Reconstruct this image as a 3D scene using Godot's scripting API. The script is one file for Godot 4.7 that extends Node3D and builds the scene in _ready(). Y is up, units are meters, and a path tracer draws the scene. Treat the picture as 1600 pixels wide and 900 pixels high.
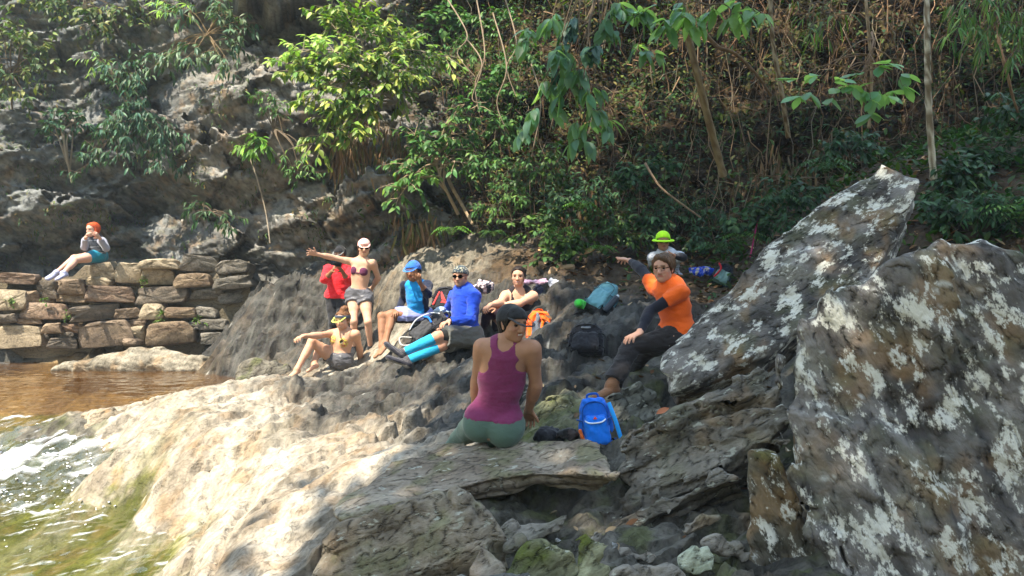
extends Node3D

const FOCAL := 1086.4
var cam_t := Transform3D()
var counts := {}
var mats := {}
var rng := RandomNumberGenerator.new()

# ---------------------------------------------------------------- naming and tagging
func numbered(called: String) -> String:
	var n: int = counts.get(called, 0)
	counts[called] = n + 1
	return called if n == 0 else "%s_%03d" % [called, n]

func tag(o: Node, label: String, category: String, group := "") -> Node:
	o.set_meta("label", label)
	o.set_meta("category", category)
	if group != "":
		o.set_meta("group", group)
	return o

func thing(called: String, label: String, category: String, at := Vector3.ZERO, group := "") -> Node3D:
	var o := Node3D.new()
	o.name = numbered(called)
	add_child(o)
	o.position = at
	tag(o, label, category, group)
	return o

func put(called: String, m: Mesh, mat: Material, parent: Node = null) -> MeshInstance3D:
	var o := MeshInstance3D.new()
	o.mesh = m
	if mat:
		o.material_override = mat
	if parent == null:
		o.name = numbered(called)
		add_child(o)
	else:
		o.name = called
		parent.add_child(o, true)
	return o

func struct(called: String, m: Mesh, mat: Material) -> MeshInstance3D:
	var o := put(called, m, mat)
	o.set_meta("kind", "structure")
	return o

func scatter(called: String, m: Mesh, mat: Material, xf: Array, cols: Array, parent: Node = null) -> MultiMeshInstance3D:
	var mm := MultiMesh.new()
	mm.transform_format = MultiMesh.TRANSFORM_3D
	mm.use_colors = true
	mm.mesh = m
	mm.instance_count = xf.size()
	for i in xf.size():
		mm.set_instance_transform(i, xf[i])
		mm.set_instance_color(i, cols[i])
	var o := MultiMeshInstance3D.new()
	o.multimesh = mm
	o.material_override = mat
	o.set_meta("kind", "stuff")
	if parent == null:
		o.name = numbered(called)
		add_child(o)
	else:
		o.name = called
		parent.add_child(o, true)
	return o

# a point of the place: where it lies across (px), up (py) and how far (d metres), as surveyed from the photograph
func P(px: float, py: float, d: float) -> Vector3:
	return cam_t * Vector3((px - 800.0) / FOCAL * d, -(py - 450.0) / FOCAL * d, -d)

func ray(px: float, py: float) -> Vector3:
	return cam_t.basis * Vector3((px - 800.0) / FOCAL, -(py - 450.0) / FOCAL, -1.0)

func on_plane(px: float, py: float, o: Vector3, n: Vector3) -> Vector3:
	var r := ray(px, py)
	return cam_t.origin + r * (n.dot(o - cam_t.origin) / n.dot(r))

func smooth(a: float, b: float, x: float) -> float:
	var t := clampf((x - a) / (b - a), 0.0, 1.0)
	return t * t * (3.0 - 2.0 * t)

func noise(kind: int, freq: float, oct := 4, sd := 1) -> FastNoiseLite:
	var n := FastNoiseLite.new()
	n.noise_type = kind
	n.frequency = freq
	n.seed = sd
	n.fractal_octaves = oct
	n.fractal_type = FastNoiseLite.FRACTAL_FBM if oct > 1 else FastNoiseLite.FRACTAL_NONE
	return n

# ---------------------------------------------------------------- mesh accumulation
class Acc:
	var v := PackedVector3Array()
	var n := PackedVector3Array()
	var c := PackedColorArray()
	var i := PackedInt32Array()
	func mesh() -> ArrayMesh:
		var a := []
		a.resize(Mesh.ARRAY_MAX)
		a[Mesh.ARRAY_VERTEX] = v
		a[Mesh.ARRAY_NORMAL] = n
		if c.size() == v.size():
			a[Mesh.ARRAY_COLOR] = c
		a[Mesh.ARRAY_INDEX] = i
		var m := ArrayMesh.new()
		if i.size() > 0:
			m.add_surface_from_arrays(Mesh.PRIMITIVE_TRIANGLES, a)
		return m
	# area-weighted normals of the faces added so far (from vertex first on)
	func make_normals() -> void:
		n.resize(v.size())
		n.fill(Vector3.ZERO)
		for t in range(0, i.size(), 3):
			var a := v[i[t]]
			var fn := (v[i[t + 2]] - a).cross(v[i[t + 1]] - a)
			n[i[t]] += fn
			n[i[t + 1]] += fn
			n[i[t + 2]] += fn
		for k in n.size():
			n[k] = n[k].normalized() if n[k].length_squared() > 1e-20 else Vector3.UP

# ---------------------------------------------------------------- a solid as a field on a grid, meshed with surface nets
class Field:
	var o: Vector3
	var c: float
	var nx: int
	var ny: int
	var nz: int
	var f := PackedFloat32Array()
	func _init(lo: Vector3, hi: Vector3, cell: float) -> void:
		o = lo
		c = cell
		nx = int((hi.x - lo.x) / cell) + 3
		ny = int((hi.y - lo.y) / cell) + 3
		nz = int((hi.z - lo.z) / cell) + 3
		f.resize(nx * ny * nz)
		f.fill(9.0)
	# op 0 joins, 1 cuts away; fn, fs flatten the round section across fn
	func cap(a: Vector3, b: Vector3, ra: float, rb: float, k := 0.02, op := 0, fn := Vector3.ZERO, fs := 1.0, ends := 0) -> void:
		var mg := maxf(ra, rb) + k + 2.5 * c
		var l := Vector3(minf(a.x, b.x), minf(a.y, b.y), minf(a.z, b.z)) - Vector3.ONE * mg - o
		var h := Vector3(maxf(a.x, b.x), maxf(a.y, b.y), maxf(a.z, b.z)) + Vector3.ONE * mg - o
		var x0 := maxi(0, int(l.x / c))
		var y0 := maxi(0, int(l.y / c))
		var z0 := maxi(0, int(l.z / c))
		var x1 := mini(nx - 1, int(h.x / c) + 1)
		var y1 := mini(ny - 1, int(h.y / c) + 1)
		var z1 := mini(nz - 1, int(h.z / c) + 1)
		var ba := b - a
		var inv := 1.0 / maxf(ba.length_squared(), 1e-9)
		var dr := rb - ra
		var flat := fs != 1.0
		var blen := ba.length()
		var fm := fs - 1.0
		var reach := mg * maxf(fs, 1.0)
		for z in range(z0, z1 + 1):
			for y in range(y0, y1 + 1):
				var i := (z * ny + y) * nx + x0
				var pa := o + Vector3(x0 * c, y * c, z * c) - a
				for x in range(x0, x1 + 1):
					var t := pa.dot(ba) * inv
					var raw := t
					t = 0.0 if t < 0.0 else (1.0 if t > 1.0 else t)
					var q := pa - ba * t
					if flat:
						q += fn * (fm * q.dot(fn))
					var d := q.length() - ra - dr * t
					if ends > 0:
						if ends & 1 and raw > 1.0 - 0.02 / blen:
							d = maxf(d, (raw - 1.0) * blen)
						if ends & 2 and raw < 0.02 / blen:
							d = maxf(d, -raw * blen)
					if op == 0:
						var e := f[i]
						if d < e + k and d < reach:
							var s := k - absf(e - d)
							f[i] = (d if d < e else e) - (s * s / k * 0.25 if s > 0.0 else 0.0)
					else:
						var e2 := f[i]
						if e2 < 8.0:
							var g := -d
							var s2 := k - absf(e2 - g)
							f[i] = (g if g > e2 else e2) + (s2 * s2 / k * 0.25 if s2 > 0.0 else 0.0)
					i += 1
					pa.x += c
	# keeps what lies behind the plane through p with normal n (smoothly)
	func half(p: Vector3, n: Vector3, k := 0.004) -> void:
		var i := 0
		for z in nz:
			for y in ny:
				var g := n.dot(o + Vector3(0, y * c, z * c) - p)
				var st := n.x * c
				for x in nx:
					var e := f[i]
					if e < 8.0:
						var s := k - absf(e - g)
						f[i] = (g if g > e else e) + (s * s / k * 0.25 if s > 0.0 else 0.0)
					i += 1
					g += st
	# an outline (2-D, metres) in the grid's own x and y, solid from depth w0 to w1 and drawn in by taper towards the back
	func slab(poly: PackedVector2Array, w0: float, w1: float, k: float, taper := 0.0) -> void:
		var mid := (w0 + w1) * 0.5
		var hw := (w1 - w0) * 0.5
		var np := poly.size()
		for y in ny:
			for x in nx:
				var u := Vector2(o.x + x * c, o.y + y * c)
				var best := 1e9
				var sgn := 1.0
				var b := poly[np - 1]
				for j in np:
					var a := poly[j]
					var e := b - a
					var r := u - a
					var h := clampf(r.dot(e) / e.length_squared(), 0.0, 1.0)
					var dd := (r - e * h).length_squared()
					if dd < best:
						best = dd
					var c1 := u.y >= a.y
					var c2 := u.y < b.y
					var c3 := e.x * r.y > e.y * r.x
					if (c1 and c2 and c3) or (not c1 and not c2 and not c3):
						sgn = -sgn
					b = a
				var base := sgn * sqrt(best)
				for z in nz:
					var w := o.z + z * c - mid
					var d1 := absf(w) - hw
					var d2 := base + taper * (hw - w) / (2.0 * hw)
					var s := k - absf(d1 - d2)
					f[(z * ny + y) * nx + x] = minf((d1 if d1 > d2 else d2) + (s * s / k * 0.25 if s > 0.0 else 0.0), 7.9)
	# moves the surface by a height for each column of the grid
	func columns(h: PackedFloat32Array, reach: float) -> void:
		for z in nz:
			for k in nx * ny:
				var i := z * nx * ny + k
				if absf(f[i]) < reach:
					f[i] -= h[k]
	# roughens the surface: noise sampled in the stretched frame b
	func rough(ns: FastNoiseLite, amp: float, b := Basis(), reach := 0.0) -> void:
		var i := 0
		var lim := maxf(reach, absf(amp) * 1.2) + 3.0 * c
		for z in nz:
			for y in ny:
				for x in nx:
					if absf(f[i]) < lim:
						f[i] += amp * ns.get_noise_3dv(b * (o + Vector3(x * c, y * c, z * c)))
					i += 1
	func into(acc: Acc, skip := 4.0) -> void:
		var id := PackedInt32Array()
		id.resize(nx * ny * nz)
		id.fill(-1)
		var lim := c * skip
		var dy := nx
		var dz := nx * ny
		for z in nz - 1:
			for y in ny - 1:
				var i := (z * ny + y) * nx - 1
				for x in nx - 1:
					i += 1
					var v0 := f[i]
					if v0 > lim or v0 < -lim:
						continue
					var v1 := f[i + 1]
					var v2 := f[i + dy]
					var v3 := f[i + dy + 1]
					var v4 := f[i + dz]
					var v5 := f[i + dz + 1]
					var v6 := f[i + dz + dy]
					var v7 := f[i + dz + dy + 1]
					var m := int(v0 < 0.0) + int(v1 < 0.0) + int(v2 < 0.0) + int(v3 < 0.0) + int(v4 < 0.0) + int(v5 < 0.0) + int(v6 < 0.0) + int(v7 < 0.0)
					if m == 0 or m == 8:
						continue
					var s := Vector3.ZERO
					var k := 0
					if (v0 < 0.0) != (v1 < 0.0):
						s += Vector3(v0 / (v0 - v1), 0, 0); k += 1
					if (v2 < 0.0) != (v3 < 0.0):
						s += Vector3(v2 / (v2 - v3), 1, 0); k += 1
					if (v4 < 0.0) != (v5 < 0.0):
						s += Vector3(v4 / (v4 - v5), 0, 1); k += 1
					if (v6 < 0.0) != (v7 < 0.0):
						s += Vector3(v6 / (v6 - v7), 1, 1); k += 1
					if (v0 < 0.0) != (v2 < 0.0):
						s += Vector3(0, v0 / (v0 - v2), 0); k += 1
					if (v1 < 0.0) != (v3 < 0.0):
						s += Vector3(1, v1 / (v1 - v3), 0); k += 1
					if (v4 < 0.0) != (v6 < 0.0):
						s += Vector3(0, v4 / (v4 - v6), 1); k += 1
					if (v5 < 0.0) != (v7 < 0.0):
						s += Vector3(1, v5 / (v5 - v7), 1); k += 1
					if (v0 < 0.0) != (v4 < 0.0):
						s += Vector3(0, 0, v0 / (v0 - v4)); k += 1
					if (v1 < 0.0) != (v5 < 0.0):
						s += Vector3(1, 0, v1 / (v1 - v5)); k += 1
					if (v2 < 0.0) != (v6 < 0.0):
						s += Vector3(0, 1, v2 / (v2 - v6)); k += 1
					if (v3 < 0.0) != (v7 < 0.0):
						s += Vector3(1, 1, v3 / (v3 - v7)); k += 1
					var p := o + (Vector3(x, y, z) + s / k) * c
					var g := Vector3(v1 + v3 + v5 + v7 - v0 - v2 - v4 - v6, v2 + v3 + v6 + v7 - v0 - v1 - v4 - v5, v4 + v5 + v6 + v7 - v0 - v1 - v2 - v3).normalized()
					id[i] = acc.v.size()
					acc.v.append(p)
					acc.n.append(g)
		for z in range(1, nz - 1):
			for y in range(1, ny - 1):
				var i := (z * ny + y) * nx
				for x in range(1, nx - 1):
					i += 1
					var a0 := id[i]
					if a0 < 0:
						continue
					var ins := f[i] < 0.0
					if ins != (f[i + 1] < 0.0):
						quad(acc, a0, id[i - dy], id[i - dy - dz], id[i - dz], ins)
					if ins != (f[i + dy] < 0.0):
						quad(acc, a0, id[i - dz], id[i - dz - 1], id[i - 1], ins)
					if ins != (f[i + dz] < 0.0):
						quad(acc, a0, id[i - 1], id[i - 1 - dy], id[i - dy], ins)
	func quad(acc: Acc, a: int, b: int, d: int, e: int, ins: bool) -> void:
		if b < 0 or d < 0 or e < 0:
			return
		if not ins:
			acc.i.append_array(PackedInt32Array([a, b, d, a, d, e]))
		else:
			acc.i.append_array(PackedInt32Array([a, d, b, a, e, d]))

# ---------------------------------------------------------------- tubes, leaves and other small shapes
func tube(acc: Acc, pts: Array, radii: Array, sides := 6, col := Color.WHITE) -> void:
	var base := acc.v.size()
	var n := pts.size()
	var side := Vector3.ZERO
	for k in n:
		var t: Vector3 = (pts[mini(k + 1, n - 1)] - pts[maxi(k - 1, 0)]).normalized()
		if k == 0:
			side = t.cross(Vector3.UP if absf(t.y) < 0.9 else Vector3.RIGHT).normalized()
		else:
			side = (side - t * side.dot(t)).normalized()
		var up := t.cross(side)
		var r: float = radii[k] if k < radii.size() else radii[-1]
		for s in sides:
			var a := TAU * s / sides
			var d := side * cos(a) + up * sin(a)
			acc.v.append(pts[k] + d * r)
			acc.n.append(d)
			acc.c.append(col)
	for k in n - 1:
		for s in sides:
			var a := base + k * sides + s
			var b := base + k * sides + (s + 1) % sides
			acc.i.append_array(PackedInt32Array([a, a + sides, b, b, a + sides, b + sides]))
	for e in [0, n - 1]:
		var cidx := acc.v.size()
		var dir: Vector3 = (pts[0] - pts[1]).normalized() if e == 0 else (pts[n - 1] - pts[n - 2]).normalized()
		acc.v.append(pts[e])
		acc.n.append(dir)
		acc.c.append(col)
		for s in sides:
			var a: int = base + e * sides + s
			var b: int = base + e * sides + (s + 1) % sides
			if e == 0:
				acc.i.append_array(PackedInt32Array([cidx, a, b]))
			else:
				acc.i.append_array(PackedInt32Array([cidx, b, a]))

func curve(pts: Array, steps: int) -> Array:
	var c := Curve3D.new()
	var n := pts.size()
	for k in n:
		var t: Vector3 = (pts[mini(k + 1, n - 1)] - pts[maxi(k - 1, 0)]) / 6.0
		c.add_point(pts[k], -t, t)
	c.bake_interval = 0.05
	var out := []
	for k in steps + 1:
		out.append(c.samplef(float(k) / steps * (n - 1)))
	return out

# a leaf blade of length 1 along +x, its upper face to +y, folded a little and drooping
func leaf_mesh(wide: float, fold := 0.18, droop := 0.22, seg := 4, belly := 0.4) -> ArrayMesh:
	var a := Acc.new()
	for k in seg + 1:
		var t := float(k) / seg
		var w := wide * 0.5 * pow(sin(PI * pow(t, log(0.5) / log(belly))), 0.8) if k > 0 and k < seg else 0.0
		var y := -droop * t * t
		a.v.append(Vector3(t, y, 0))
		a.v.append(Vector3(t, y + fold * w, w))
		a.v.append(Vector3(t, y + fold * w, -w))
	for k in seg:
		var b := k * 3
		for q in [[0, 3, 1, 4], [2, 5, 0, 3]]:
			if k > 0:
				a.i.append_array(PackedInt32Array([b + q[0], b + q[1], b + q[2]]))
			if k < seg - 1:
				a.i.append_array(PackedInt32Array([b + q[2], b + q[1], b + q[3]]))
	a.make_normals()
	for k in a.n.size():
		if a.n[k].y < 0.0:
			a.n[k] = -a.n[k]
	return a.mesh()

func aim(dir: Vector3, up: Vector3) -> Basis:
	var x := dir.normalized()
	var z := x.cross(up)
	if z.length_squared() < 1e-6:
		z = x.cross(Vector3.RIGHT)
	z = z.normalized()
	return Basis(x, z.cross(x), z)

# ---------------------------------------------------------------- light, air and camera
func make_light() -> void:
	var cam := Camera3D.new()
	cam.name = "camera"
	cam.fov = 45.0
	cam.near = 0.05
	cam.far = 600.0
	cam.position = Vector3(0, 2.0, 0)
	cam.rotation_degrees = Vector3(-2.64, 0, 0)
	add_child(cam)
	cam.current = true
	cam_t = cam.transform
	var env := Environment.new()
	env.background_mode = Environment.BG_SKY
	var sm := ProceduralSkyMaterial.new()
	sm.sky_top_color = Color(0.56, 0.64, 0.74)
	sm.sky_horizon_color = Color(0.9, 0.9, 0.87)
	sm.sky_curve = 0.18
	sm.ground_bottom_color = Color(0.16, 0.16, 0.12)
	sm.ground_horizon_color = Color(0.3, 0.32, 0.27)
	var sky := Sky.new()
	sky.sky_material = sm
	env.sky = sky
	env.background_energy_multiplier = 1.75
	env.tonemap_mode = Environment.TONE_MAPPER_LINEAR
	env.tonemap_exposure = 3.6
	env.sdfgi_enabled = true
	env.ssao_enabled = true
	env.ssil_enabled = true
	env.fog_enabled = true
	env.fog_density = 0.002
	env.fog_light_color = Color(0.86, 0.92, 0.95)
	var we := WorldEnvironment.new()
	we.name = "environment"
	we.environment = env
	add_child(we)
	var sun := DirectionalLight3D.new()
	sun.name = "sun"
	sun.light_color = Color(1.0, 0.955, 0.87)
	sun.light_energy = 1.4
	sun.light_angular_distance = 0.53
	sun.shadow_enabled = true
	add_child(sun)
	sun.look_at_from_position(sun_dir * 50.0, Vector3.ZERO)

var sun_dir := Vector3(-0.32, 0.84, 0.33).normalized()

# ---------------------------------------------------------------- textures and materials
func noise_tex(kind: int, freq: float, oct: int, sd: int, ramp: Array, size := 1024, gain := 0.5, warp := 0.0, ridged := false) -> NoiseTexture2D:
	var n := noise(kind, freq, oct, sd)
	n.fractal_gain = gain
	if ridged:
		n.fractal_type = FastNoiseLite.FRACTAL_RIDGED
	if warp > 0.0:
		n.domain_warp_enabled = true
		n.domain_warp_amplitude = warp
		n.domain_warp_frequency = freq * 1.5
	var t := NoiseTexture2D.new()
	t.width = size
	t.height = size
	t.seamless = true
	t.seamless_blend_skirt = 0.12
	t.normalize = true
	t.noise = n
	if ramp.size() > 0:
		var g := Gradient.new()
		var offs := PackedFloat32Array()
		var cols := PackedColorArray()
		for r in ramp:
			offs.append(r[0])
			cols.append(r[1] if r[1] is Color else Color(r[1], r[1], r[1]))
		g.offsets = offs
		g.colors = cols
		t.color_ramp = g
	return t

func mat(c: Color, rough := 0.8, vc := false) -> StandardMaterial3D:
	var m := StandardMaterial3D.new()
	m.albedo_color = c
	m.roughness = rough
	m.vertex_color_use_as_albedo = vc
	m.metallic_specular = 0.3
	m.cull_mode = BaseMaterial3D.CULL_DISABLED
	return m

func rock_mat(scale: float, relief: float, lichen: Texture2D, lich: Color, rough := 0.95) -> StandardMaterial3D:
	var m := mat(Color.WHITE, rough, true)
	m.albedo_texture = tex_grain
	m.uv1_triplanar = true
	m.uv1_world_triplanar = true
	m.uv1_scale = Vector3.ONE * scale
	m.uv1_triplanar_sharpness = 6.0
	m.heightmap_enabled = true
	m.heightmap_texture = tex_relief
	m.heightmap_scale = relief
	if lichen:
		var im := Image.create(4, 4, false, Image.FORMAT_RGB8)
		im.fill(lich)
		m.detail_enabled = true
		m.detail_albedo = ImageTexture.create_from_image(im)
		m.detail_mask = lichen
		m.detail_blend_mode = BaseMaterial3D.BLEND_MODE_MIX
	return m

var tex_grain: Texture2D
var tex_relief: Texture2D
var tex_weave: Texture2D
var tex_soft: Texture2D

func make_materials() -> void:
	# rock grain: mottled, crossed by fine dark seams; the relief sinks where the seams run
	tex_grain = noise_tex(FastNoiseLite.TYPE_SIMPLEX_SMOOTH, 0.012, 7, 11, [[0.0, 0.72], [0.25, 0.95], [0.5, 1.0], [0.66, 0.93], [0.8, 0.76], [0.9, 0.58], [1.0, 0.45]], 1024, 0.62, 0.0, true)
	tex_relief = noise_tex(FastNoiseLite.TYPE_SIMPLEX_SMOOTH, 0.012, 7, 11, [[0.0, 0.75], [0.4, 1.0], [0.7, 0.75], [0.85, 0.4], [1.0, 0.0]], 1024, 0.62, 0.0, true)
	tex_soft = noise_tex(FastNoiseLite.TYPE_SIMPLEX_SMOOTH, 0.006, 8, 14, [[0.0, 0.62], [0.3, 0.8], [0.42, 0.9], [0.55, 0.95], [0.75, 1.0], [1.0, 0.9]], 2048, 0.68)
	tex_weave = noise_tex(FastNoiseLite.TYPE_SIMPLEX_SMOOTH, 0.02, 6, 12, [], 512, 0.6)
	var spots := noise_tex(FastNoiseLite.TYPE_SIMPLEX_SMOOTH, 0.0055, 7, 21, [[0.0, 0.0], [0.55, 0.0], [0.61, 0.35], [0.65, 0.9], [1.0, 1.0]], 2048, 0.74, 14.0)
	var few := noise_tex(FastNoiseLite.TYPE_SIMPLEX_SMOOTH, 0.016, 5, 22, [[0.0, 0.0], [0.72, 0.0], [0.76, 0.7], [1.0, 0.85]], 1024, 0.6, 24.0)
	mats.rock_lichen = rock_mat(0.55, 2.2, spots, Color(0.80, 0.79, 0.74))
	mats.rock_few = rock_mat(0.8, 2.0, few, Color(0.66, 0.66, 0.6))
	mats.rock = rock_mat(0.9, 2.0, null, Color.WHITE)
	mats.cliff = rock_mat(0.45, 4.0, few, Color(0.62, 0.62, 0.57))
	mats.stone = rock_mat(0.6, 1.0, null, Color.WHITE, 0.85)
	mats.ground = rock_mat(0.5, 1.6, null, Color.WHITE, 0.9)
	mats.ground.albedo_texture = tex_soft
	mats.ground.heightmap_texture = tex_soft
	mats.ground.heightmap_scale = 5.0
	mats.ground.uv1_scale = Vector3.ONE * 0.4
	for k in ["stone", "cliff"]:
		mats[k].albedo_texture = tex_soft
	mats.cliff.heightmap_texture = tex_soft
	mats.cliff.heightmap_scale = 6.0
	# a second, finer layer of seams over the broad mottling
	for k in ["stone", "ground", "cliff"]:
		var m: StandardMaterial3D = mats[k]
		m.detail_enabled = true
		m.detail_blend_mode = BaseMaterial3D.BLEND_MODE_MUL
		m.detail_albedo = tex_grain
		m.detail_uv_layer = BaseMaterial3D.DETAIL_UV_2
		m.uv2_triplanar = true
		m.uv2_world_triplanar = true
		m.uv2_scale = Vector3(0.55, 1.1, 0.9) if k == "ground" else (Vector3.ONE * 0.9 if k == "stone" else Vector3(0.5, 0.5, 0.5))
	for k in ["rock_lichen", "rock_few", "rock"]:
		mats[k].uv1_world_triplanar = false
		mats[k].uv1_scale *= Vector3(0.55, 1.0, 0.8)


# ---------------------------------------------------------------- colours of rock and soil (linear, real-world base colours)
var nA := noise(FastNoiseLite.TYPE_SIMPLEX_SMOOTH, 1.3, 4, 31)
var nB := noise(FastNoiseLite.TYPE_SIMPLEX_SMOOTH, 5.0, 4, 32)
var nC := noise(FastNoiseLite.TYPE_SIMPLEX_SMOOTH, 16.0, 3, 33)
var nM := noise(FastNoiseLite.TYPE_SIMPLEX_SMOOTH, 2.4, 4, 34)
var nS := noise(FastNoiseLite.TYPE_SIMPLEX_SMOOTH, 1.0, 4, 35)

# st: a, b base colours; ochre, moss, lichen shares; strata: frame that squeezes noise into bands
func rock_color(p: Vector3, n: Vector3, st: Dictionary) -> Color:
	var a := nA.get_noise_3dv(p)
	var b := nB.get_noise_3dv(p)
	var bands: float = nS.get_noise_3dv((st.strata as Basis) * p) if st.has("strata") else a
	var c: Color = (st.a as Color).lerp(st.b, clampf(0.5 + 0.9 * bands + 0.55 * b, 0.0, 1.0))
	if st.has("ochre"):
		c = c.lerp(Color(0.26, 0.15, 0.06), clampf(smooth(0.08, 0.45, nM.get_noise_3d(p.x + 7.0, p.y * 0.7, p.z) + 0.3 * b) * float(st.ochre), 0.0, 1.0))
	if st.has("moss"):
		var up := smooth(-0.2, 0.7, n.y)
		c = c.lerp(Color(0.085, 0.10, 0.022), clampf(smooth(0.0, 0.4, nM.get_noise_3dv(p * 1.4) + 0.35 * b) * (0.35 + 0.65 * up) * float(st.moss), 0.0, 1.0))
	if st.has("lichen"):
		var l := nC.get_noise_3dv(p) * 0.6 + b * 0.7 + 0.3 * a
		c = c.lerp(Color(0.50, 0.50, 0.46), smooth(0.30, 0.42, l + float(st.lichen) - 0.3) * 0.85)
	var v := 1.0 + 0.35 * nC.get_noise_3dv(p * 1.7)
	return Color(c.r * v, c.g * v, c.b * v)

func paint(acc: Acc, from: int, st: Dictionary) -> void:
	acc.c.resize(acc.v.size())
	for k in range(from, acc.v.size()):
		acc.c[k] = rock_color(acc.v[k], acc.n[k], st)

var styles := {
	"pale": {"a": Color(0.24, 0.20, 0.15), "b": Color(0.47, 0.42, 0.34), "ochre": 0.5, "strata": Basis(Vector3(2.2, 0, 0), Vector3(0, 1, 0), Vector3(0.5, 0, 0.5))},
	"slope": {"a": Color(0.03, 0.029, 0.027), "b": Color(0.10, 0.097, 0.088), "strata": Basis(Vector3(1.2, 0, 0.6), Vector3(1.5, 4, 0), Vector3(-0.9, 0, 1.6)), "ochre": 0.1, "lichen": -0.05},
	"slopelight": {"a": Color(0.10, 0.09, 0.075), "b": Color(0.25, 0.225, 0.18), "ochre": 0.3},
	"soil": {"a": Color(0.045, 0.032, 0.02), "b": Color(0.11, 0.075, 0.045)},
	"algae": {"a": Color(0.06, 0.066, 0.012), "b": Color(0.19, 0.185, 0.04), "ochre": 0.5, "strata": Basis(Vector3(1, 0, 1.2), Vector3(0, 1, 0), Vector3(1.6, 0, -2.0))},
	"bed": {"a": Color(0.15, 0.088, 0.026), "b": Color(0.34, 0.21, 0.07)},
	"dark": {"a": Color(0.06, 0.055, 0.045), "b": Color(0.17, 0.155, 0.125), "moss": 0.6},
	"mossy": {"a": Color(0.10, 0.11, 0.05), "b": Color(0.24, 0.23, 0.13), "moss": 0.9},
}

# ---------------------------------------------------------------- the ground: a smooth sheet through surveyed points
var gpts := []      # [Vector3, style]
var tw := PackedFloat64Array()
var tps_p := PackedVector2Array()
const GX0 := -9.0
const GZ0 := -13.5
const GC := 0.1
const GNX := 171
const GNZ := 136
var gh := PackedFloat32Array()
var gst := []       # style weights per coarse cell

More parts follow.
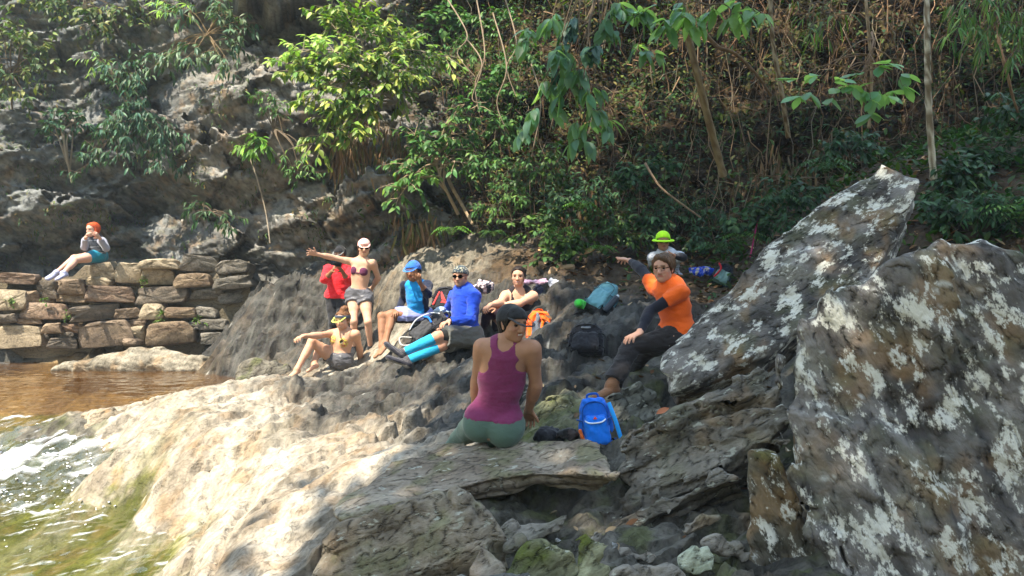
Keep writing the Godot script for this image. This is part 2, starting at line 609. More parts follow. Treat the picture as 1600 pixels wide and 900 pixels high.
func survey() -> void:
	var s := [
		# pale slab
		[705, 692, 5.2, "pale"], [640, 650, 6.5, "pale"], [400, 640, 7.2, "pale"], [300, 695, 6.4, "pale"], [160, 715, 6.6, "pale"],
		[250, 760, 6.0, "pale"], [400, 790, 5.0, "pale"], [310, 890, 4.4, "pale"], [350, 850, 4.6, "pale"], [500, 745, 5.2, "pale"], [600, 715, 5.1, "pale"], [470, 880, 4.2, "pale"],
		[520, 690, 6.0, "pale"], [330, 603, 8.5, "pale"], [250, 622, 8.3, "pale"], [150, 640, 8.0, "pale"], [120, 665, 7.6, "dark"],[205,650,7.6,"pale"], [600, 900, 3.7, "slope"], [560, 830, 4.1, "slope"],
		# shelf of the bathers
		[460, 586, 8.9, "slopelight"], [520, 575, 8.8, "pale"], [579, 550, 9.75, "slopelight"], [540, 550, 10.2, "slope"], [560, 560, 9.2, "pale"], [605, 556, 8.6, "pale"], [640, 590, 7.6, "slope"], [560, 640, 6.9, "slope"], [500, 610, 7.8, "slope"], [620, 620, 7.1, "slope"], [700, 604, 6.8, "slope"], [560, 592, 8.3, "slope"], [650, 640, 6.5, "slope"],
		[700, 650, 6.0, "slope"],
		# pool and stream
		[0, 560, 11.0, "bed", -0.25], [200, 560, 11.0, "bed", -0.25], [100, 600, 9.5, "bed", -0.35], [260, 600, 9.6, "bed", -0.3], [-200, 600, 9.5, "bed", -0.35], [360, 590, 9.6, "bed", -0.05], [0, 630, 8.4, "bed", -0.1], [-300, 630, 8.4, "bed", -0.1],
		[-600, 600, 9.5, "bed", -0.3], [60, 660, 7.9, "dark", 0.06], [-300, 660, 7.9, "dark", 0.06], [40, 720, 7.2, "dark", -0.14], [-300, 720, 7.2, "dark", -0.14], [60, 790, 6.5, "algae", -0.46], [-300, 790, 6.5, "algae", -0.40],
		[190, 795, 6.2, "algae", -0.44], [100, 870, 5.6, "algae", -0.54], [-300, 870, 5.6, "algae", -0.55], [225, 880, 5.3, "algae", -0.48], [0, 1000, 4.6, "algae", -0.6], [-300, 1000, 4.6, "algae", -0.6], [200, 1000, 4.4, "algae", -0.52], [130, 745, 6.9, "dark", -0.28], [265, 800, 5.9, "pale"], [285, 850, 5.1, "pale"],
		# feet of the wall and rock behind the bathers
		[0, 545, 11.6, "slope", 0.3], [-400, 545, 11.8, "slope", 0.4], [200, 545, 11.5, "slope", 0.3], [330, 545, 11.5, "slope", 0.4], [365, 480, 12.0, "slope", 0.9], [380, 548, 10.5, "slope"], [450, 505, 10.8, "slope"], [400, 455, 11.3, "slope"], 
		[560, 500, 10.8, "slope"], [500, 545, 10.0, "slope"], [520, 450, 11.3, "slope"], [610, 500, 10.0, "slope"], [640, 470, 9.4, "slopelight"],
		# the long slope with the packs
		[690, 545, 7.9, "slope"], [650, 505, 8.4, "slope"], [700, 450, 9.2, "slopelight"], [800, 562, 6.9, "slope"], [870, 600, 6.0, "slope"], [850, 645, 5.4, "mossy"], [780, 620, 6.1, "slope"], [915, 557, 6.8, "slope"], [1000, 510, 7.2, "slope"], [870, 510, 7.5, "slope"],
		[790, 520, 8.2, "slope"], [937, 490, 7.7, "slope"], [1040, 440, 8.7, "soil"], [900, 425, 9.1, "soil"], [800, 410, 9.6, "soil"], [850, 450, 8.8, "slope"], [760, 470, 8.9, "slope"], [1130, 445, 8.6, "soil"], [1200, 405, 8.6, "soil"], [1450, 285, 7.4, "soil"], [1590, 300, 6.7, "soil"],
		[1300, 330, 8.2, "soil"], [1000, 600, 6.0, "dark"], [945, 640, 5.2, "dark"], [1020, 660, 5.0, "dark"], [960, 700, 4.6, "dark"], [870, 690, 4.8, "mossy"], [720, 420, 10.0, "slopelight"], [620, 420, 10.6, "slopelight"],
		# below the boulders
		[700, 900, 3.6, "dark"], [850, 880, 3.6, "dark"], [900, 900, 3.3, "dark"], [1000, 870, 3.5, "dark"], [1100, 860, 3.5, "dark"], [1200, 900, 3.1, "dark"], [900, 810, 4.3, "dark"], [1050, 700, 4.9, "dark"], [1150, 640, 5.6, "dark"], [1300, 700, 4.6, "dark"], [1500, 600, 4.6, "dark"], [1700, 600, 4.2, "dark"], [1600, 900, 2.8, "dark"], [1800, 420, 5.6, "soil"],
	]
	for e in s:
		var q := P(e[0], e[1], e[2])
		if e.size() > 4:
			q.y = e[4]
		gpts.append([q, e[3]])
	for e in [[-9, 0.5, -13, "slope"], [-4, 1.6, -13, "slope"], [0, 2.5, -13, "slope"], [4, 3.4, -12, "soil"], [8, 3.8, -9, "soil"], [8, 2.2, -3, "soil"], [-1, 0.1, -2, "dark"], [-5, -0.6, -2, "algae"], [-9, -0.5, -2, "algae"], [-9, -0.5, -6, "algae"], [3, 0.4, -1, "dark"], [0, 0.2, 0, "dark"], [-3, -0.4, 0.0, "algae"], [6, 1.2, 0, "dark"]]:
		gpts.append([Vector3(e[0], e[1], e[2]), e[3]])
	make_cracks()
	# thin-plate spline through the points
	var n := gpts.size()
	var m := n + 3
	var rows := []
	for i in n:
		var q: Vector3 = gpts[i][0]
		tps_p.append(Vector2(q.x, q.z))
	for i in m:
		var r := PackedFloat64Array()
		r.resize(m + 1)
		if i < n:
			for j in n:
				var d2 := tps_p[i].distance_squared_to(tps_p[j])
				r[j] = 0.5 * d2 * log(d2 + 1e-9) if i != j else 0.03
			r[n] = 1.0
			r[n + 1] = tps_p[i].x
			r[n + 2] = tps_p[i].y
			r[m] = gpts[i][0].y
		else:
			for j in n:
				r[j] = 1.0 if i == n else (tps_p[j].x if i == n + 1 else tps_p[j].y)
		rows.append(r)
	for k in m:
		var best := k
		for i in range(k + 1, m):
			if absf(rows[i][k]) > absf(rows[best][k]):
				best = i
		var tmp = rows[k]
		rows[k] = rows[best]
		rows[best] = tmp
		var rk: PackedFloat64Array = rows[k]
		for i in range(k + 1, m):
			var ri: PackedFloat64Array = rows[i]
			var g := ri[k] / rk[k]
			if g != 0.0:
				for j in range(k, m + 1):
					ri[j] -= g * rk[j]
				rows[i] = ri
	tw.resize(m)
	for k in range(m - 1, -1, -1):
		var acc: float = rows[k][m]
		for j in range(k + 1, m):
			acc -= rows[k][j] * tw[j]
		tw[k] = acc / rows[k][k]
	# sample on a coarse grid, with the mix of styles
	gh.resize(GNX * GNZ)
	var names := styles.keys()
	for iz in GNZ:
		for ix in GNX:
			var x := GX0 + ix * GC
			var z := GZ0 + iz * GC
			var y := tw[n] + tw[n + 1] * x + tw[n + 2] * z
			var w := PackedFloat32Array()
			w.resize(names.size())
			var tot := 0.0
			for j in n:
				var d2 := tps_p[j].distance_squared_to(Vector2(x, z)) + 1e-6
				y += tw[j] * 0.5 * d2 * log(d2)
				var k := 1.0 / (d2 * d2 + 0.0005)
				w[names.find(gpts[j][1])] += k
				tot += k
			for j in w.size():
				w[j] /= tot
			gh[iz * GNX + ix] = clampf(y, -0.7, 4.5)
			gst.append(w)

func ground_smooth(x: float, z: float) -> float:
	var u := clampf((x - GX0) / GC, 0.0, GNX - 1.001)
	var v := clampf((z - GZ0) / GC, 0.0, GNZ - 1.001)
	var iu := int(u)
	var iv := int(v)
	u -= iu
	v -= iv
	var k := iv * GNX + iu
	return lerpf(lerpf(gh[k], gh[k + 1], u), lerpf(gh[k + GNX], gh[k + GNX + 1], u), v)

var n_g1 := noise(FastNoiseLite.TYPE_SIMPLEX_SMOOTH, 0.9, 4, 41)
var n_g2 := noise(FastNoiseLite.TYPE_SIMPLEX_SMOOTH, 3.5, 4, 42)

# jointed rock: x = height of the block at this place (each block tilted its own way), y = how far the nearest joint is
func joints_at(x: float, y: float, sd: float, tilt: float) -> Vector2:
	var ix := floorf(x)
	var iy := floorf(y)
	var f1 := 9.0
	var f2 := 9.0
	var hh := 0.0
	for dy in 3:
		for dx in 3:
			var cx := ix + dx - 1.0
			var cy := iy + dy - 1.0
			var r1 := fposmod(sin(cx * 127.1 + cy * 311.7 + sd) * 43758.5453, 1.0)
			var r2 := fposmod(r1 * 91.37 + 0.173 * r1 * r1 * 57.0, 1.0)
			var ex := x - cx - 0.12 - 0.76 * r1
			var ey := y - cy - 0.12 - 0.76 * r2
			var d := maxf(absf(ex), absf(ey)) * 0.6 + 0.4 * sqrt(ex * ex + ey * ey)
			if d < f1:
				f2 = f1
				f1 = d
				var r3 := fposmod(r2 * 57.31 + r1 * 13.7, 1.0)
				var r4 := fposmod(r3 * 71.77 + r2 * 7.1, 1.0)
				hh = r3 - 0.5 + tilt * ((r4 - 0.5) * ex + (fposmod(r4 * 33.3, 1.0) - 0.35) * ey)
			elif d < f2:
				f2 = d
	return Vector2(hh, f2 - f1)


func ground_y(x: float, z: float) -> float:
	var y := ground_smooth(x, z)
	var far := clampf((Vector2(x - clampf(x, -9.0, 8.0), z - clampf(z, -13.0, 0.0)).length()) / 30.0, 0.0, 4.0)
	var k := iw(x, z)
	# rough: bare rock is broken, the washed slab smooth
	var r := 1.0 - 0.55 * k[0] - 0.8 * k[4] - 0.5 * k[5]
	y += r * (0.07 * n_g1.get_noise_2d(x * 1.3, z * 1.3) + 0.06 * n_g2.get_noise_2d(x * 1.2, z * 0.8))
	var st := absf(n_g1.get_noise_2d(x * 0.8 + z * 0.5 + 31.0, z * 1.9 - x * 0.4))
	y -= 0.06 * smooth(0.09, 0.0, st) * (k[1] + 0.5 * k[2] + 0.35 * k[0] + k[6])
	var rk := k[1] + 0.55 * k[2] + 0.34 * k[0] + 0.45 * k[6] + 0.4 * k[7]
	if rk > 0.02 and far <= 0.0:
		var wx := 0.3 * n_g1.get_noise_2d(x * 2.0, z * 2.0)
		var j1 := joints_at(0.75 * (x * 0.8 - z * 0.6) + wx, 1.25 * (x * 0.6 + z * 0.8) + wx, 3.0, 1.6)
		var j2 := joints_at(2.1 * (x * 0.8 - z * 0.6) + wx, 4.2 * (x * 0.6 + z * 0.8) - wx, 8.0, 1.4)
		var j3 := joints_at(4.5 * (x * 0.8 - z * 0.6) - wx, 9.0 * (x * 0.6 + z * 0.8) + wx, 4.0, 1.2)
		y += rk * (0.20 * j1.x + 0.085 * j2.x + 0.028 * j3.x - 0.06 * smooth(0.07, 0.0, j1.y) - 0.028 * smooth(0.07, 0.0, j2.y))
	if x > -4.5 and x < 0.5 and z < -3.5 and z > -8.5:
		y -= crack_depth(x, z)
	return y + far * far * 4.0

var cracks := []

func make_cracks() -> void:
	for c in [[[332, 690, 6.3], [322, 740, 5.9], [318, 790, 5.4], [300, 840, 5.0], [286, 900, 4.5]], [[400, 740, 5.6], [380, 790, 5.2], [345, 850, 4.7], [330, 905, 4.3]], [[420, 650, 7.0], [480, 665, 6.5], [560, 660, 6.4], [620, 690, 5.8]], [[215, 730, 6.3], [290, 700, 6.4], [380, 690, 6.3], [470, 640, 7.0]], [[470, 760, 5.2], [520, 720, 5.6], [600, 700, 5.6], [660, 680, 5.6]], [[180, 700, 6.8], [240, 660, 7.2], [330, 640, 7.4], [420, 615, 7.9]]]:
		var l := PackedVector2Array()
		for e in c:
			var q := P(e[0], e[1], e[2])
			l.append(Vector2(q.x, q.z))
		cracks.append(l)

func crack_depth(x: float, z: float) -> float:
	var p := Vector2(x + 0.05 * n_g2.get_noise_2d(x * 1.5, z * 1.5), z + 0.07 * n_g2.get_noise_2d(z * 1.5, x * 1.5 + 9.0))
	var best := 9.0
	for l in cracks:
		for k in l.size() - 1:
			best = minf(best, Geometry2D.get_closest_point_to_segment(p, l[k], l[k + 1]).distance_to(p))
	return 0.05 * smooth(0.045, 0.0, best) + 0.03 * smooth(0.22, 0.0, best)

func iw(x: float, z: float) -> PackedFloat32Array:
	var ix := clampi(int((x - GX0) / GC + 0.5), 0, GNX - 1)
	var iz := clampi(int((z - GZ0) / GC + 0.5), 0, GNZ - 1)
	return gst[iz * GNX + ix]

func make_ground() -> void:
	var xs := PackedFloat32Array()
	var zs := PackedFloat32Array()
	var x := -7.2
	while x < 5.6:
		xs.append(x)
		x += 0.023 if x > -4.6 and x < 1.6 else 0.036
	var st := 0.06
	var lo := -7.2
	var hi := x
	var left := PackedFloat32Array()
	while hi < 220.0:
		xs.append(hi)
		hi += st
		lo -= st
		left.append(lo)
		st *= 1.22
	left.reverse()
	left.append_array(xs)
	xs = left
	var z := -2.2
	while z > -12.0:
		zs.append(z)
		z -= clampf(-z * 0.0052, 0.018, 0.045)
	st = 0.06
	while z > -220.0:
		zs.append(z)
		z -= st
		st *= 1.25
	zs.reverse()
	st = 0.06
	z = -2.16
	while z < 220.0:
		zs.append(z)
		z += st
		st *= 1.25
	var a := Acc.new()
	var names := styles.keys()
	var nx := xs.size()
	for iz in zs.size():
		for ix in nx:
			a.v.append(Vector3(xs[ix], ground_y(xs[ix], zs[iz]), zs[iz]))
	for iz in zs.size() - 1:
		for ix in nx - 1:
			var b := iz * nx + ix
			a.i.append_array(PackedInt32Array([b, b + 1, b + nx, b + 1, b + nx + 1, b + nx]))
	a.make_normals()
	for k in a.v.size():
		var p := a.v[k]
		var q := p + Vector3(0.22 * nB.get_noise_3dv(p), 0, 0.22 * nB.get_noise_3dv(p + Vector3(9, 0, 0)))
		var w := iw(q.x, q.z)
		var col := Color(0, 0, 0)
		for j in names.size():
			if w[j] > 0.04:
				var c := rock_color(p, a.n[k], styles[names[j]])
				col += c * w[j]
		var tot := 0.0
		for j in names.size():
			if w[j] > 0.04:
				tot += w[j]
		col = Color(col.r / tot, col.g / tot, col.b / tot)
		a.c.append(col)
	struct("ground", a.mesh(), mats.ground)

# ---------------------------------------------------------------- the cliff on the left and the wooded bank on the right, one sheet round the gorge
var cliff_px := [-1500.0, -900.0, -300.0, 0.0, 120.0, 230.0, 262.0, 300.0, 380.0, 500.0, 640.0, 700.0, 800.0, 900.0, 1100.0, 1300.0, 1600.0, 2200.0, 3000.0]
var cliff_r := [11.0, 12.5, 13.4, 13.6, 13.7, 13.6, 13.3, 12.9, 12.3, 11.9, 11.3, 10.9, 10.5, 10.1, 9.7, 9.2, 8.4, 7.5, 7.0]
var cliff_lean := [0.1, 0.1, 0.1, 0.1, 0.1, 0.08, 0.06, 0.08, 0.12, 0.16, 0.25, 0.35, 0.42, 0.45, 0.45, 0.42, 0.4, 0.4, 0.4]
var n_cl := noise(FastNoiseLite.TYPE_SIMPLEX_SMOOTH, 0.55, 5, 53)
var n_cl2 := noise(FastNoiseLite.TYPE_SIMPLEX_SMOOTH, 2.6, 4, 54)
# hollows and bulges: across, up (in the photograph), their size and how far they stand out
var cliff_bumps := [
	[420, 210, 120, 150, 0.75], [330, 170, 70, 70, 0.3], [300, 330, 85, 55, -0.5], [235, 340, 60, 90, -0.45], [400, 20, 70, 40, 0.75], [550, 330, 90, 80, 0.35], [455, 350, 50, 50, 0.35],
	[60, 330, 90, 60, 0.5], [110, 130, 80, 100, -0.45], [190, 90, 60, 90, 0.4], [20, 200, 70, 60, 0.35], [620, 270, 60, 60, 0.3], [335, 285, 70, 18, 0.45], [700, 60, 120, 60, -0.4], [360, 110, 60, 40, -0.35],
	[1130, 330, 90, 60, 0.15], [990, 110, 120, 90, -0.3],
]

func lookup(tab: Array, x: float) -> float:
	var k := 0
	while k < cliff_px.size() - 2 and x > cliff_px[k + 1]:
		k += 1
	var t := clampf((x - cliff_px[k]) / (cliff_px[k + 1] - cliff_px[k]), 0.0, 1.0)
	return lerpf(tab[k], tab[k + 1], t)

func cliff_rocky(px: float, h: float) -> float:
	return 1.0 - smooth(640.0, 790.0, px + 22.0 * (h - 3.0))

func cliff_at(px: float, h: float) -> Vector3:
	var u := atan2(px - 800.0, FOCAL)
	var r0 := lookup(cliff_r, px)
	# distances in the tables are along the view; turn them into distances along the ray
	var lean := lookup(cliff_lean, px)
	var r := r0 + lean * maxf(h - 1.6, -1.0)
	var s := u * 12.0
	var q := Vector3(s, h, 0.0)
	q = Vector3(s * 0.9 + h * 0.32, (h * 0.95 - s * 0.28) * 1.6, 0.0)
	var wx := n_cl2.get_noise_2d(s * 0.6, h * 0.6) * 0.22
	var rk := cliff_rocky(px, h)
	var d := (0.34 - 0.16 * cliff_rocky(px, h)) * n_cl.get_noise_2d(s, h)
	if rk > 0.01:
		var j1 := joints_at(q.x * 0.62 + wx, q.y * 0.62 + wx, 1.0, 1.3)
		var j2 := joints_at(q.x * 1.7 + wx, q.y * 1.9 - wx, 5.0, 1.5)
		var j3 := joints_at(q.x * 4.2 - wx, q.y * 5.0 + wx, 9.0, 1.2)
		d += rk * (0.80 * j1.x + 0.22 * j2.x + 0.06 * j3.x - 0.09 * smooth(0.05, 0.0, j1.y) - 0.04 * smooth(0.06, 0.0, j2.y))
		d += rk * 0.05 * n_cl2.get_noise_2d(q.x * 1.2, q.y * 2.2)
	d += (1.0 - rk) * (0.12 * n_cl2.get_noise_2d(s, h) + 0.30 * n_cl.get_noise_2d(s * 2.2, h * 1.6))
	var py := 400.0 - (h - 2.0) * FOCAL / r
	for b in cliff_bumps:
		var dx: float = (px - b[0]) / b[2]
		var dy: float = (py - b[1]) / b[3]
		var e := dx * dx + dy * dy
		if e < 4.0:
			d += float(b[4]) * exp(-e * 1.6)
	r -= d
	return Vector3(r * tan(u), h, -r) if absf(u) < 1.0 else Vector3(r * sin(u) / cos(1.0), h, -r * cos(u) / cos(1.0))

func make_cliff() -> void:
	var us := PackedFloat32Array()
	var hs := PackedFloat32Array()
	var px := -2400.0
	while px < 3600.0:
		us.append(px)
		px += 3.3 if px > -120.0 and px < 1720.0 else 26.0
	var h := -0.8
	while h < 10.0:
		hs.append(h)
		h += 0.034 if h > 1.2 and h < 7.4 else 0.12
	var a := Acc.new()
	var nu := us.size()
	for v in hs:
		for u in us:
			a.v.append(cliff_at(u, v))
	# the top of the bank runs back level
	for back in [1.0, 5.0, 30.0]:
		for u in us:
			var q := cliff_at(u, 10.0)
			a.v.append(q + Vector3(q.x, 0, q.z).normalized() * back + Vector3(0, back * 0.12, 0))
	for j in hs.size() + 2:
		for k in nu - 1:
			var b := j * nu + k
			a.i.append_array(PackedInt32Array([b, b + nu, b + 1, b + 1, b + nu, b + nu + 1]))
	a.make_normals()
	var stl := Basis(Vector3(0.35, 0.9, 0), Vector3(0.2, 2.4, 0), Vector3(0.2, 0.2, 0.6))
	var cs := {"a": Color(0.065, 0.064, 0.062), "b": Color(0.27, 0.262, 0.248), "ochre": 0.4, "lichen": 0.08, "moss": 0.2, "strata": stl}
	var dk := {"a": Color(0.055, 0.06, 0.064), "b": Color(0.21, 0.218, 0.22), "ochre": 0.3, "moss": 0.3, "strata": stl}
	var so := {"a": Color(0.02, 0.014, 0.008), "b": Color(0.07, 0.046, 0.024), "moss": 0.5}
	for k in a.v.size():
		var p := a.v[k]
		var x := us[k % nu]
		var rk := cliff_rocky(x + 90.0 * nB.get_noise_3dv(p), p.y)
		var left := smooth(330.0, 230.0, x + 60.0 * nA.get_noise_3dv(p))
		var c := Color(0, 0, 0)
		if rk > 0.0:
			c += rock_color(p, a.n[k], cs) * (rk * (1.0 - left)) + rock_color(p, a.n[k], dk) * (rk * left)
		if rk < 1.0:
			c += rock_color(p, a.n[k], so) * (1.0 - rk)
		c.a = 1.0
		a.c.append(c)
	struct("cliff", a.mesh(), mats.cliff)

# ---------------------------------------------------------------- plants
var leaf_forms := {}

func make_leaf_materials() -> void:
	for e in [["leaf", 0.42], ["leaf_dull", 0.7]]:
		var m := mat(Color.WHITE, e[1], true)
		m.backlight_enabled = true
		m.backlight = Color(0.62, 0.78, 0.34)
		mats[e[0]] = m
	mats.dry = mat(Color.WHITE, 0.85, true)
	mats.bark = mat(Color.WHITE, 0.9, true)
	mats.bark.heightmap_enabled = true
	mats.bark.heightmap_texture = tex_relief
	mats.bark.heightmap_scale = 1.0
	mats.bark.uv1_triplanar = true
	mats.bark.uv1_world_triplanar = true
	mats.bark.uv1_scale = Vector3.ONE * 2.5
	leaf_forms.ovate = leaf_mesh(0.42, 0.25, 0.22, 5, 0.42)
	leaf_forms.round = leaf_mesh(0.56, 0.15, 0.12, 5, 0.52)
	leaf_forms.narrow = leaf_mesh(0.24, 0.3, 0.3, 4, 0.4)
	leaf_forms.blade = leaf_mesh(0.09, 0.3, 0.45, 4, 0.35)
	leaf_forms.litter = leaf_mesh(0.5, 0.5, -0.25, 4, 0.5)

func tint(c: Color, r: RandomNumberGenerator, v := 0.35) -> Color:
	var k := 1.0 + r.randf_range(-v, v)
	var w := r.randf_range(-0.15, 0.25)
	return Color(c.r * k * (1.0 + w), c.g * k, c.b * k * (1.0 - w * 0.6))

# stems from base to each tip, twigs off the stems, leaves along the twigs; the first `apart` leaves are parts of their own
func shrub(called: String, label: String, category: String, base: Vector3, tips: Array, o: Dictionary) -> Node3D:
	var r := RandomNumberGenerator.new()
	r.seed = o.get("seed", int(absf(base.x * 97.0 + base.y * 31.0)) + 11)
	var t := thing(called, label, category, base, o.get("group", ""))
	var bark: Color = o.get("bark", Color(0.13, 0.10, 0.07))
	var wood := Acc.new()
	var xf := []
	var cols := []
	var size: float = o.size
	var per: int = o.get("per", 24)
	var colours: Array = o.colours
	var droop: float = o.get("droop", 0.35)
	var reach: float = o.get("reach", 0.3)
	var centre := Vector3.ZERO
	for tip in tips:
		centre += tip / tips.size()
	var bow := Vector3(r.randf_range(-0.1, 0.1), 0.1, 0.12) * (centre - base).length()
	var trunk := curve([base, base.lerp(centre, 0.5) + bow, centre], 10)
	var tr: float = o.get("stem", 0.012) * 1.3
	tube(wood, trunk, [tr, tr, tr * 0.95, tr * 0.9, tr * 0.85, tr * 0.8, tr * 0.7, tr * 0.6, tr * 0.5, tr * 0.4, tr * 0.25], 6, bark)
	for tip in tips:
		var root: Vector3 = trunk[r.randi_range(2, 9)]
		var d: Vector3 = tip - root
		var mid: Vector3 = root + d * 0.5 + Vector3(r.randf_range(-0.12, 0.12), 0.16, r.randf_range(-0.05, 0.15)) * d.length()
		var c := curve([root, mid, tip], 8)
		var rr: float = o.get("stem", 0.012)
		tube(wood, c, [rr, rr * 0.9, rr * 0.8, rr * 0.7, rr * 0.6, rr * 0.5, rr * 0.4, rr * 0.3, rr * 0.2], 5, bark)
		var twigs: int = o.get("twigs", 5)
		for k in twigs:
			var s := 8 - int(k * o.get("along", 0.8))
			var p: Vector3 = c[clampi(s, 1, 8)]
			var dir := Vector3(r.randf_range(-1, 1), r.randf_range(-0.7, 0.8), r.randf_range(-0.5, 1)).normalized()
			dir = (dir + d.normalized() * 0.6).normalized()
			var q := p + dir * reach * r.randf_range(0.5, 1.1)
			q.y -= reach * droop * 0.3
			tube(wood, [p, (p + q) * 0.5 + Vector3(0, 0.02, 0), q], [rr * 0.35, rr * 0.25, rr * 0.12], 4, bark)
			var n := per / twigs
			for j in n:
				var u := r.randf_range(0.25, 1.05)
				var at := p.lerp(q, u)
				var side := dir.cross(Vector3.UP).normalized() * (1.0 if j % 2 == 0 else -1.0)
				var ld := (side * r.randf_range(0.4, 1.0) + dir * r.randf_range(0.3, 1.0) + Vector3(r.randf_range(-0.4, 0.4), r.randf_range(-0.9, 0.3) - droop, r.randf_range(-0.3, 0.6))).normalized()
				var up := (Vector3.UP + Vector3(r.randf_range(-0.5, 0.5), 0, r.randf_range(-0.2, 0.7))).normalized()
				var sc := size * r.randf_range(0.6, 1.15)
				xf.append(Transform3D(aim(ld, up) * Basis.from_scale(Vector3.ONE * sc), at - base))
				cols.append(tint(colours[r.randi() % colours.size()], r))
	for k in wood.v.size():
		wood.v[k] -= base
	put("stems", wood.mesh(), mats.bark, t)
	leaves(t, o.get("leaf", "ovate"), xf, cols, o.get("apart", 0), o.get("mat", "leaf"))
	return t

func leaves(t: Node3D, form: String, xf: Array, cols: Array, apart: int, m := "leaf") -> void:
	var order := range(xf.size())
	var ms := {}
	for i in mini(apart, xf.size()):
		var key := i % 12
		if not ms.has(key):
			var x: StandardMaterial3D = mats[m].duplicate()
			x.albedo_color = (cols[i] as Color).linear_to_srgb()
			ms[key] = x
		var l := put("leaf", leaf_forms[form], ms[key], t)
		l.transform = xf[i]
	if xf.size() > apart:
		scatter("foliage", leaf_forms[form], mats[m], xf.slice(apart), cols.slice(apart), t)

func around(list: Array, n: int, jx: float, jy: float, jd: float, sd: int) -> Array:
	var r := RandomNumberGenerator.new()
	r.seed = sd
	var out := []
	for e in list:
		for k in n:
			out.append(P(e[0] + r.randf_range(-jx, jx), e[1] + r.randf_range(-jy, jy), e[2] + r.randf_range(-jd, jd)))
	return out

func stem_thing(called: String, label: String, category: String, pts: Array, radii: Array, c: Color, spots := Color(0, 0, 0, 0), group := "") -> void:
	var w := []
	for p in pts:
		w.append(P(p[0], p[1], p[2]))
	var a := Acc.new()
	var line := curve(w, 36)
	var rad := []
	for k in 37:
		rad.append(lerpf(radii[0], radii[1], k / 36.0) * (1.0 + 0.13 * sin(k * 2.3) * sin(k * 0.7)))
	tube(a, line, rad, 9, c)
	for k in a.v.size():
		var q := a.v[k]
		var v := 1.0 + 0.5 * nC.get_noise_3dv(q)
		var cc := Color(c.r * v, c.g * v, c.b * v)
		if spots.a > 0.0:
			cc = cc.lerp(spots, smooth(-0.05, 0.1, nC.get_noise_3d(q.x * 1.4, q.y * 2.2, q.z)))
		a.c[k] = cc
	var o := put(called, a.mesh(), mats.bark)
	tag(o, label, category, group)

func fern(label: String, at: Vector3, n: int, size: float, c: Color, sd: int, group := "ferns on the bank") -> void:
	var r := RandomNumberGenerator.new()
	r.seed = sd
	var t := thing("fern", label, "fern", at, group)
	var ribs := Acc.new()
	var xf := []
	var cols := []
	for k in n:
		var a := TAU * k / n + r.randf_range(-0.3, 0.3)
		var dir := Vector3(cos(a), 0, sin(a) * 0.7 + 0.35).normalized()
		var len := size * r.randf_range(0.7, 1.1)
		var c3 := curve([Vector3.ZERO, dir * len * 0.45 + Vector3(0, len * 0.42, 0), dir * len + Vector3(0, len * r.randf_range(-0.05, 0.3), 0)], 10)
		tube(ribs, c3, [0.005, 0.002], 4, Color(0.06, 0.09, 0.02))
		for j in range(1, 11):
			var p: Vector3 = c3[j]
			var tg: Vector3 = (c3[j] - c3[j - 1]).normalized()
			var sd2 := tg.cross(Vector3.UP).normalized()
			for s in [-1.0, 1.0]:
				var l := len * 0.26 * sin(PI * (0.12 + 0.85 * j / 11.0))
				xf.append(Transform3D(aim((sd2 * s + tg * 0.45 + Vector3(0, -0.2, 0)).normalized(), Vector3.UP) * Basis.from_scale(Vector3(l, l, l * 1.1)), p))
				cols.append(tint(c, r, 0.25))
	put("fronds", ribs.mesh(), mats.bark, t)
	scatter("leaflets", leaf_forms.narrow, mats.leaf, xf, cols, t)

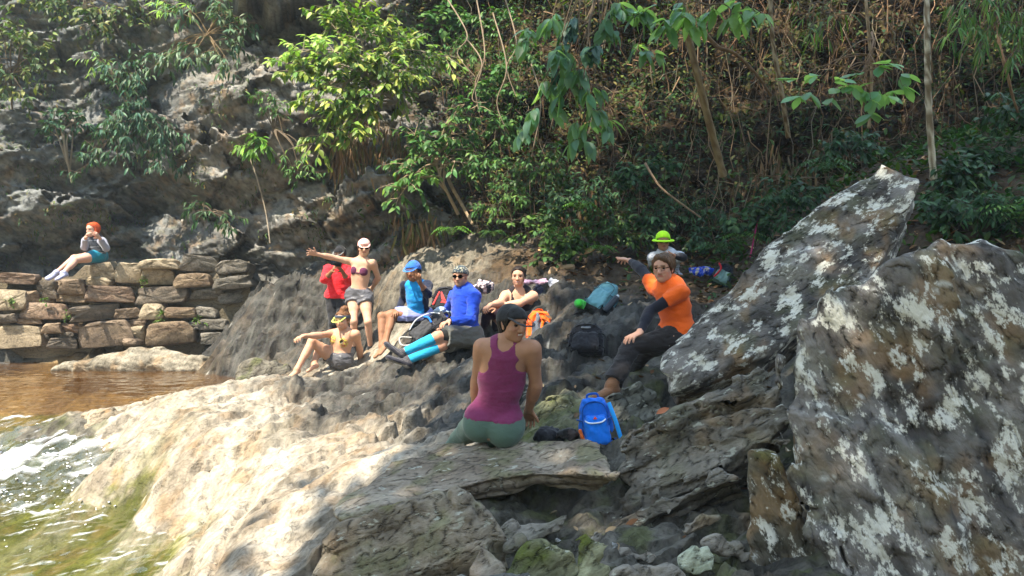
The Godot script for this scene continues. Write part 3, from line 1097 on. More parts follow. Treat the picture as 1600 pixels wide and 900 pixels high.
func make_plants() -> void:
	make_leaf_materials()
	var bright := [Color(0.23, 0.31, 0.05), Color(0.17, 0.27, 0.05), Color(0.10, 0.19, 0.04), Color(0.30, 0.36, 0.10)]
	var deep := [Color(0.035, 0.085, 0.035), Color(0.05, 0.11, 0.045), Color(0.03, 0.065, 0.03)]
	var blue := [Color(0.055, 0.125, 0.075), Color(0.04, 0.095, 0.06), Color(0.07, 0.14, 0.07)]
	var fresh := [Color(0.07, 0.16, 0.045), Color(0.05, 0.12, 0.035), Color(0.10, 0.20, 0.05)]
	shrub("shrub", "bright yellow-green sunlit shrub leaning out from the cliff above the bathers", "shrub", P(632, 178, 11.2),
		around([[470, 75, 10.6], [500, 40, 10.7], [545, 25, 10.7], [600, 45, 10.7], [640, 70, 10.7], [455, 105, 10.6], [500, 110, 10.4], [545, 95, 10.3], [590, 100, 10.4], [640, 115, 10.5], [680, 95, 10.7], [490, 150, 10.4], [520, 185, 10.4], [545, 215, 10.4], [500, 225, 10.4], [560, 160, 10.3], [620, 140, 10.4]], 2, 14, 12, 0.15, 3),
		{"size": 0.15, "per": 90, "twigs": 9, "colours": bright, "reach": 0.42, "stem": 0.022, "bark": Color(0.3, 0.25, 0.19), "apart": 180, "along": 0.6})
	shrub("shrub", "green shrub with hanging leafy branches below and right of the sunlit shrub", "shrub", P(716, 335, 10.5),
		around([[640, 270, 10.2], [620, 300, 10.2], [665, 240, 10.2], [700, 200, 10.2], [735, 165, 10.2], [655, 215, 10.3], [630, 250, 10.3], [690, 250, 10.2], [740, 255, 10.3], [720, 225, 10.2]], 2, 12, 10, 0.15, 5),
		{"size": 0.14, "per": 44, "twigs": 6, "colours": fresh, "reach": 0.36, "stem": 0.02, "bark": Color(0.32, 0.24, 0.16), "leaf": "ovate", "apart": 120})
	shrub("shrub", "blue-green shrub with drooping narrow leaves hanging down the shaded left cliff", "shrub", P(225, 190, 13.0),
		around([[150, 85, 12.6], [185, 110, 12.5], [215, 130, 12.5], [225, 95, 12.6], [190, 165, 12.5], [225, 165, 12.4], [180, 200, 12.5], [215, 205, 12.4], [150, 245, 12.5], [135, 265, 12.6], [185, 235, 12.5], [250, 195, 12.4], [270, 225, 12.4], [285, 215, 12.5], [240, 245, 12.5], [265, 255, 12.6]], 2, 12, 12, 0.15, 7),
		{"size": 0.16, "per": 60, "twigs": 8, "colours": blue, "reach": 0.38, "leaf": "narrow", "droop": 0.7, "apart": 100})
	shrub("shrub", "shrub with pale narrow leaves at the top left beside the rock overhang", "shrub", P(330, 60, 12.6),
		around([[255, 15, 12.2], [290, 10, 12.2], [335, 12, 12.2], [375, 45, 12.2], [345, 30, 12.1], [280, 90, 12.2], [305, 85, 12.1], [345, 85, 12.1], [370, 72, 12.1], [350, 110, 12.2], [265, 95, 12.3]], 2, 12, 9, 0.12, 9),
		{"size": 0.18, "per": 30, "twigs": 5, "colours": [Color(0.09, 0.16, 0.09), Color(0.06, 0.12, 0.07), Color(0.12, 0.18, 0.10)], "reach": 0.34, "leaf": "narrow", "droop": 0.6, "apart": 80, "bark": Color(0.28, 0.2, 0.12)})
	shrub("shrub", "bushy light-leaved shrub at the far left edge of the cliff", "shrub", P(20, 180, 13.2),
		around([[10, 60, 12.7], [40, 70, 12.7], [65, 60, 12.7], [75, 70, 12.8], [10, 110, 12.7], [45, 115, 12.6], [50, 150, 12.7], [10, 140, 12.7], [70, 100, 12.8], [-20, 90, 12.7], [25, 40, 12.8]], 2, 12, 12, 0.15, 11),
		{"size": 0.14, "per": 34, "twigs": 5, "colours": [Color(0.11, 0.15, 0.05), Color(0.08, 0.13, 0.06), Color(0.16, 0.19, 0.06)], "reach": 0.36, "leaf": "ovate"})
	shrub("shrub", "leafy bushes hanging over the cliff top at the upper left", "shrub", P(140, -30, 13.6),
		around([[80, 15, 13.0], [110, 25, 13.0], [145, 15, 13.0], [165, 35, 12.9], [140, 45, 12.9], [110, 10, 13.0], [60, 5, 13.1], [180, 15, 13.0], [200, 50, 13.0], [30, 15, 13.1], [220, 20, 13.0]], 2, 12, 10, 0.15, 13),
		{"size": 0.14, "per": 34, "twigs": 5, "colours": [Color(0.10, 0.15, 0.05), Color(0.07, 0.12, 0.05), Color(0.15, 0.17, 0.05)], "reach": 0.36})
	shrub("sapling", "slim two-stemmed sapling with a small flat crown on the left cliff", "sapling", P(113, 285, 13.0),
		around([[85, 190, 12.8], [110, 182, 12.8], [125, 195, 12.8], [75, 200, 12.9]], 2, 8, 6, 0.1, 15),
		{"size": 0.15, "per": 26, "colours": blue, "reach": 0.25, "stem": 0.02, "bark": Color(0.24, 0.2, 0.15)})
	shrub("plant", "small bright green plant with fingered leaves on the cliff's prow", "plant", P(400, 245, 11.3),
		around([[380, 228, 11.0], [400, 218, 11.0], [418, 232, 11.0], [395, 235, 10.9], [412, 222, 11.0]], 2, 5, 4, 0.05, 17),
		{"size": 0.2, "per": 12, "twigs": 2, "colours": [Color(0.12, 0.27, 0.03), Color(0.09, 0.2, 0.03)], "reach": 0.1, "leaf": "narrow"})
	shrub("plant", "dark ferny plant in the hollow under the overhanging rock", "plant", P(330, 335, 12.4),
		around([[300, 322, 12.0], [320, 325, 12.0], [345, 335, 12.0], [365, 345, 12.0], [310, 335, 11.9], [352, 350, 11.9]], 2, 8, 5, 0.1, 19),
		{"size": 0.17, "per": 14, "twigs": 3, "colours": deep, "reach": 0.2, "leaf": "narrow", "droop": 0.6})
	shrub("plant", "tufts of small leafy plants on the cliff face left of the sunlit shrub", "plant", P(425, 210, 11.6),
		around([[415, 165, 11.2], [430, 185, 11.2], [425, 155, 11.3], [405, 150, 11.3], [460, 260, 11.0], [490, 265, 11.0], [470, 270, 11.0]], 2, 8, 8, 0.1, 21),
		{"size": 0.11, "per": 24, "twigs": 4, "colours": fresh, "reach": 0.2, "leaf": "narrow"})
	# the large-leaved plants, each leaf apart
	shrub("tree_branch", "hanging branches with large dark blue-green leaves near the top centre", "branch", P(930, -60, 8.6),
		around([[940, 192, 7.9], [915, 190, 7.9], [900, 218, 7.9], [890, 75, 8.0], [945, 40, 8.0], [1005, 78, 8.0], [880, 130, 8.0], [845, 165, 8.0], [925, 135, 7.9], [905, 105, 7.9], [965, 20, 8.0], [865, 25, 8.1], [1000, 20, 8.0], [835, 60, 8.2], [870, 95, 8.0], [820, 200, 8.2], [850, 120, 8.1], [900, 35, 8.0], [935, 75, 7.9]], 1, 4, 4, 0.05, 23),
		{"size": 0.25, "per": 20, "twigs": 3, "colours": [Color(0.05, 0.12, 0.085), Color(0.035, 0.085, 0.065), Color(0.055, 0.13, 0.07), Color(0.05, 0.11, 0.08)], "reach": 0.16, "leaf": "ovate", "droop": 0.75, "apart": 300, "stem": 0.014})
	shrub("tree_branch", "branch of broad bright leaves cut by the top edge above the leaning trunk", "branch", P(1120, -70, 7.4),
		around([[1060, 25, 7.0], [1085, 22, 7.0], [1045, 30, 7.0], [1110, 10, 7.0], [1150, 20, 7.0], [1180, 18, 7.0], [1165, 5, 7.0], [1070, 5, 7.1]], 1, 3, 3, 0.05, 25),
		{"size": 0.24, "per": 10, "twigs": 2, "colours": [Color(0.09, 0.2, 0.05), Color(0.06, 0.15, 0.06), Color(0.13, 0.24, 0.06)], "reach": 0.14, "leaf": "ovate", "droop": 0.5, "apart": 300})
	var spray := []
	for e in [[1245, 125], [1265, 140], [1285, 118], [1255, 150], [1290, 150], [1310, 140], [1325, 130], [1345, 115], [1370, 105], [1385, 100], [1350, 140], [1375, 135], [1395, 140], [1360, 155], [1385, 150], [1410, 135], [1365, 175], [1300, 130], [1335, 140], [1398, 118]]:
		spray.append(P(e[0], e[1], 6.5 + 0.1 * sin(e[0] * 1.7)))
	shrub("tree_branch", "low branch of rounded pale green leaves hanging above the leaning slab", "branch", P(1362, 50, 6.8), spray,
		{"size": 0.165, "per": 4, "twigs": 1, "colours": [Color(0.13, 0.28, 0.14), Color(0.10, 0.23, 0.11), Color(0.16, 0.31, 0.14)], "reach": 0.07, "leaf": "round", "droop": 0.05, "apart": 300, "stem": 0.008, "bark": Color(0.2, 0.13, 0.08)})
	shrub("bamboo", "feathery bamboo leaves hanging into the upper right corner", "bamboo", P(1600, -60, 6.9),
		around([[1520, 20, 6.5], [1500, 35, 6.5], [1545, 45, 6.5], [1570, 25, 6.5], [1590, 55, 6.4], [1510, 10, 6.6], [1560, 5, 6.5], [1595, 75, 6.4], [1530, 60, 6.5]], 2, 10, 8, 0.1, 27),
		{"size": 0.17, "per": 26, "twigs": 4, "colours": [Color(0.10, 0.2, 0.05), Color(0.07, 0.15, 0.05), Color(0.15, 0.24, 0.06)], "reach": 0.2, "leaf": "blade", "droop": 0.8, "apart": 60})
	shrub("bamboo", "thin bamboo tuft of light leaves near the top, left of the white-barked stem", "bamboo", P(1290, -20, 8.0),
		around([[1260, 20, 7.8], [1285, 35, 7.8], [1300, 20, 7.8], [1275, 45, 7.8]], 2, 10, 8, 0.1, 29),
		{"size": 0.2, "per": 10, "twigs": 3, "colours": [Color(0.12, 0.2, 0.03), Color(0.09, 0.16, 0.03)], "reach": 0.2, "leaf": "blade", "droop": 0.4})
	# bushes that cover the bank, each its own thing
	var bushes := [[760, 250, 10.1, 0], [800, 300, 9.9, 0], [850, 250, 9.8, 1], [840, 340, 9.6, 1], [900, 300, 9.5, 2], [960, 290, 9.4, 2], [950, 350, 9.3, 1], [1010, 260, 9.5, 2], [1000, 340, 9.5, 2], [1064, 322, 9.6, 2], [780, 190, 10.2, 0], [770, 130, 10.4, 0], [810, 90, 10.4, 0], [730, 80, 10.8, 0], [1104, 372, 9.4, 2], [870, 380, 9.3, 1], [1230, 300, 8.5, 2], [1240, 350, 8.2, 2], [1330, 220, 8.4, 2], [1560, 230, 7.2, 2], [1590, 160, 7.2, 2], [1510, 300, 6.9, 2], [1590, 330, 6.4, 2], [1180, 340, 8.6, 2], [1500, 262, 6.9, 2], [1545, 320, 6.3, 2], [1480, 325, 6.6, 2], [690, 30, 11.2, 0], [780, 30, 10.8, 0]]
	var spot := ["above the shoulder of the woman in the black tank top", "left of the tan shoes on the bank", "above the tan shoes, halfway up the bank", "just above the tan shoes", "above the teal backpack, halfway up the bank", "above the outstretched hand of the man in orange", "low on the bank right of the tan shoes", "left of the leaning trunk, halfway up", "directly above the pointing hand of the man in orange", "just left of the green bucket hat", "in the tangle right of the cliff shrub's roots", "among the bare vines at top centre", "high among the vines left of the large-leaved branches", "behind the topmost bare vines", "right behind the green bucket hat", "low on the bank beside the teal backpack", "below the pale-spotted stem", "left of the leaning slab's upper half", "behind the low branch of rounded leaves", "right of the white-mottled trunk, halfway up", "below the bamboo in the upper right corner", "on the ground right of the white-mottled trunk's foot", "at the right edge just above the huge boulder", "behind the pink trekking pole", "just right of the foot of the white-mottled trunk, upper of two", "lowest at the right, close above the huge boulder", "in the gap between the leaning slab and the huge boulder", "at the very top, left of the vines", "at the very top, among the vines"]
	var k := 0
	for e in bushes:
		var tone: Array = [fresh, [Color(0.055, 0.11, 0.03), Color(0.08, 0.15, 0.03), Color(0.04, 0.08, 0.025)], deep][e[3]]
		shrub("bush", "%s bush %s" % [["fresh green", "yellow-green", "dark green"][e[3]], spot[k]], "bush", P(e[0], e[1] + 45, e[2] + 0.35),
			around([[e[0], e[1], e[2]], [e[0] - 22, e[1] + 12, e[2]], [e[0] + 22, e[1] + 8, e[2]]], 3, 22, 16, 0.15, 40 + k),
			{"size": 0.085 + 0.03 * fposmod(k * 0.37, 1.0), "per": 42, "twigs": 6, "colours": tone, "reach": 0.26, "stem": 0.007, "leaf": ["ovate", "narrow", "ovate", "round"][k % 4], "group": "bushes on the wooded bank", "mat": "leaf_dull" if k % 2 else "leaf"})
		k += 1
	var ferns := [[705, 368, 9.9, 0.3], [870, 372, 9.2, 0.34], [905, 330, 9.3, 0.3], [1125, 395, 8.6, 0.3], [1590, 345, 6.0, 0.4], [1290, 270, 8.0, 0.35], [940, 395, 9.0, 0.25], [1215, 320, 8.3, 0.35], [1160, 380, 8.5, 0.3], [770, 370, 9.7, 0.22]]
	var fern_at := ["beside the bank's rocks above the man in blue", 'low on the bank above the dark blue rucksack', "above the tan shoes, at the bank's foot", 'left of the blue beach towel', 'at the right edge beside the huge boulder', "above the leaning slab's top end", 'by the curled dry brown leaf', "left of the pink trekking pole's grip", 'just left of the pink trekking pole', "above the black tank top woman's head"]
	k = 0
	for e in ferns:
		var at := P(e[0], e[1], e[2])
		fern("green fern " + fern_at[k], at, 9, e[3], [Color(0.08, 0.19, 0.03), Color(0.045, 0.11, 0.03)][k % 2], 60 + k)
		k += 1
	# trunks and stems
	stem_thing("slender_tree", "leaning yellow-brown slender tree trunk in the shaded wood, top centre right", "tree", [[1062, -30, 7.8], [1072, 40, 7.9], [1100, 160, 8.2], [1130, 275, 8.6]], [0.034, 0.048], Color(0.17, 0.115, 0.06), Color(0.26, 0.2, 0.11, 1))
	stem_thing("slender_tree", "straight white-mottled thin tree trunk rising above the leaning slab", "tree", [[1448, -40, 6.9], [1449, 60, 6.9], [1451, 160, 7.0], [1459, 280, 7.1]], [0.026, 0.034], Color(0.22, 0.17, 0.11), Color(0.62, 0.56, 0.44, 1))
	stem_thing("slender_tree", "thin pale-spotted stem left of the low leafy branch", "tree", [[1203, -20, 8.0], [1207, 60, 8.0], [1222, 150, 8.1], [1232, 215, 8.3]], [0.022, 0.03], Color(0.12, 0.08, 0.045), Color(0.32, 0.26, 0.17, 1))
	stem_thing("branch", "crooked bare branch slanting right from the leaning trunk's top", "branch", [[1092, 40, 7.9], [1120, 72, 7.9], [1150, 85, 7.9], [1185, 120, 8.0], [1205, 150, 8.1]], [0.026, 0.014], Color(0.14, 0.09, 0.05))
	stem_thing("sapling", "crooked bare pale sapling near the right edge", "sapling", [[1558, 10, 6.9], [1562, 70, 6.9], [1575, 120, 6.9], [1582, 150, 7.0], [1592, 180, 7.1]], [0.018, 0.01], Color(0.28, 0.17, 0.1))
	stem_thing("sapling", "thin brown stem standing behind the low leafy branch", "sapling", [[1352, -10, 7.3], [1358, 60, 7.3], [1362, 110, 7.4], [1358, 200, 7.6]], [0.016, 0.018], Color(0.2, 0.14, 0.08), Color(0.34, 0.26, 0.17, 1))
	stem_thing("root", "pale woody root snaking down beside the cliff shrubs at the centre", "root", [[695, 262, 10.5], [705, 290, 10.4], [722, 320, 10.4], [738, 350, 10.2]], [0.03, 0.022], Color(0.30, 0.22, 0.14))
	stem_thing("vine", "long thin vine hanging down the cliff's prow", "vine", [[388, 240, 11.2], [402, 280, 11.1], [415, 330, 11.1], [422, 380, 11.0]], [0.012, 0.01], Color(0.3, 0.25, 0.19))
	stem_thing("branch", "fallen dry branch slanting across the bank left of the green hat", "branch", [[1008, 255, 9.2], [1030, 290, 9.0], [1060, 315, 8.9], [1095, 340, 8.9]], [0.016, 0.01], Color(0.24, 0.16, 0.1))
	var vine_at := ["leftmost thin bare vine at top centre", "thin bare vine falling almost straight at top centre", "thin bare vine slanting right, left of the large-leaved branches", "short thin bare vine among the top centre tangle", "thin bare vine nearest the large dark leaves' left side", "lowest thin bare vine, hanging below the large dark leaves"]
	var vk := 0
	for e in [[700, 0, 742, 120], [745, 0, 752, 190], [770, 20, 795, 210], [728, 60, 760, 160], [790, 0, 806, 150], [830, 100, 842, 260]]:
		vk += 1
		stem_thing("vine", vine_at[vk - 1], "vine", [[e[0], e[1], 10.3], [(e[0] + e[2]) * 0.5 + 9, (e[1] + e[3]) * 0.45, 10.0], [(e[0] + e[2]) * 0.5 - 6, (e[1] + e[3]) * 0.7, 10.0], [e[2], e[3], 10.0]], [0.011, 0.006], Color(0.26, 0.2, 0.14), Color(0, 0, 0, 0), "vines in the tangle at top centre")
	make_cover()
	make_canopy()

# what nobody could count: undergrowth, dead leaves, dry twigs and hanging roots
func make_cover() -> void:
	var r := RandomNumberGenerator.new()
	r.seed = 17
	var xf := []
	var cols := []
	var lit := []
	var litc := []
	for k in 64000:
		var px := r.randf_range(560.0, 1800.0)
		var h := r.randf_range(1.5, 7.6)
		var rk := cliff_rocky(px, h)
		var p := cliff_at(px, h)
		var dens := 0.5 + 1.1 * nM.get_noise_3dv(p * 0.5)
		dens *= (1.0 - 0.9 * rk) * lerpf(1.0, 0.6, smooth(950.0, 1250.0, px))
		if r.randf() > dens:
			if r.randf() < (1.0 - rk) * 0.45:
				var b := Basis.from_euler(Vector3(r.randf_range(-0.4, 1.6), r.randf() * TAU, r.randf_range(-0.6, 0.6)))
				lit.append(Transform3D(b * Basis.from_scale(Vector3.ONE * r.randf_range(0.03, 0.085)), p + Vector3(0, 0.02, 0.06)))
				litc.append(tint([Color(0.10, 0.06, 0.032), Color(0.07, 0.042, 0.022), Color(0.16, 0.11, 0.065), Color(0.05, 0.03, 0.018)][r.randi() % 4], r, 0.3))
			continue
		var out := Vector3(-p.x, 0, -p.z).normalized()
		var at := p + out * r.randf_range(0.0, 0.22) + Vector3(0, r.randf_range(-0.03, 0.1), 0)
		var ld := (out * r.randf_range(0.1, 1.0) + Vector3(r.randf_range(-1, 1), r.randf_range(-0.8, 0.5), r.randf_range(-0.6, 0.6))).normalized()
		xf.append(Transform3D(aim(ld, (Vector3.UP + out * 0.4).normalized()) * Basis.from_scale(Vector3.ONE * r.randf_range(0.04, 0.13)), at))
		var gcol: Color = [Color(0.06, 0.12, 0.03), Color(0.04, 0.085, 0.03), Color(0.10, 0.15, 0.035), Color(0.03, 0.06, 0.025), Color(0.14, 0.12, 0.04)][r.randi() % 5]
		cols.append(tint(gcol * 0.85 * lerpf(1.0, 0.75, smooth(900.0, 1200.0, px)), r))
	# low growth on the soil between the boulders and the wood, and tufts in the joints of the dam
	for k in 9000:
		var x := r.randf_range(1.2, 7.0)
		var z := r.randf_range(-9.6, -4.4)
		var w := iw(x, z)
		if r.randf() > w[3] or nM.get_noise_2d(x * 0.9, z * 0.9) < -0.12 + (0.25 if x < 3.4 else 0.0):
			continue
		var ld := Vector3(r.randf_range(-1, 1), r.randf_range(-0.2, 0.9), r.randf_range(-1, 1)).normalized()
		xf.append(Transform3D(aim(ld, Vector3.UP) * Basis.from_scale(Vector3.ONE * r.randf_range(0.05, 0.14)), Vector3(x, ground_y(x, z) + r.randf_range(0.0, 0.16), z)))
		cols.append(tint([Color(0.05, 0.10, 0.028), Color(0.035, 0.07, 0.025), Color(0.07, 0.12, 0.03)][r.randi() % 3], r))
	for e in [[105, 494, 11.5], [252, 490, 11.5], [250, 500, 11.5], [70, 470, 11.5], [310, 500, 11.6], [225, 440, 11.6], [20, 470, 11.5]]:
		for k in 26:
			var p := P(e[0] + r.randfn(0, 4), e[1] + r.randfn(0, 3), e[2])
			xf.append(Transform3D(aim(Vector3(r.randf_range(-1, 1), r.randf_range(-0.6, 0.8), r.randf_range(0.2, 1)).normalized(), Vector3.UP) * Basis.from_scale(Vector3.ONE * r.randf_range(0.03, 0.09)), p))
			cols.append(tint(Color(0.10, 0.17, 0.04), r))
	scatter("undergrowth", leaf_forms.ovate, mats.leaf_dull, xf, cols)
	# patches of small plants and moss tufts on the rock face
	xf = []
	cols = []
	for k in 26000:
		var px := r.randf_range(-150.0, 700.0)
		var h := r.randf_range(1.8, 7.6)
		var p := cliff_at(px, h)
		var g := nM.get_noise_3d(p.x * 0.45, p.y * 0.6, p.z * 0.3) + 0.35 * nB.get_noise_3dv(p * 0.5)
		if px < 260.0:
			g += 0.12
		if g < 0.31:
			continue
		var out := Vector3(-p.x, 0, -p.z).normalized()
		var ld := (out * r.randf_range(0.2, 1.0) + Vector3(r.randf_range(-1, 1), r.randf_range(-1.0, 0.5), r.randf_range(-0.5, 0.5))).normalized()
		xf.append(Transform3D(aim(ld, Vector3.UP) * Basis.from_scale(Vector3.ONE * r.randf_range(0.04, 0.12)), p + out * r.randf_range(0.0, 0.12)))
		cols.append(tint([Color(0.06, 0.12, 0.05), Color(0.09, 0.13, 0.04), Color(0.05, 0.10, 0.055), Color(0.15, 0.12, 0.05)][r.randi() % 4], r))
	scatter("cliff_plants", leaf_forms.narrow, mats.leaf_dull, xf, cols)
	# dead leaves on the ground under the wood and in the cracks
	for k in 2600:
		var x := r.randf_range(0.2, 5.2)
		var z := r.randf_range(-10.0, -3.4)
		var w := iw(x, z)
		if r.randf() > w[3] * 0.9 + w[6] * 0.25 + w[1] * 0.06:
			continue
		lit.append(Transform3D(Basis.from_euler(Vector3(r.randf_range(-0.4, 0.4), r.randf() * TAU, r.randf_range(-0.4, 0.4))) * Basis.from_scale(Vector3.ONE * r.randf_range(0.04, 0.11)), Vector3(x, ground_y(x, z) + 0.015, z)))
		litc.append(tint([Color(0.2, 0.115, 0.055), Color(0.13, 0.07, 0.035), Color(0.3, 0.2, 0.11)][r.randi() % 3], r, 0.3))
	scatter("dead_leaves", leaf_forms.litter, mats.dry, lit, litc)
	# dry twigs, roots and thin stems
	var a := Acc.new()
	for k in 1500:
		var px := r.randf_range(690.0, 1700.0) if k < 1300 else r.randf_range(1000.0, 1700.0)
		var h := r.randf_range(1.9, 7.4)
		var rk := cliff_rocky(px, h)
		if r.randf() < rk:
			continue
		var p := cliff_at(px, h)
		var out := Vector3(-p.x, 0, -p.z).normalized()
		p += out * r.randf_range(0.03, 0.3)
		var up := r.randf() < 0.55
		var dir := Vector3(r.randf_range(-0.35, 0.35), 1, r.randf_range(-0.2, 0.3)).normalized() if up else Vector3(r.randf_range(-1, 1), r.randf_range(-0.8, 0.6), r.randf_range(-0.2, 0.5)).normalized()
		var len := r.randf_range(0.3, 1.7) if up else r.randf_range(0.2, 0.8)
		var bend := Vector3(r.randf_range(-0.12, 0.12), r.randf_range(-0.1, 0.1), r.randf_range(0, 0.12)) * len
		var rad := r.randf_range(0.003, 0.011)
		tube(a, [p - dir * len * 0.5, p - dir * len * 0.15 + bend, p + dir * len * 0.2 - bend * 0.5, p + dir * len * 0.5 + bend * 0.3], [rad, rad * 0.9, rad * 0.7, rad * 0.4], 4, tint([Color(0.115, 0.078, 0.046), Color(0.07, 0.048, 0.027), Color(0.22, 0.165, 0.11)][r.randi() % 3], r, 0.3))
	var tw := put("dry_twigs", a.mesh(), mats.bark)
	tw.set_meta("kind", "stuff")
	# brown grass and rootlets hanging under the sunlit shrub
	xf = []
	cols = []
	for k in 1500:
		var e: Array = [[545, 235, 22, 45], [560, 210, 25, 40], [610, 230, 28, 40], [1240, 285, 40, 50], [1200, 290, 35, 60], [930, 330, 60, 40], [655, 360, 40, 30]][k % 7]
		var px: float = e[0] + r.randfn(0.0, e[2] * 0.5)
		var py: float = e[1] + r.randfn(0.0, e[3] * 0.5)
		var h := 2.0 - (py - 400.0) / FOCAL * lookup(cliff_r, px)
		var p := cliff_at(px, h)
		var out := Vector3(-p.x, 0, -p.z).normalized()
		xf.append(Transform3D(aim((Vector3(r.randf_range(-0.35, 0.35), -1, 0) + out * 0.25).normalized(), out) * Basis.from_scale(Vector3.ONE * r.randf_range(0.15, 0.42)), p + out * r.randf_range(0.02, 0.2)))
		cols.append(tint([Color(0.17, 0.115, 0.065), Color(0.22, 0.16, 0.095), Color(0.11, 0.075, 0.042), Color(0.10, 0.11, 0.04)][r.randi() % 4], r, 0.25))
	scatter("dry_grass", leaf_forms.blade, mats.dry, xf, cols)

# the trees whose crowns stand over the right half of the gorge, above the picture
func make_canopy() -> void:
	var trees := [
		[Vector3(8.0, 1.5, 1.0), "tall tree on the right bank whose crown shades the boulders", [[Vector3(-1.8, 15.2, -5.3), 1.6], [Vector3(0.4, 15.2, -4.7), 2.3], [Vector3(2.8, 15.2, -3.9), 2.4], [Vector3(-3.0, 15.2, -5.6), 1.1], [Vector3(1.8, 15.2, -2.2), 2.2], [Vector3(-0.8, 15.2, -3.9), 1.6], [Vector3(0.4, 14.5, 2.8), 2.6], [Vector3(-1.9, 15.1, 1.3), 2.4], [Vector3(2.4, 15.7, 1.8), 2.6], [Vector3(0.9, 14.5, -1.2), 2.6], [Vector3(-1.8, 15.1, -1.7), 2.2], [Vector3(2.9, 15.7, -2.2), 2.6], [Vector3(-0.1, 14.5, -3.9), 2.4], [Vector3(-3.5, 15.1, -0.7), 1.6], [Vector3(-3.6, 15.7, -2.8), 1.4], [Vector3(3.9, 14.5, 4.3), 2.4], [Vector3(-4.4, 15.1, -1.5), 0.9], [Vector3(-5.9, 15.7, -1.1), 0.8]]],
		[Vector3(3.5, 0.6, 6.5), "tall tree behind the camera whose crown shades the foreground rocks", [[Vector3(-1.7, 13.8, 3.4), 2.5], [Vector3(-3.7, 15.0, 2.1), 2.0], [Vector3(-4.8, 14.4, 1.0), 1.5], [Vector3(-5.2, 13.8, 2.2), 1.8], [Vector3(-6.2, 15.0, 1.9), 1.1], [Vector3(-3.9, 14.4, 0.3), 1.3], [Vector3(-4.9, 13.8, 4.2), 2.2], [Vector3(0.3, 15.0, 5.9), 2.5], [Vector3(-5.3, 14.4, -0.3), 0.9], [Vector3(-2.3, 13.8, 5.8), 2.4]]],
	]
	var r := RandomNumberGenerator.new()
	r.seed = 23
	for e in trees:
		var base: Vector3 = e[0]
		var t := thing("tree", e[1], "tree", base, "")
		var a := Acc.new()
		var fork: Vector3 = base + Vector3(-0.8, 9.0, 0.2)
		tube(a, curve([base, base + Vector3(-0.3, 4.4, 0), fork], 10), [0.34, 0.3, 0.28, 0.27, 0.26, 0.25, 0.24, 0.23, 0.22, 0.21, 0.2], 10, Color(0.14, 0.11, 0.08))
		var xf := []
		var cols := []
		for c in e[2]:
			tube(a, curve([fork, fork.lerp(c[0], 0.5) + Vector3(0, 0.5, 0), c[0]], 8), [0.11, 0.08, 0.06, 0.05, 0.045, 0.04, 0.03, 0.025, 0.02], 6, Color(0.14, 0.11, 0.08))
			for k in int(620 * c[1] * c[1] / 4.0):
				var d := Vector3(r.randfn(), r.randfn() * 0.45, r.randfn()) * 0.5
				var p: Vector3 = c[0] + d * c[1]
				if nM.get_noise_3dv(p * 0.42) < -0.16:
					continue
				xf.append(Transform3D(Basis.from_euler(Vector3(r.randf_range(-0.7, 0.7), r.randf() * TAU, r.randf_range(-0.7, 0.7))) * Basis.from_scale(Vector3.ONE * r.randf_range(0.28, 0.5)), p - base))
				cols.append(tint([Color(0.06, 0.12, 0.03), Color(0.09, 0.15, 0.04)][r.randi() % 2], r))
		for k in a.v.size():
			a.v[k] -= base
		put("trunk", a.mesh(), mats.bark, t)
		scatter("crown", leaf_forms.ovate, mats.leaf, xf, cols, t)

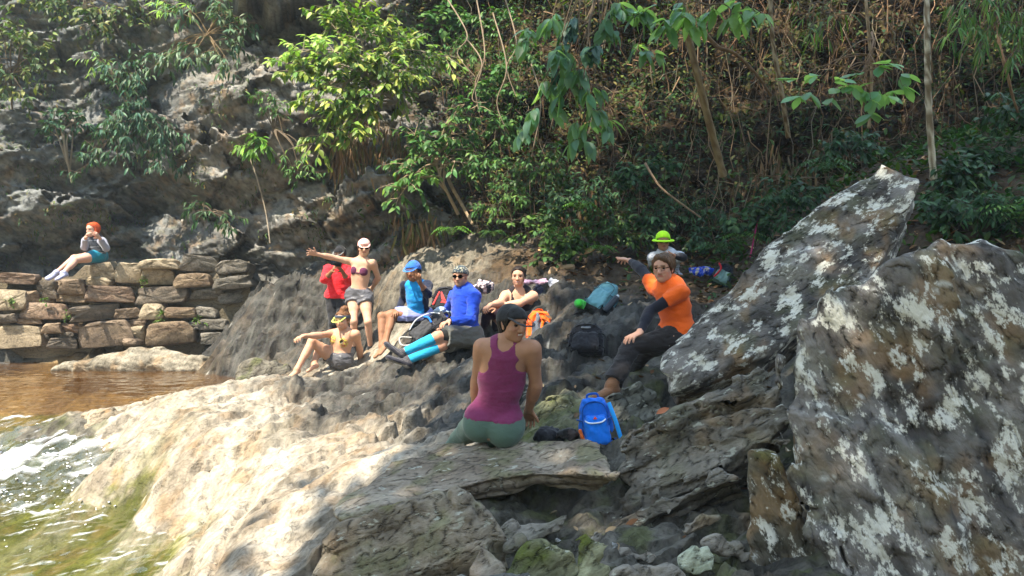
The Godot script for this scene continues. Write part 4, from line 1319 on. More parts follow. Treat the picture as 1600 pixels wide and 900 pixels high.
# ---------------------------------------------------------------- boulders, slabs and loose stones
# px: outline as surveyed in the photograph, laid onto the plane through po with normal n (its face); t: thickness behind that face
func rock(called: String, label: String, category: String, px: Array, po: Vector3, n: Vector3, t: float, st: Dictionary, material: Material, o := {}) -> MeshInstance3D:
	n = n.normalized()
	# the frame's x runs along the layers of the rock, so that its grain does too
	var bx: Vector3 = ((o.get("strata", Vector3(-0.3, 0.95, 0.1)) as Vector3).cross(n)).normalized() if absf(n.y) < 0.9 else Vector3(0.95, 0.2, -0.1).cross(n).cross(n).normalized() * -1.0
	var pts := []
	var mid := Vector3.ZERO
	for e in px:
		var q := on_plane(e[0], e[1], po, n)
		pts.append(q)
		mid += q / px.size()
	var fr := Transform3D(Basis(bx, n.cross(bx), n), mid)
	var fi := fr.affine_inverse()
	var poly := PackedVector2Array()
	var lo := Vector2(1e9, 1e9)
	var hi := -lo
	for q in pts:
		var l: Vector3 = fi * q
		poly.append(Vector2(l.x, l.y))
		lo = lo.min(Vector2(l.x, l.y))
		hi = hi.max(Vector2(l.x, l.y))
	var cell: float = o.get("cell", 0.025)
	var k: float = o.get("round", 0.12)
	var amp: float = o.get("amp", 0.05)
	var mg := 0.1 + amp
	var f := Field.new(Vector3(lo.x - mg, lo.y - mg, -t - mg), Vector3(hi.x + mg, hi.y + mg, mg), cell)
	f.slab(poly, -t, 0.0, k, o.get("taper", 0.1))
	for c in o.get("cuts", []):
		f.half(fi * P(c[0], c[1], c[2]), fi.basis * (c[3] as Vector3).normalized(), c[4] if c.size() > 4 else 0.06)
	var sd: int = o.get("seed", int(absf(mid.x * 71.0 + mid.z * 37.0)) + 3)
	f.rough(noise(FastNoiseLite.TYPE_SIMPLEX_SMOOTH, o.get("freq", 1.6), 3, sd), amp * 2.0, fr.basis, amp)
	if o.has("strata"):
		var s: Vector3 = (fi.basis * (o.strata as Vector3)).normalized()
		var b := Basis(s * s.x, s * s.y, s * s.z) * Basis.from_scale(Vector3.ONE * float(o.get("sfreq", 9.0)))
		b = Basis(b.x + Vector3(0.7, 0, 0), b.y + Vector3(0, 0.7, 0), b.z + Vector3(0, 0, 0.7))
		f.rough(noise(FastNoiseLite.TYPE_SIMPLEX_SMOOTH, 1.0, 3, sd + 1), o.get("samp", 0.04), b, 0.05)
	# joint blocks on the face, long along the layers
	var fa: float = o.get("facet", 0.05)
	var fu: float = o.get("fu", 1.6)
	var fv: float = o.get("fv", 3.6)
	var hs := PackedFloat32Array()
	hs.resize(f.nx * f.ny)
	for y in f.ny:
		for x in f.nx:
			var q := Vector2(f.o.x + x * cell, f.o.y + y * cell)
			var wv := 0.25 * nA.get_noise_2d(q.x + sd, q.y)
			var u := q.x + wv
			var v := q.y + wv * 0.6
			var j1 := joints_at(u * fu, v * fv, sd * 1.7, 1.6)
			var j2 := joints_at(u * fu * 2.7, v * fv * 3.1, sd * 2.9, 1.4)
			hs[y * f.nx + x] = fa * (j1.x * smooth(0.0, 0.10, j1.y) + 0.35 * j2.x * smooth(0.0, 0.1, j2.y) - 0.25 * smooth(0.07, 0.0, j1.y))
	f.columns(hs, fa * 1.5 + 0.06)
	f.rough(noise(FastNoiseLite.TYPE_CELLULAR, o.get("cfreq", 3.0), 1, sd + 2), o.get("camp", 0.015), Basis(), 0.05)
	f.rough(noise(FastNoiseLite.TYPE_SIMPLEX_SMOOTH, 7.0, 3, sd + 3), o.get("fine", 0.016), Basis(), 0.05)
	var a := Acc.new()
	f.into(a)
	a.c.resize(a.v.size())
	var stt := st.duplicate()
	if o.has("strata") and not stt.has("strata"):
		var w: Vector3 = (o.strata as Vector3).normalized()
		var bb := Basis(w * w.x, w * w.y, w * w.z) * Basis.from_scale(Vector3.ONE * 8.0)
		stt.strata = Basis(bb.x + Vector3(0.8, 0, 0), bb.y + Vector3(0, 0.8, 0), bb.z + Vector3(0, 0, 0.8))
	for j in a.v.size():
		a.c[j] = rock_color(fr * a.v[j], fr.basis * a.n[j], stt)
	var m := put(called, a.mesh(), material)
	m.transform = fr
	tag(m, label, category, o.get("group", ""))
	return m

# an angular block with chipped corners and a broken face, for the dry-stone wall
func block_mesh(w: float, h: float, dep: float, sd: int, base: Color, var_c: Color) -> ArrayMesh:
	var r := RandomNumberGenerator.new()
	r.seed = sd
	var a := Acc.new()
	var jx := w * 0.12
	var jy := h * 0.17
	var cor := [Vector2(-w * 0.5 + r.randf() * jx, -h * 0.5 + r.randf() * jy * 0.5), Vector2(w * 0.5 - r.randf() * jx, -h * 0.5 + r.randf() * jy * 0.5), Vector2(w * 0.5 - r.randf() * jx, r.randf_range(0.0, 0.2) * h), Vector2(w * 0.5 - r.randf_range(0.15, 2.4) * jx, h * 0.5 - r.randf() * jy), Vector2(-w * 0.5 + r.randf_range(0.15, 2.4) * jx, h * 0.5 - r.randf() * jy), Vector2(-w * 0.5 + r.randf() * jx, r.randf_range(-0.1, 0.2) * h)]
	var ring := []
	for k in 6:
		for s in 4:
			var p: Vector2 = cor[k].lerp(cor[(k + 1) % 6], s / 4.0)
			if s == 0:
				p = p * 0.955
			ring.append(p + Vector2(r.randf_range(-1, 1), r.randf_range(-1, 1)) * 0.007)
	var n := ring.size()
	var tilt := Vector2(r.randf_range(-0.5, 0.5), r.randf_range(-0.3, 0.7))
	var peak := Vector2(r.randf_range(-0.22, 0.22) * w, r.randf_range(-0.15, 0.3) * h)
	var bulge := r.randf_range(-0.015, 0.03)
	var rings := [[1.0, -dep], [1.0, -0.10], [0.985, -0.022], [0.965, -0.004], [0.62, bulge * 0.6], [0.3, bulge]]
	for g in rings:
		for k in n:
			var p2: Vector2 = (ring[k] - peak) * float(g[0]) + peak * (1.0 if g[0] < 0.99 else 1.0)
			var p := Vector3(p2.x, p2.y, g[1])
			if g[1] > -0.08:
				p.z += p.x * tilt.x * 0.5 + p.y * tilt.y * 0.5 + r.randf_range(-0.012, 0.012)
			a.v.append(p)
	for g in rings.size() - 1:
		for k in n:
			var b := g * n + k
			var b2 := g * n + (k + 1) % n
			a.i.append_array(PackedInt32Array([b, b + n, b2, b2, b + n, b2 + n]))
	a.v.append(Vector3(peak.x, peak.y, bulge * 1.05 + peak.x * tilt.x * 0.5 + peak.y * tilt.y * 0.5))
	var top := (rings.size() - 1) * n
	for k in n:
		a.i.append_array(PackedInt32Array([a.v.size() - 1, top + (k + 1) % n, top + k]))
	a.v.append(Vector3(0, 0, -dep))
	for k in n:
		a.i.append_array(PackedInt32Array([a.v.size() - 1, k, (k + 1) % n]))
	a.make_normals()
	for k in a.v.size():
		var q := a.v[k] + Vector3(sd, sd * 0.37, 0)
		a.c.append(base.lerp(var_c, clampf(0.5 + nB.get_noise_3d(q.x * 0.5, q.y * 1.2, q.z * 0.5) * 1.5, 0, 1)))
	return a.mesh()

func make_wall() -> void:
	var wall := thing("stone_wall", "low dry-stone dam wall of tan and brown rocks holding the pool's far side", "wall", P(150, 545, 11.6))
	var list := [
		[135, 409, 182, 441], [178, 404, 220, 445], [212, 402, 280, 421], [218, 417, 270, 448], [268, 424, 330, 450], [-10, 424, 55, 446], [52, 437, 92, 470], [84, 436, 136, 460], [130, 431, 172, 449],
		[80, 457, 142, 473], [132, 445, 212, 473], [208, 447, 293, 476], [290, 448, 352, 468], [-12, 448, 42, 487], [38, 452, 62, 476],
		[20, 471, 112, 502], [112, 475, 186, 502], [178, 480, 220, 498], [218, 473, 256, 500], [255, 477, 305, 499], [300, 478, 340, 496],
		[-6, 488, 26, 505], [24, 496, 66, 508], [-10, 503, 73, 548], [62, 504, 96, 521], [92, 506, 137, 521], [72, 525, 120, 546], [118, 496, 215, 543], [196, 508, 226, 532], [226, 503, 306, 538], [286, 501, 314, 516], [92, 518, 114, 528], [188, 528, 216, 541],
		[278, 397, 345, 424], [330, 404, 392, 429], [328, 430, 396, 452], [338, 455, 385, 476], [305, 498, 352, 516], [312, 517, 350, 540],
		[-70, 428, -8, 450], [-80, 450, -14, 474], [-60, 476, -8, 505], [-90, 505, -12, 546], [-150, 430, -72, 456], [-160, 458, -82, 500], [-170, 502, -92, 546],
		[150, 440, 178, 452], [196, 497, 230, 510], [140, 470, 178, 480], [60, 466, 86, 476], [248, 468, 262, 480], [64, 518, 78, 530],
	]
	var tones := [[Color(0.17, 0.12, 0.08), Color(0.33, 0.25, 0.17)], [Color(0.13, 0.10, 0.075), Color(0.28, 0.21, 0.15)], [Color(0.20, 0.13, 0.09), Color(0.31, 0.23, 0.17)], [Color(0.32, 0.26, 0.18), Color(0.46, 0.38, 0.27)], [Color(0.10, 0.085, 0.07), Color(0.22, 0.18, 0.14)]]
	var grey := [Color(0.11, 0.10, 0.085), Color(0.26, 0.235, 0.2)]
	var k := 0
	for e in list:
		var small: bool = k > 45
		var d := 11.62 + (0.18 if small else 0.09 * sin(k * 2.3)) - maxf(0.0, (e[1] - 440.0)) * 0.0012
		if e[0] > 270:
			d += 0.1
		var c := P((e[0] + e[2]) * 0.5, (e[1] + e[3]) * 0.5, d)
		var w: float = (e[2] - e[0]) / FOCAL * d * rng.randf_range(0.94, 1.04)
		var h: float = (e[3] - e[1]) / FOCAL * d * rng.randf_range(0.90, 1.06)
		var tn: Array = grey if e[0] > 276 else tones[(k * 7 + 2) % 5]
		if k < 4:
			tn = tones[3]
		var s := put("stone", block_mesh(w, h, 0.42, k * 13 + 5, tn[0], tn[1]), mats.stone, wall)
		s.position = c - wall.position
		s.rotation_degrees = Vector3(rng.randf_range(-9, 2), 12 + rng.randf_range(-14, 14), rng.randf_range(-6, 6))
		k += 1
	# the packed earth and rubble behind the facing stones
	var a := Acc.new()
	var xs := 40
	for j in 9:
		for i in xs + 1:
			var px := -400.0 + 790.0 * i / xs
			var top := 430.0 if px < 130.0 else (412.0 if px < 285.0 else 404.0)
			var u := j / 8.0
			var q := P(px, lerpf(560.0, top + 6.0, minf(u * 1.6, 1.0)), 11.86 + maxf(0.0, u - 0.62) * 4.0)
			if u > 0.62:
				q.y = P(px, top + 6.0, 11.86).y + 0.02 * sin(px)
			a.v.append(q - wall.position + Vector3(0, 0.03, 0.05) * nC.get_noise_3dv(q * 0.5))
	for j in 8:
		for i in xs:
			var b := j * (xs + 1) + i
			a.i.append_array(PackedInt32Array([b, b + xs + 1, b + 1, b + 1, b + xs + 1, b + xs + 2]))
	a.make_normals()
	for q in a.v:
		a.c.append(rock_color(q + wall.position, Vector3.UP, {"a": Color(0.07, 0.055, 0.035), "b": Color(0.2, 0.17, 0.12)}))
	put("rubble_core", a.mesh(), mats.rock, wall)

func make_rocks() -> void:
	var lich := {"a": Color(0.06, 0.054, 0.048), "b": Color(0.22, 0.20, 0.18), "ochre": 0.5, "moss": 0.3, "lichen": 0.10}
	var grey := {"a": Color(0.10, 0.09, 0.075), "b": Color(0.27, 0.24, 0.195), "ochre": 0.3, "moss": 0.25}
	var tan := {"a": Color(0.17, 0.135, 0.10), "b": Color(0.33, 0.28, 0.215), "moss": 0.45}
	var moss := {"a": Color(0.13, 0.13, 0.07), "b": Color(0.28, 0.27, 0.16), "moss": 1.0}
	rock("boulder", "huge lichen-spotted boulder filling the right edge of the view", "boulder",
		[[1226, 552], [1228, 512], [1240, 496], [1256, 484], [1276, 456], [1296, 436], [1340, 420], [1400, 400], [1436, 380], [1472, 356], [1496, 342], [1524, 340], [1560, 356], [1600, 364], [1710, 430], [1800, 560], [1800, 1080], [1400, 1080], [1330, 910], [1296, 862], [1272, 848], [1256, 804], [1240, 764], [1236, 660], [1224, 612]],
		P(1420, 600, 3.1), Vector3(-0.42, 0.22, 0.88), 1.3, lich, mats.rock_lichen,
		{"cell": 0.018, "amp": 0.012, "freq": 1.8, "strata": Vector3(0.93, 0.12, -0.33), "samp": 0.042, "sfreq": 6.5, "camp": 0.02, "fine": 0.022, "round": 0.08, "taper": 0.25, "facet": 0.055, "fu": 0.9, "fv": 1.9, "cuts": [[1520, 400, 2.95, Vector3(-0.1, 0.85, 0.5), 0.2]]})
	rock("leaning_slab", "long leaning rock slab with pale lichen propped behind the huge boulder", "rock slab",
		[[1376, 251], [1345, 268], [1300, 298], [1230, 350], [1150, 440], [1100, 488], [1048, 540], [1040, 565], [1044, 612], [1110, 618], [1190, 566], [1300, 480], [1400, 430], [1452, 378], [1472, 326], [1444, 292], [1438, 278], [1408, 263]],
		P(1200, 420, 5.0), Vector3(-0.28, 0.5, 0.82), 0.75, lich, mats.rock_lichen,
		{"cell": 0.02, "amp": 0.025, "strata": Vector3(-0.45, 0.72, 0.5), "samp": 0.035, "sfreq": 7.0, "round": 0.045, "camp": 0.012, "fine": 0.014, "facet": 0.035, "fu": 0.7, "fv": 2.2, "cuts": [[1110, 586, 4.75, Vector3(0.28, -0.72, 0.62), 0.05], [1430, 330, 5.3, Vector3(0.75, -0.35, 0.5), 0.08]]})
	rock("boulder", "narrow upright rock with white lichen streaks left of the huge boulder's foot", "boulder",
		[[1162, 735], [1170, 708], [1190, 702], [1212, 716], [1240, 758], [1262, 830], [1296, 905], [1310, 990], [1175, 990], [1166, 850]],
		P(1210, 800, 3.35), Vector3(-0.35, 0.12, 0.93), 0.5, {"a": Color(0.06, 0.055, 0.04), "b": Color(0.19, 0.16, 0.115), "ochre": 0.5, "moss": 0.6}, mats.rock_lichen, {"cell": 0.016, "amp": 0.01, "strata": Vector3(0.9, 0.35, 0.1), "samp": 0.02, "facet": 0.02, "round": 0.05, "taper": 0.05})
	rock("layered_slab", "grey layered slab slanting up to the right below the leaning slab", "rock slab",
		[[1000, 696], [1032, 686], [1060, 674], [1100, 646], [1140, 622], [1176, 607], [1196, 605], [1213, 620], [1212, 662], [1200, 700], [1184, 770], [1130, 845], [1050, 885], [960, 870], [915, 835], [930, 800], [955, 770], [976, 735]],
		P(1080, 720, 4.1), Vector3(-0.35, 0.58, 0.74), 0.5, grey, mats.rock_few,
		{"cell": 0.018, "amp": 0.03, "strata": Vector3(-0.42, 0.86, 0.3), "samp": 0.06, "sfreq": 9.0, "round": 0.05, "camp": 0.01, "facet": 0.07, "fu": 0.45, "fv": 5.0, "cuts": [[1090, 764, 3.95, Vector3(0.3, -0.72, 0.62), 0.03]]})
	rock("flat_slab", "broad flat tan slab the woman in purple sits on", "rock slab",
		[[690, 700], [652, 717], [605, 741], [562, 768], [520, 794], [540, 810], [590, 797], [665, 776], [700, 765], [759, 749], [815, 742], [890, 740], [968, 746], [974, 724], [940, 695], [901, 687], [815, 688], [759, 690]],
		P(830, 700, 4.5), Vector3(-0.17, 0.97, 0.12), 0.17, tan, mats.rock_few,
		{"cell": 0.016, "amp": 0.025, "strata": Vector3(-0.17, 0.97, 0.12), "samp": 0.03, "sfreq": 12.0, "round": 0.035, "camp": 0.01, "taper": 0.12, "fine": 0.012, "facet": 0.016, "fu": 0.8, "fv": 1.8})
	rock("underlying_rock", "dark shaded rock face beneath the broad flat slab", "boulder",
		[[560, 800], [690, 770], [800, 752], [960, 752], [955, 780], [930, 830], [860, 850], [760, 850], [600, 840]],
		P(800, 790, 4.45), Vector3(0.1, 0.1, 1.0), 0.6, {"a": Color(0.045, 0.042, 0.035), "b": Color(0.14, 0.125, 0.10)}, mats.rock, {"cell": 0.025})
	rock("boulder", "rounded tan boulder with mossy left flank in the near foreground", "boulder",
		[[520, 822], [534, 812], [580, 798], [627, 788], [680, 770], [714, 763], [747, 778], [770, 805], [786, 828], [795, 850], [790, 960], [470, 960], [484, 895], [500, 850]],
		P(640, 840, 3.5), Vector3(0.05, 0.3, 0.95), 0.75, {"a": Color(0.14, 0.115, 0.085), "b": Color(0.34, 0.29, 0.22), "ochre": 0.3, "moss": 0.55}, mats.rock_few,
		{"cell": 0.015, "amp": 0.02, "round": 0.05, "camp": 0.015, "facet": 0.03, "fu": 1.8, "fv": 2.6, "cuts": [[580, 812, 3.42, Vector3(-0.22, 0.86, 0.46), 0.03], [520, 850, 3.42, Vector3(-0.85, 0.3, 0.5), 0.05], [740, 820, 3.38, Vector3(0.62, 0.45, 0.64), 0.03], [622, 838, 3.36, Vector3(0.25, -0.34, 0.92), 0.02]]})
	var loose := [
		["wedge_stone", "small wedge stone between the flat slab and the layered slab", [[970, 750], [968, 730], [982, 711], [1003, 718], [999, 738], [985, 756]], 4.2, grey, 0.2],
		["flat_stone", "flat grey stone in the dark gap under the broad slab", [[788, 832], [800, 816], [850, 807], [882, 806], [874, 832], [830, 852], [798, 850]], 3.95, grey, 0.3],
		["boulder", "yellow-green mossy rock at the bottom centre edge", [[785, 905], [812, 856], [835, 842], [870, 845], [905, 866], [918, 900], [905, 950], [780, 950]], 3.35, moss, 0.4],
		["shard", "greenish upright stone shard right of the mossy bottom rock", [[904, 838], [918, 830], [943, 850], [962, 895], [958, 940], [925, 940], [910, 875]], 3.3, moss, 0.15],
		["stone", "small dark upright stone beside the near tan boulder", [[796, 880], [799, 848], [809, 841], [819, 850], [814, 884]], 3.45, grey, 0.12],
		["stone", "broken pale-edged stone against the near tan boulder's right foot", [[735, 912], [742, 850], [756, 842], [776, 872], [786, 915]], 3.25, tan, 0.2],
		["stone", "low dark flat stone below the layered slab", [[1066, 832], [1075, 820], [1110, 812], [1146, 811], [1150, 822], [1110, 832], [1080, 838]], 3.5, grey, 0.3],
		["stone", "pale green lichen-crusted stone at the bottom right", [[1064, 872], [1080, 860], [1105, 852], [1120, 868], [1116, 886], [1090, 890], [1070, 884]], 3.2, {"a": Color(0.22, 0.24, 0.16), "b": Color(0.42, 0.44, 0.33)}, 0.2],
		["stone", "flat layered stone beside the narrow upright rock's foot", [[1105, 852], [1120, 843], [1160, 845], [1176, 862], [1168, 876], [1130, 868]], 3.3, grey, 0.25],
		["stone", "dark grey stone cut by the bottom edge near the centre right", [[960, 900], [1000, 884], [1050, 882], [1085, 900], [1080, 940], [960, 940]], 3.1, grey, 0.3],
		["stone", "grey stone wedged under the layered slab's lower end", [[905, 870], [930, 850], [985, 852], [1010, 872], [985, 886], [930, 888]], 3.6, grey, 0.3],
		["stone", "dark bottom edge stone left of the mossy rock", [[690, 915], [730, 895], [790, 892], [830, 905], [830, 950], [690, 950]], 3.1, {"a": Color(0.05, 0.05, 0.045), "b": Color(0.14, 0.135, 0.12)}, 0.3],
		["boulder", "grey-green boulder under the boots of the man in orange", [[925, 660], [945, 630], [965, 612], [1000, 604], [1020, 614], [1034, 650], [1032, 690], [1000, 712], [950, 712]], 5.0, {"a": Color(0.085, 0.085, 0.07), "b": Color(0.19, 0.185, 0.15), "moss": 0.3}, 0.6],
		["stone", "mossy stone under the lower end of the leaning slab", [[1028, 650], [1036, 636], [1052, 640], [1056, 680], [1044, 694], [1030, 690]], 4.8, moss, 0.3],
		["stone", "grey stone in the shadow below the leaning slab's lower end", [[1050, 660], [1062, 640], [1090, 642], [1100, 670], [1080, 688], [1056, 684]], 4.9, grey, 0.3],
		["stone", "greenish rock ledge behind the blue backpack", [[822, 660], [836, 632], [880, 618], [915, 620], [930, 645], [925, 690], [850, 690], [824, 680]], 5.3, moss, 0.5],
		["stone", "rounded pale stone beside the hip of the woman in purple", [[672, 688], [684, 668], [705, 660], [722, 668], [722, 696], [690, 700]], 5.3, styles.pale, 0.35],
		["stone", "bulging bare rock shelf above the long slope's foot", [[735, 620], [750, 600], [800, 592], [840, 606], [842, 640], [790, 650], [740, 645]], 6.1, styles.slope, 0.4],
		["stone", "small white quartz pebble in the dark ground under the layered slab's lower end", [[862, 846], [868, 838], [880, 840], [884, 848], [874, 854]], 3.55, {"a": Color(0.3, 0.3, 0.3), "b": Color(0.5, 0.5, 0.48)}, 0.06],
		["stone", "white knobbly stone right of the greenish stone shard", [[952, 858], [956, 846], [968, 842], [976, 852], [970, 864], [958, 868]], 3.35, {"a": Color(0.25, 0.26, 0.26), "b": Color(0.45, 0.46, 0.44)}, 0.06],
		["stone", "flat reddish-brown stone at the pool's edge on top of the pale rock", [[380, 610], [390, 604], [412, 603], [418, 608], [400, 613]], 8.3, {"a": Color(0.25, 0.09, 0.04), "b": Color(0.42, 0.18, 0.09)}, 0.08],
		["stone", "small flat stick-like stone resting on the layered slab's upper end", [[1186, 692], [1196, 688], [1236, 684], [1236, 694], [1196, 700]], 3.9, tan, 0.08],
	]
	var k := 0
	for e in loose:
		k += 1
		rock(e[0], e[1], "boulder" if e[0] == "boulder" else "rock", e[2], P(e[2][0][0], e[2][0][1], e[3]), Vector3(0.12 * sin(k * 2.1), 0.45, 0.88), e[5], e[4], mats.rock_few, {"cell": 0.016 if e[3] < 4.6 else 0.022, "amp": 0.02, "freq": 3.0, "round": 0.035, "camp": 0.012, "cfreq": 5.0, "fine": 0.012, "strata": Vector3(-0.35, 0.9, 0.2), "samp": 0.03, "facet": 0.03, "fu": 2.0, "fv": 5.0, "seed": k * 5} if e[5] >= 0.1 else {"cell": 0.008, "amp": 0.004, "freq": 6.0, "round": 0.03, "camp": 0.004, "cfreq": 12.0, "fine": 0.005, "facet": 0.006, "fu": 8.0, "fv": 10.0, "seed": k * 5})
	rock("shore_rock", "long smooth pale rock at the foot of the stone wall, along the pool", "rock",
		[[67, 572], [92, 556], [143, 546], [200, 536], [250, 536], [300, 543], [335, 548], [369, 564], [366, 582], [300, 584], [67, 582]],
		P(200, 560, 10.9), Vector3(0, 0.5, 0.86), 0.6, {"a": Color(0.17, 0.15, 0.115), "b": Color(0.36, 0.32, 0.25), "ochre": 0.5}, mats.stone, {"cell": 0.03, "round": 0.25, "strata": Vector3(0.1, 0.9, 0), "samp": 0.02, "sfreq": 3.0, "fine": 0.004, "camp": 0.004, "amp": 0.03, "facet": 0.03})
	rock("shore_rock", "dark wet boulder at the pool's right shore by the seated bather's feet", "rock",
		[[360, 584], [372, 566], [390, 558], [425, 556], [458, 566], [462, 590], [420, 598], [370, 598]],
		P(410, 580, 9.5), Vector3(0, 0.5, 0.86), 0.5, styles.dark, mats.rock, {"cell": 0.03})
	rock("shore_rock", "low wet rock on the pool's lip above the cascade", "rock",
		[[112, 664], [128, 644], [160, 634], [205, 630], [238, 634], [244, 652], [220, 672], [140, 676]],
		P(180, 655, 7.7), Vector3(0, 0.7, 0.7), 0.5, {"a": Color(0.15, 0.12, 0.085), "b": Color(0.34, 0.28, 0.2), "ochre": 0.6}, mats.rock, {"cell": 0.025})

# ---------------------------------------------------------------- water
func stream_y(x: float, z: float) -> float:
	var k := smooth(-8.05 - 0.15 * sin(x * 2.0), -6.3, z)
	return lerpf(0.2, -0.27, k) - 0.13 * smooth(-6.3, -3.5, z)

func make_water() -> void:
	var n1 := noise(FastNoiseLite.TYPE_SIMPLEX_SMOOTH, 1.6, 3, 61)
	var n2 := noise(FastNoiseLite.TYPE_SIMPLEX_SMOOTH, 5.0, 3, 62)
	var a := Acc.new()
	var w := 300
	var l := 110
	for j in l + 1:
		for i in w + 1:
			var x := -11.5 + 9.2 * i / w
			var z := -12.2 + 4.3 * j / l
			a.v.append(Vector3(x, 0.2 + 0.010 * n1.get_noise_2d(x * 0.7, z * 2.2) + 0.009 * n2.get_noise_2d(x * 0.5, z * 2.0), z))
	grid(a, 0, w, l)
	a.make_normals()
	var pm := mat(Color(0.42, 0.28, 0.12, 0.30), 0.02)
	pm.transparency = BaseMaterial3D.TRANSPARENCY_ALPHA
	pm.metallic_specular = 0.5
	struct("pool_water", a.mesh(), pm)
	var b := Acc.new()
	w = 230
	l = 260
	var foam := Acc.new()
	var on := PackedByteArray()
	for j in l + 1:
		for i in w + 1:
			var x := -8.2 + 6.0 * i / w
			var z := -7.9 + 5.7 * j / l
			var fast := smooth(-8.0, -7.3, z) * smooth(-5.6, -6.4, z)
			var y := stream_y(x, z) + 0.012 * n2.get_noise_2d(x * 0.9, z * 0.9) + fast * 0.05 * n2.get_noise_2d(x * 0.8, z * 0.45) + 0.008 * n1.get_noise_2d(x * 3.0, z * 2.0)
			b.v.append(Vector3(x, y, z))
	grid(b, 0, w, l)
	b.make_normals()
	var sm := mat(Color(0.30, 0.32, 0.08, 0.25), 0.06)
	sm.transparency = BaseMaterial3D.TRANSPARENCY_ALPHA
	sm.metallic_specular = 0.5
	struct("stream_water", b.mesh(), sm)
	# broken white water down the cascade and streaks of foam below it: a thin sheet of froth, thick where the water breaks
	for j in l + 1:
		for i in w + 1:
			var p := b.v[j * (w + 1) + i]
			var casc := smooth(-7.75, -7.2, p.z) * smooth(-5.9, -6.7, p.z) * lerpf(0.35, 1.0, smooth(-4.2, -5.0, p.x))
			var u := p.x * 0.86 - p.z * 0.5
			var v := p.x * 0.5 + p.z * 0.86
			var g := n2.get_noise_2d(u * 0.35, v * 1.3) + 0.7 * n1.get_noise_2d(u * 0.8 + 4.0, v * 1.6) + 0.35 * nC.get_noise_3d(p.x * 1.3, 0.0, p.z * 1.3)
			var core := exp(-pow((p.z + 6.95 + 0.22 * (p.x + 5.4)) / 0.42, 2.0)) * smooth(-3.6, -4.4, p.x)
			var al := smooth(0.1, 0.85, g * 0.6 + core * 0.6 - 0.17) * casc + 0.5 * smooth(0.40, 0.75, g) * (1.0 - casc)
			foam.v.append(p + Vector3(0, 0.008 + 0.05 * casc * core * (0.5 + g), 0))
			foam.c.append(Color(0.66, 0.68, 0.7, clampf(al, 0.0, 0.62)))
	grid(foam, 0, w, l)
	foam.make_normals()
	var fmm := mat(Color.WHITE, 0.6, true)
	fmm.transparency = BaseMaterial3D.TRANSPARENCY_ALPHA
	struct("white_water", foam.mesh(), fmm)
	var r := RandomNumberGenerator.new()
	r.seed = 5
	var xf := []
	var cols := []
	for k in 5000:
		var x := r.randf_range(-7.6, -3.6)
		var z := r.randf_range(-7.8, -4.4)
		var casc := smooth(-7.6, -7.1, z) * smooth(-5.7, -6.5, z)
		var g := n2.get_noise_2d(x * 0.55 - z * 1.2, z * 0.5 + x * 1.3) + 0.6 * n1.get_noise_2d(x * 2.6 - z * 2.0, z * 2.0)
		var lim := lerpf(0.4, 0.0, casc)
		if g < lim or r.randf() > 0.25 + (g - lim) * 2.5:
			continue
		var y := stream_y(x, z) + casc * 0.05 * n2.get_noise_2d(x * 0.8, z * 0.45)
		if ground_y(x, z) > y + 0.04:
			continue
		var s := r.randf_range(0.003, 0.006) * (1.0 + casc * 0.6)
		xf.append(Transform3D(Basis.from_euler(Vector3(0.3 * casc, r.randf() * TAU, 0)) * Basis.from_scale(Vector3(s * r.randf_range(1.0, 2.6), s * r.randf_range(0.4, 0.9), s * r.randf_range(1.0, 1.8))), Vector3(x, y + 0.004 + casc * r.randf() * r.randf() * 0.07, z)))
		var c := r.randf_range(0.6, 0.85)
		cols.append(Color(c, c, c))
	var sp := SphereMesh.new()
	sp.radius = 1.0
	sp.height = 2.0
	sp.radial_segments = 6
	sp.rings = 3
	var fm := mat(Color.WHITE, 0.25, true)
	fm.backlight_enabled = true
	fm.backlight = Color(0.5, 0.5, 0.5)
	scatter("spray_drops", sp, fm, xf, cols)

func grid(a: Acc, first: int, w: int, l: int) -> void:
	for j in l:
		for i in w:
			var b := first + j * (w + 1) + i
			a.i.append_array(PackedInt32Array([b, b + 1, b + w + 1, b + 1, b + w + 2, b + w + 1]))

# ---------------------------------------------------------------- people
# a joint on the sight line (px, py) that is len metres from the joint before it; s > 0 takes the farther, s < 0 the nearer of the two
func limb(from: Vector3, length: float, px: float, py: float, s: float) -> Vector3:
	var r := ray(px, py)
	var o := cam_t.origin - from
	var a := r.dot(r)
	var b := 2.0 * r.dot(o)
	var c := o.dot(o) - length * length
	var disc := b * b - 4.0 * a * c
	var d := -b / (2.0 * a)
	if disc > 0.0:
		d += (1.0 if s > 0.0 else -1.0) * sqrt(disc) / (2.0 * a)
		return cam_t.origin + r * d
	var q := cam_t.origin + r * d
	return from + (q - from).normalized() * length

func ellipsoid(acc: Acc, t: Transform3D, col := Color.WHITE, seg := 12) -> void:
	var b := acc.v.size()
	var nb := t.basis.inverse().transposed()
	for j in seg / 2 + 1:
		for i in seg + 1:
			var th := PI * j / (seg / 2)
			var ph := TAU * i / seg
			var p := Vector3(sin(th) * cos(ph), cos(th), sin(th) * sin(ph))
			acc.v.append(t * p)
			acc.n.append((nb * p).normalized())
			acc.c.append(col)
	for j in seg / 2:
		for i in seg:
			var k := b + j * (seg + 1) + i
			acc.i.append_array(PackedInt32Array([k, k + 1, k + seg + 1, k + 1, k + seg + 2, k + seg + 1]))

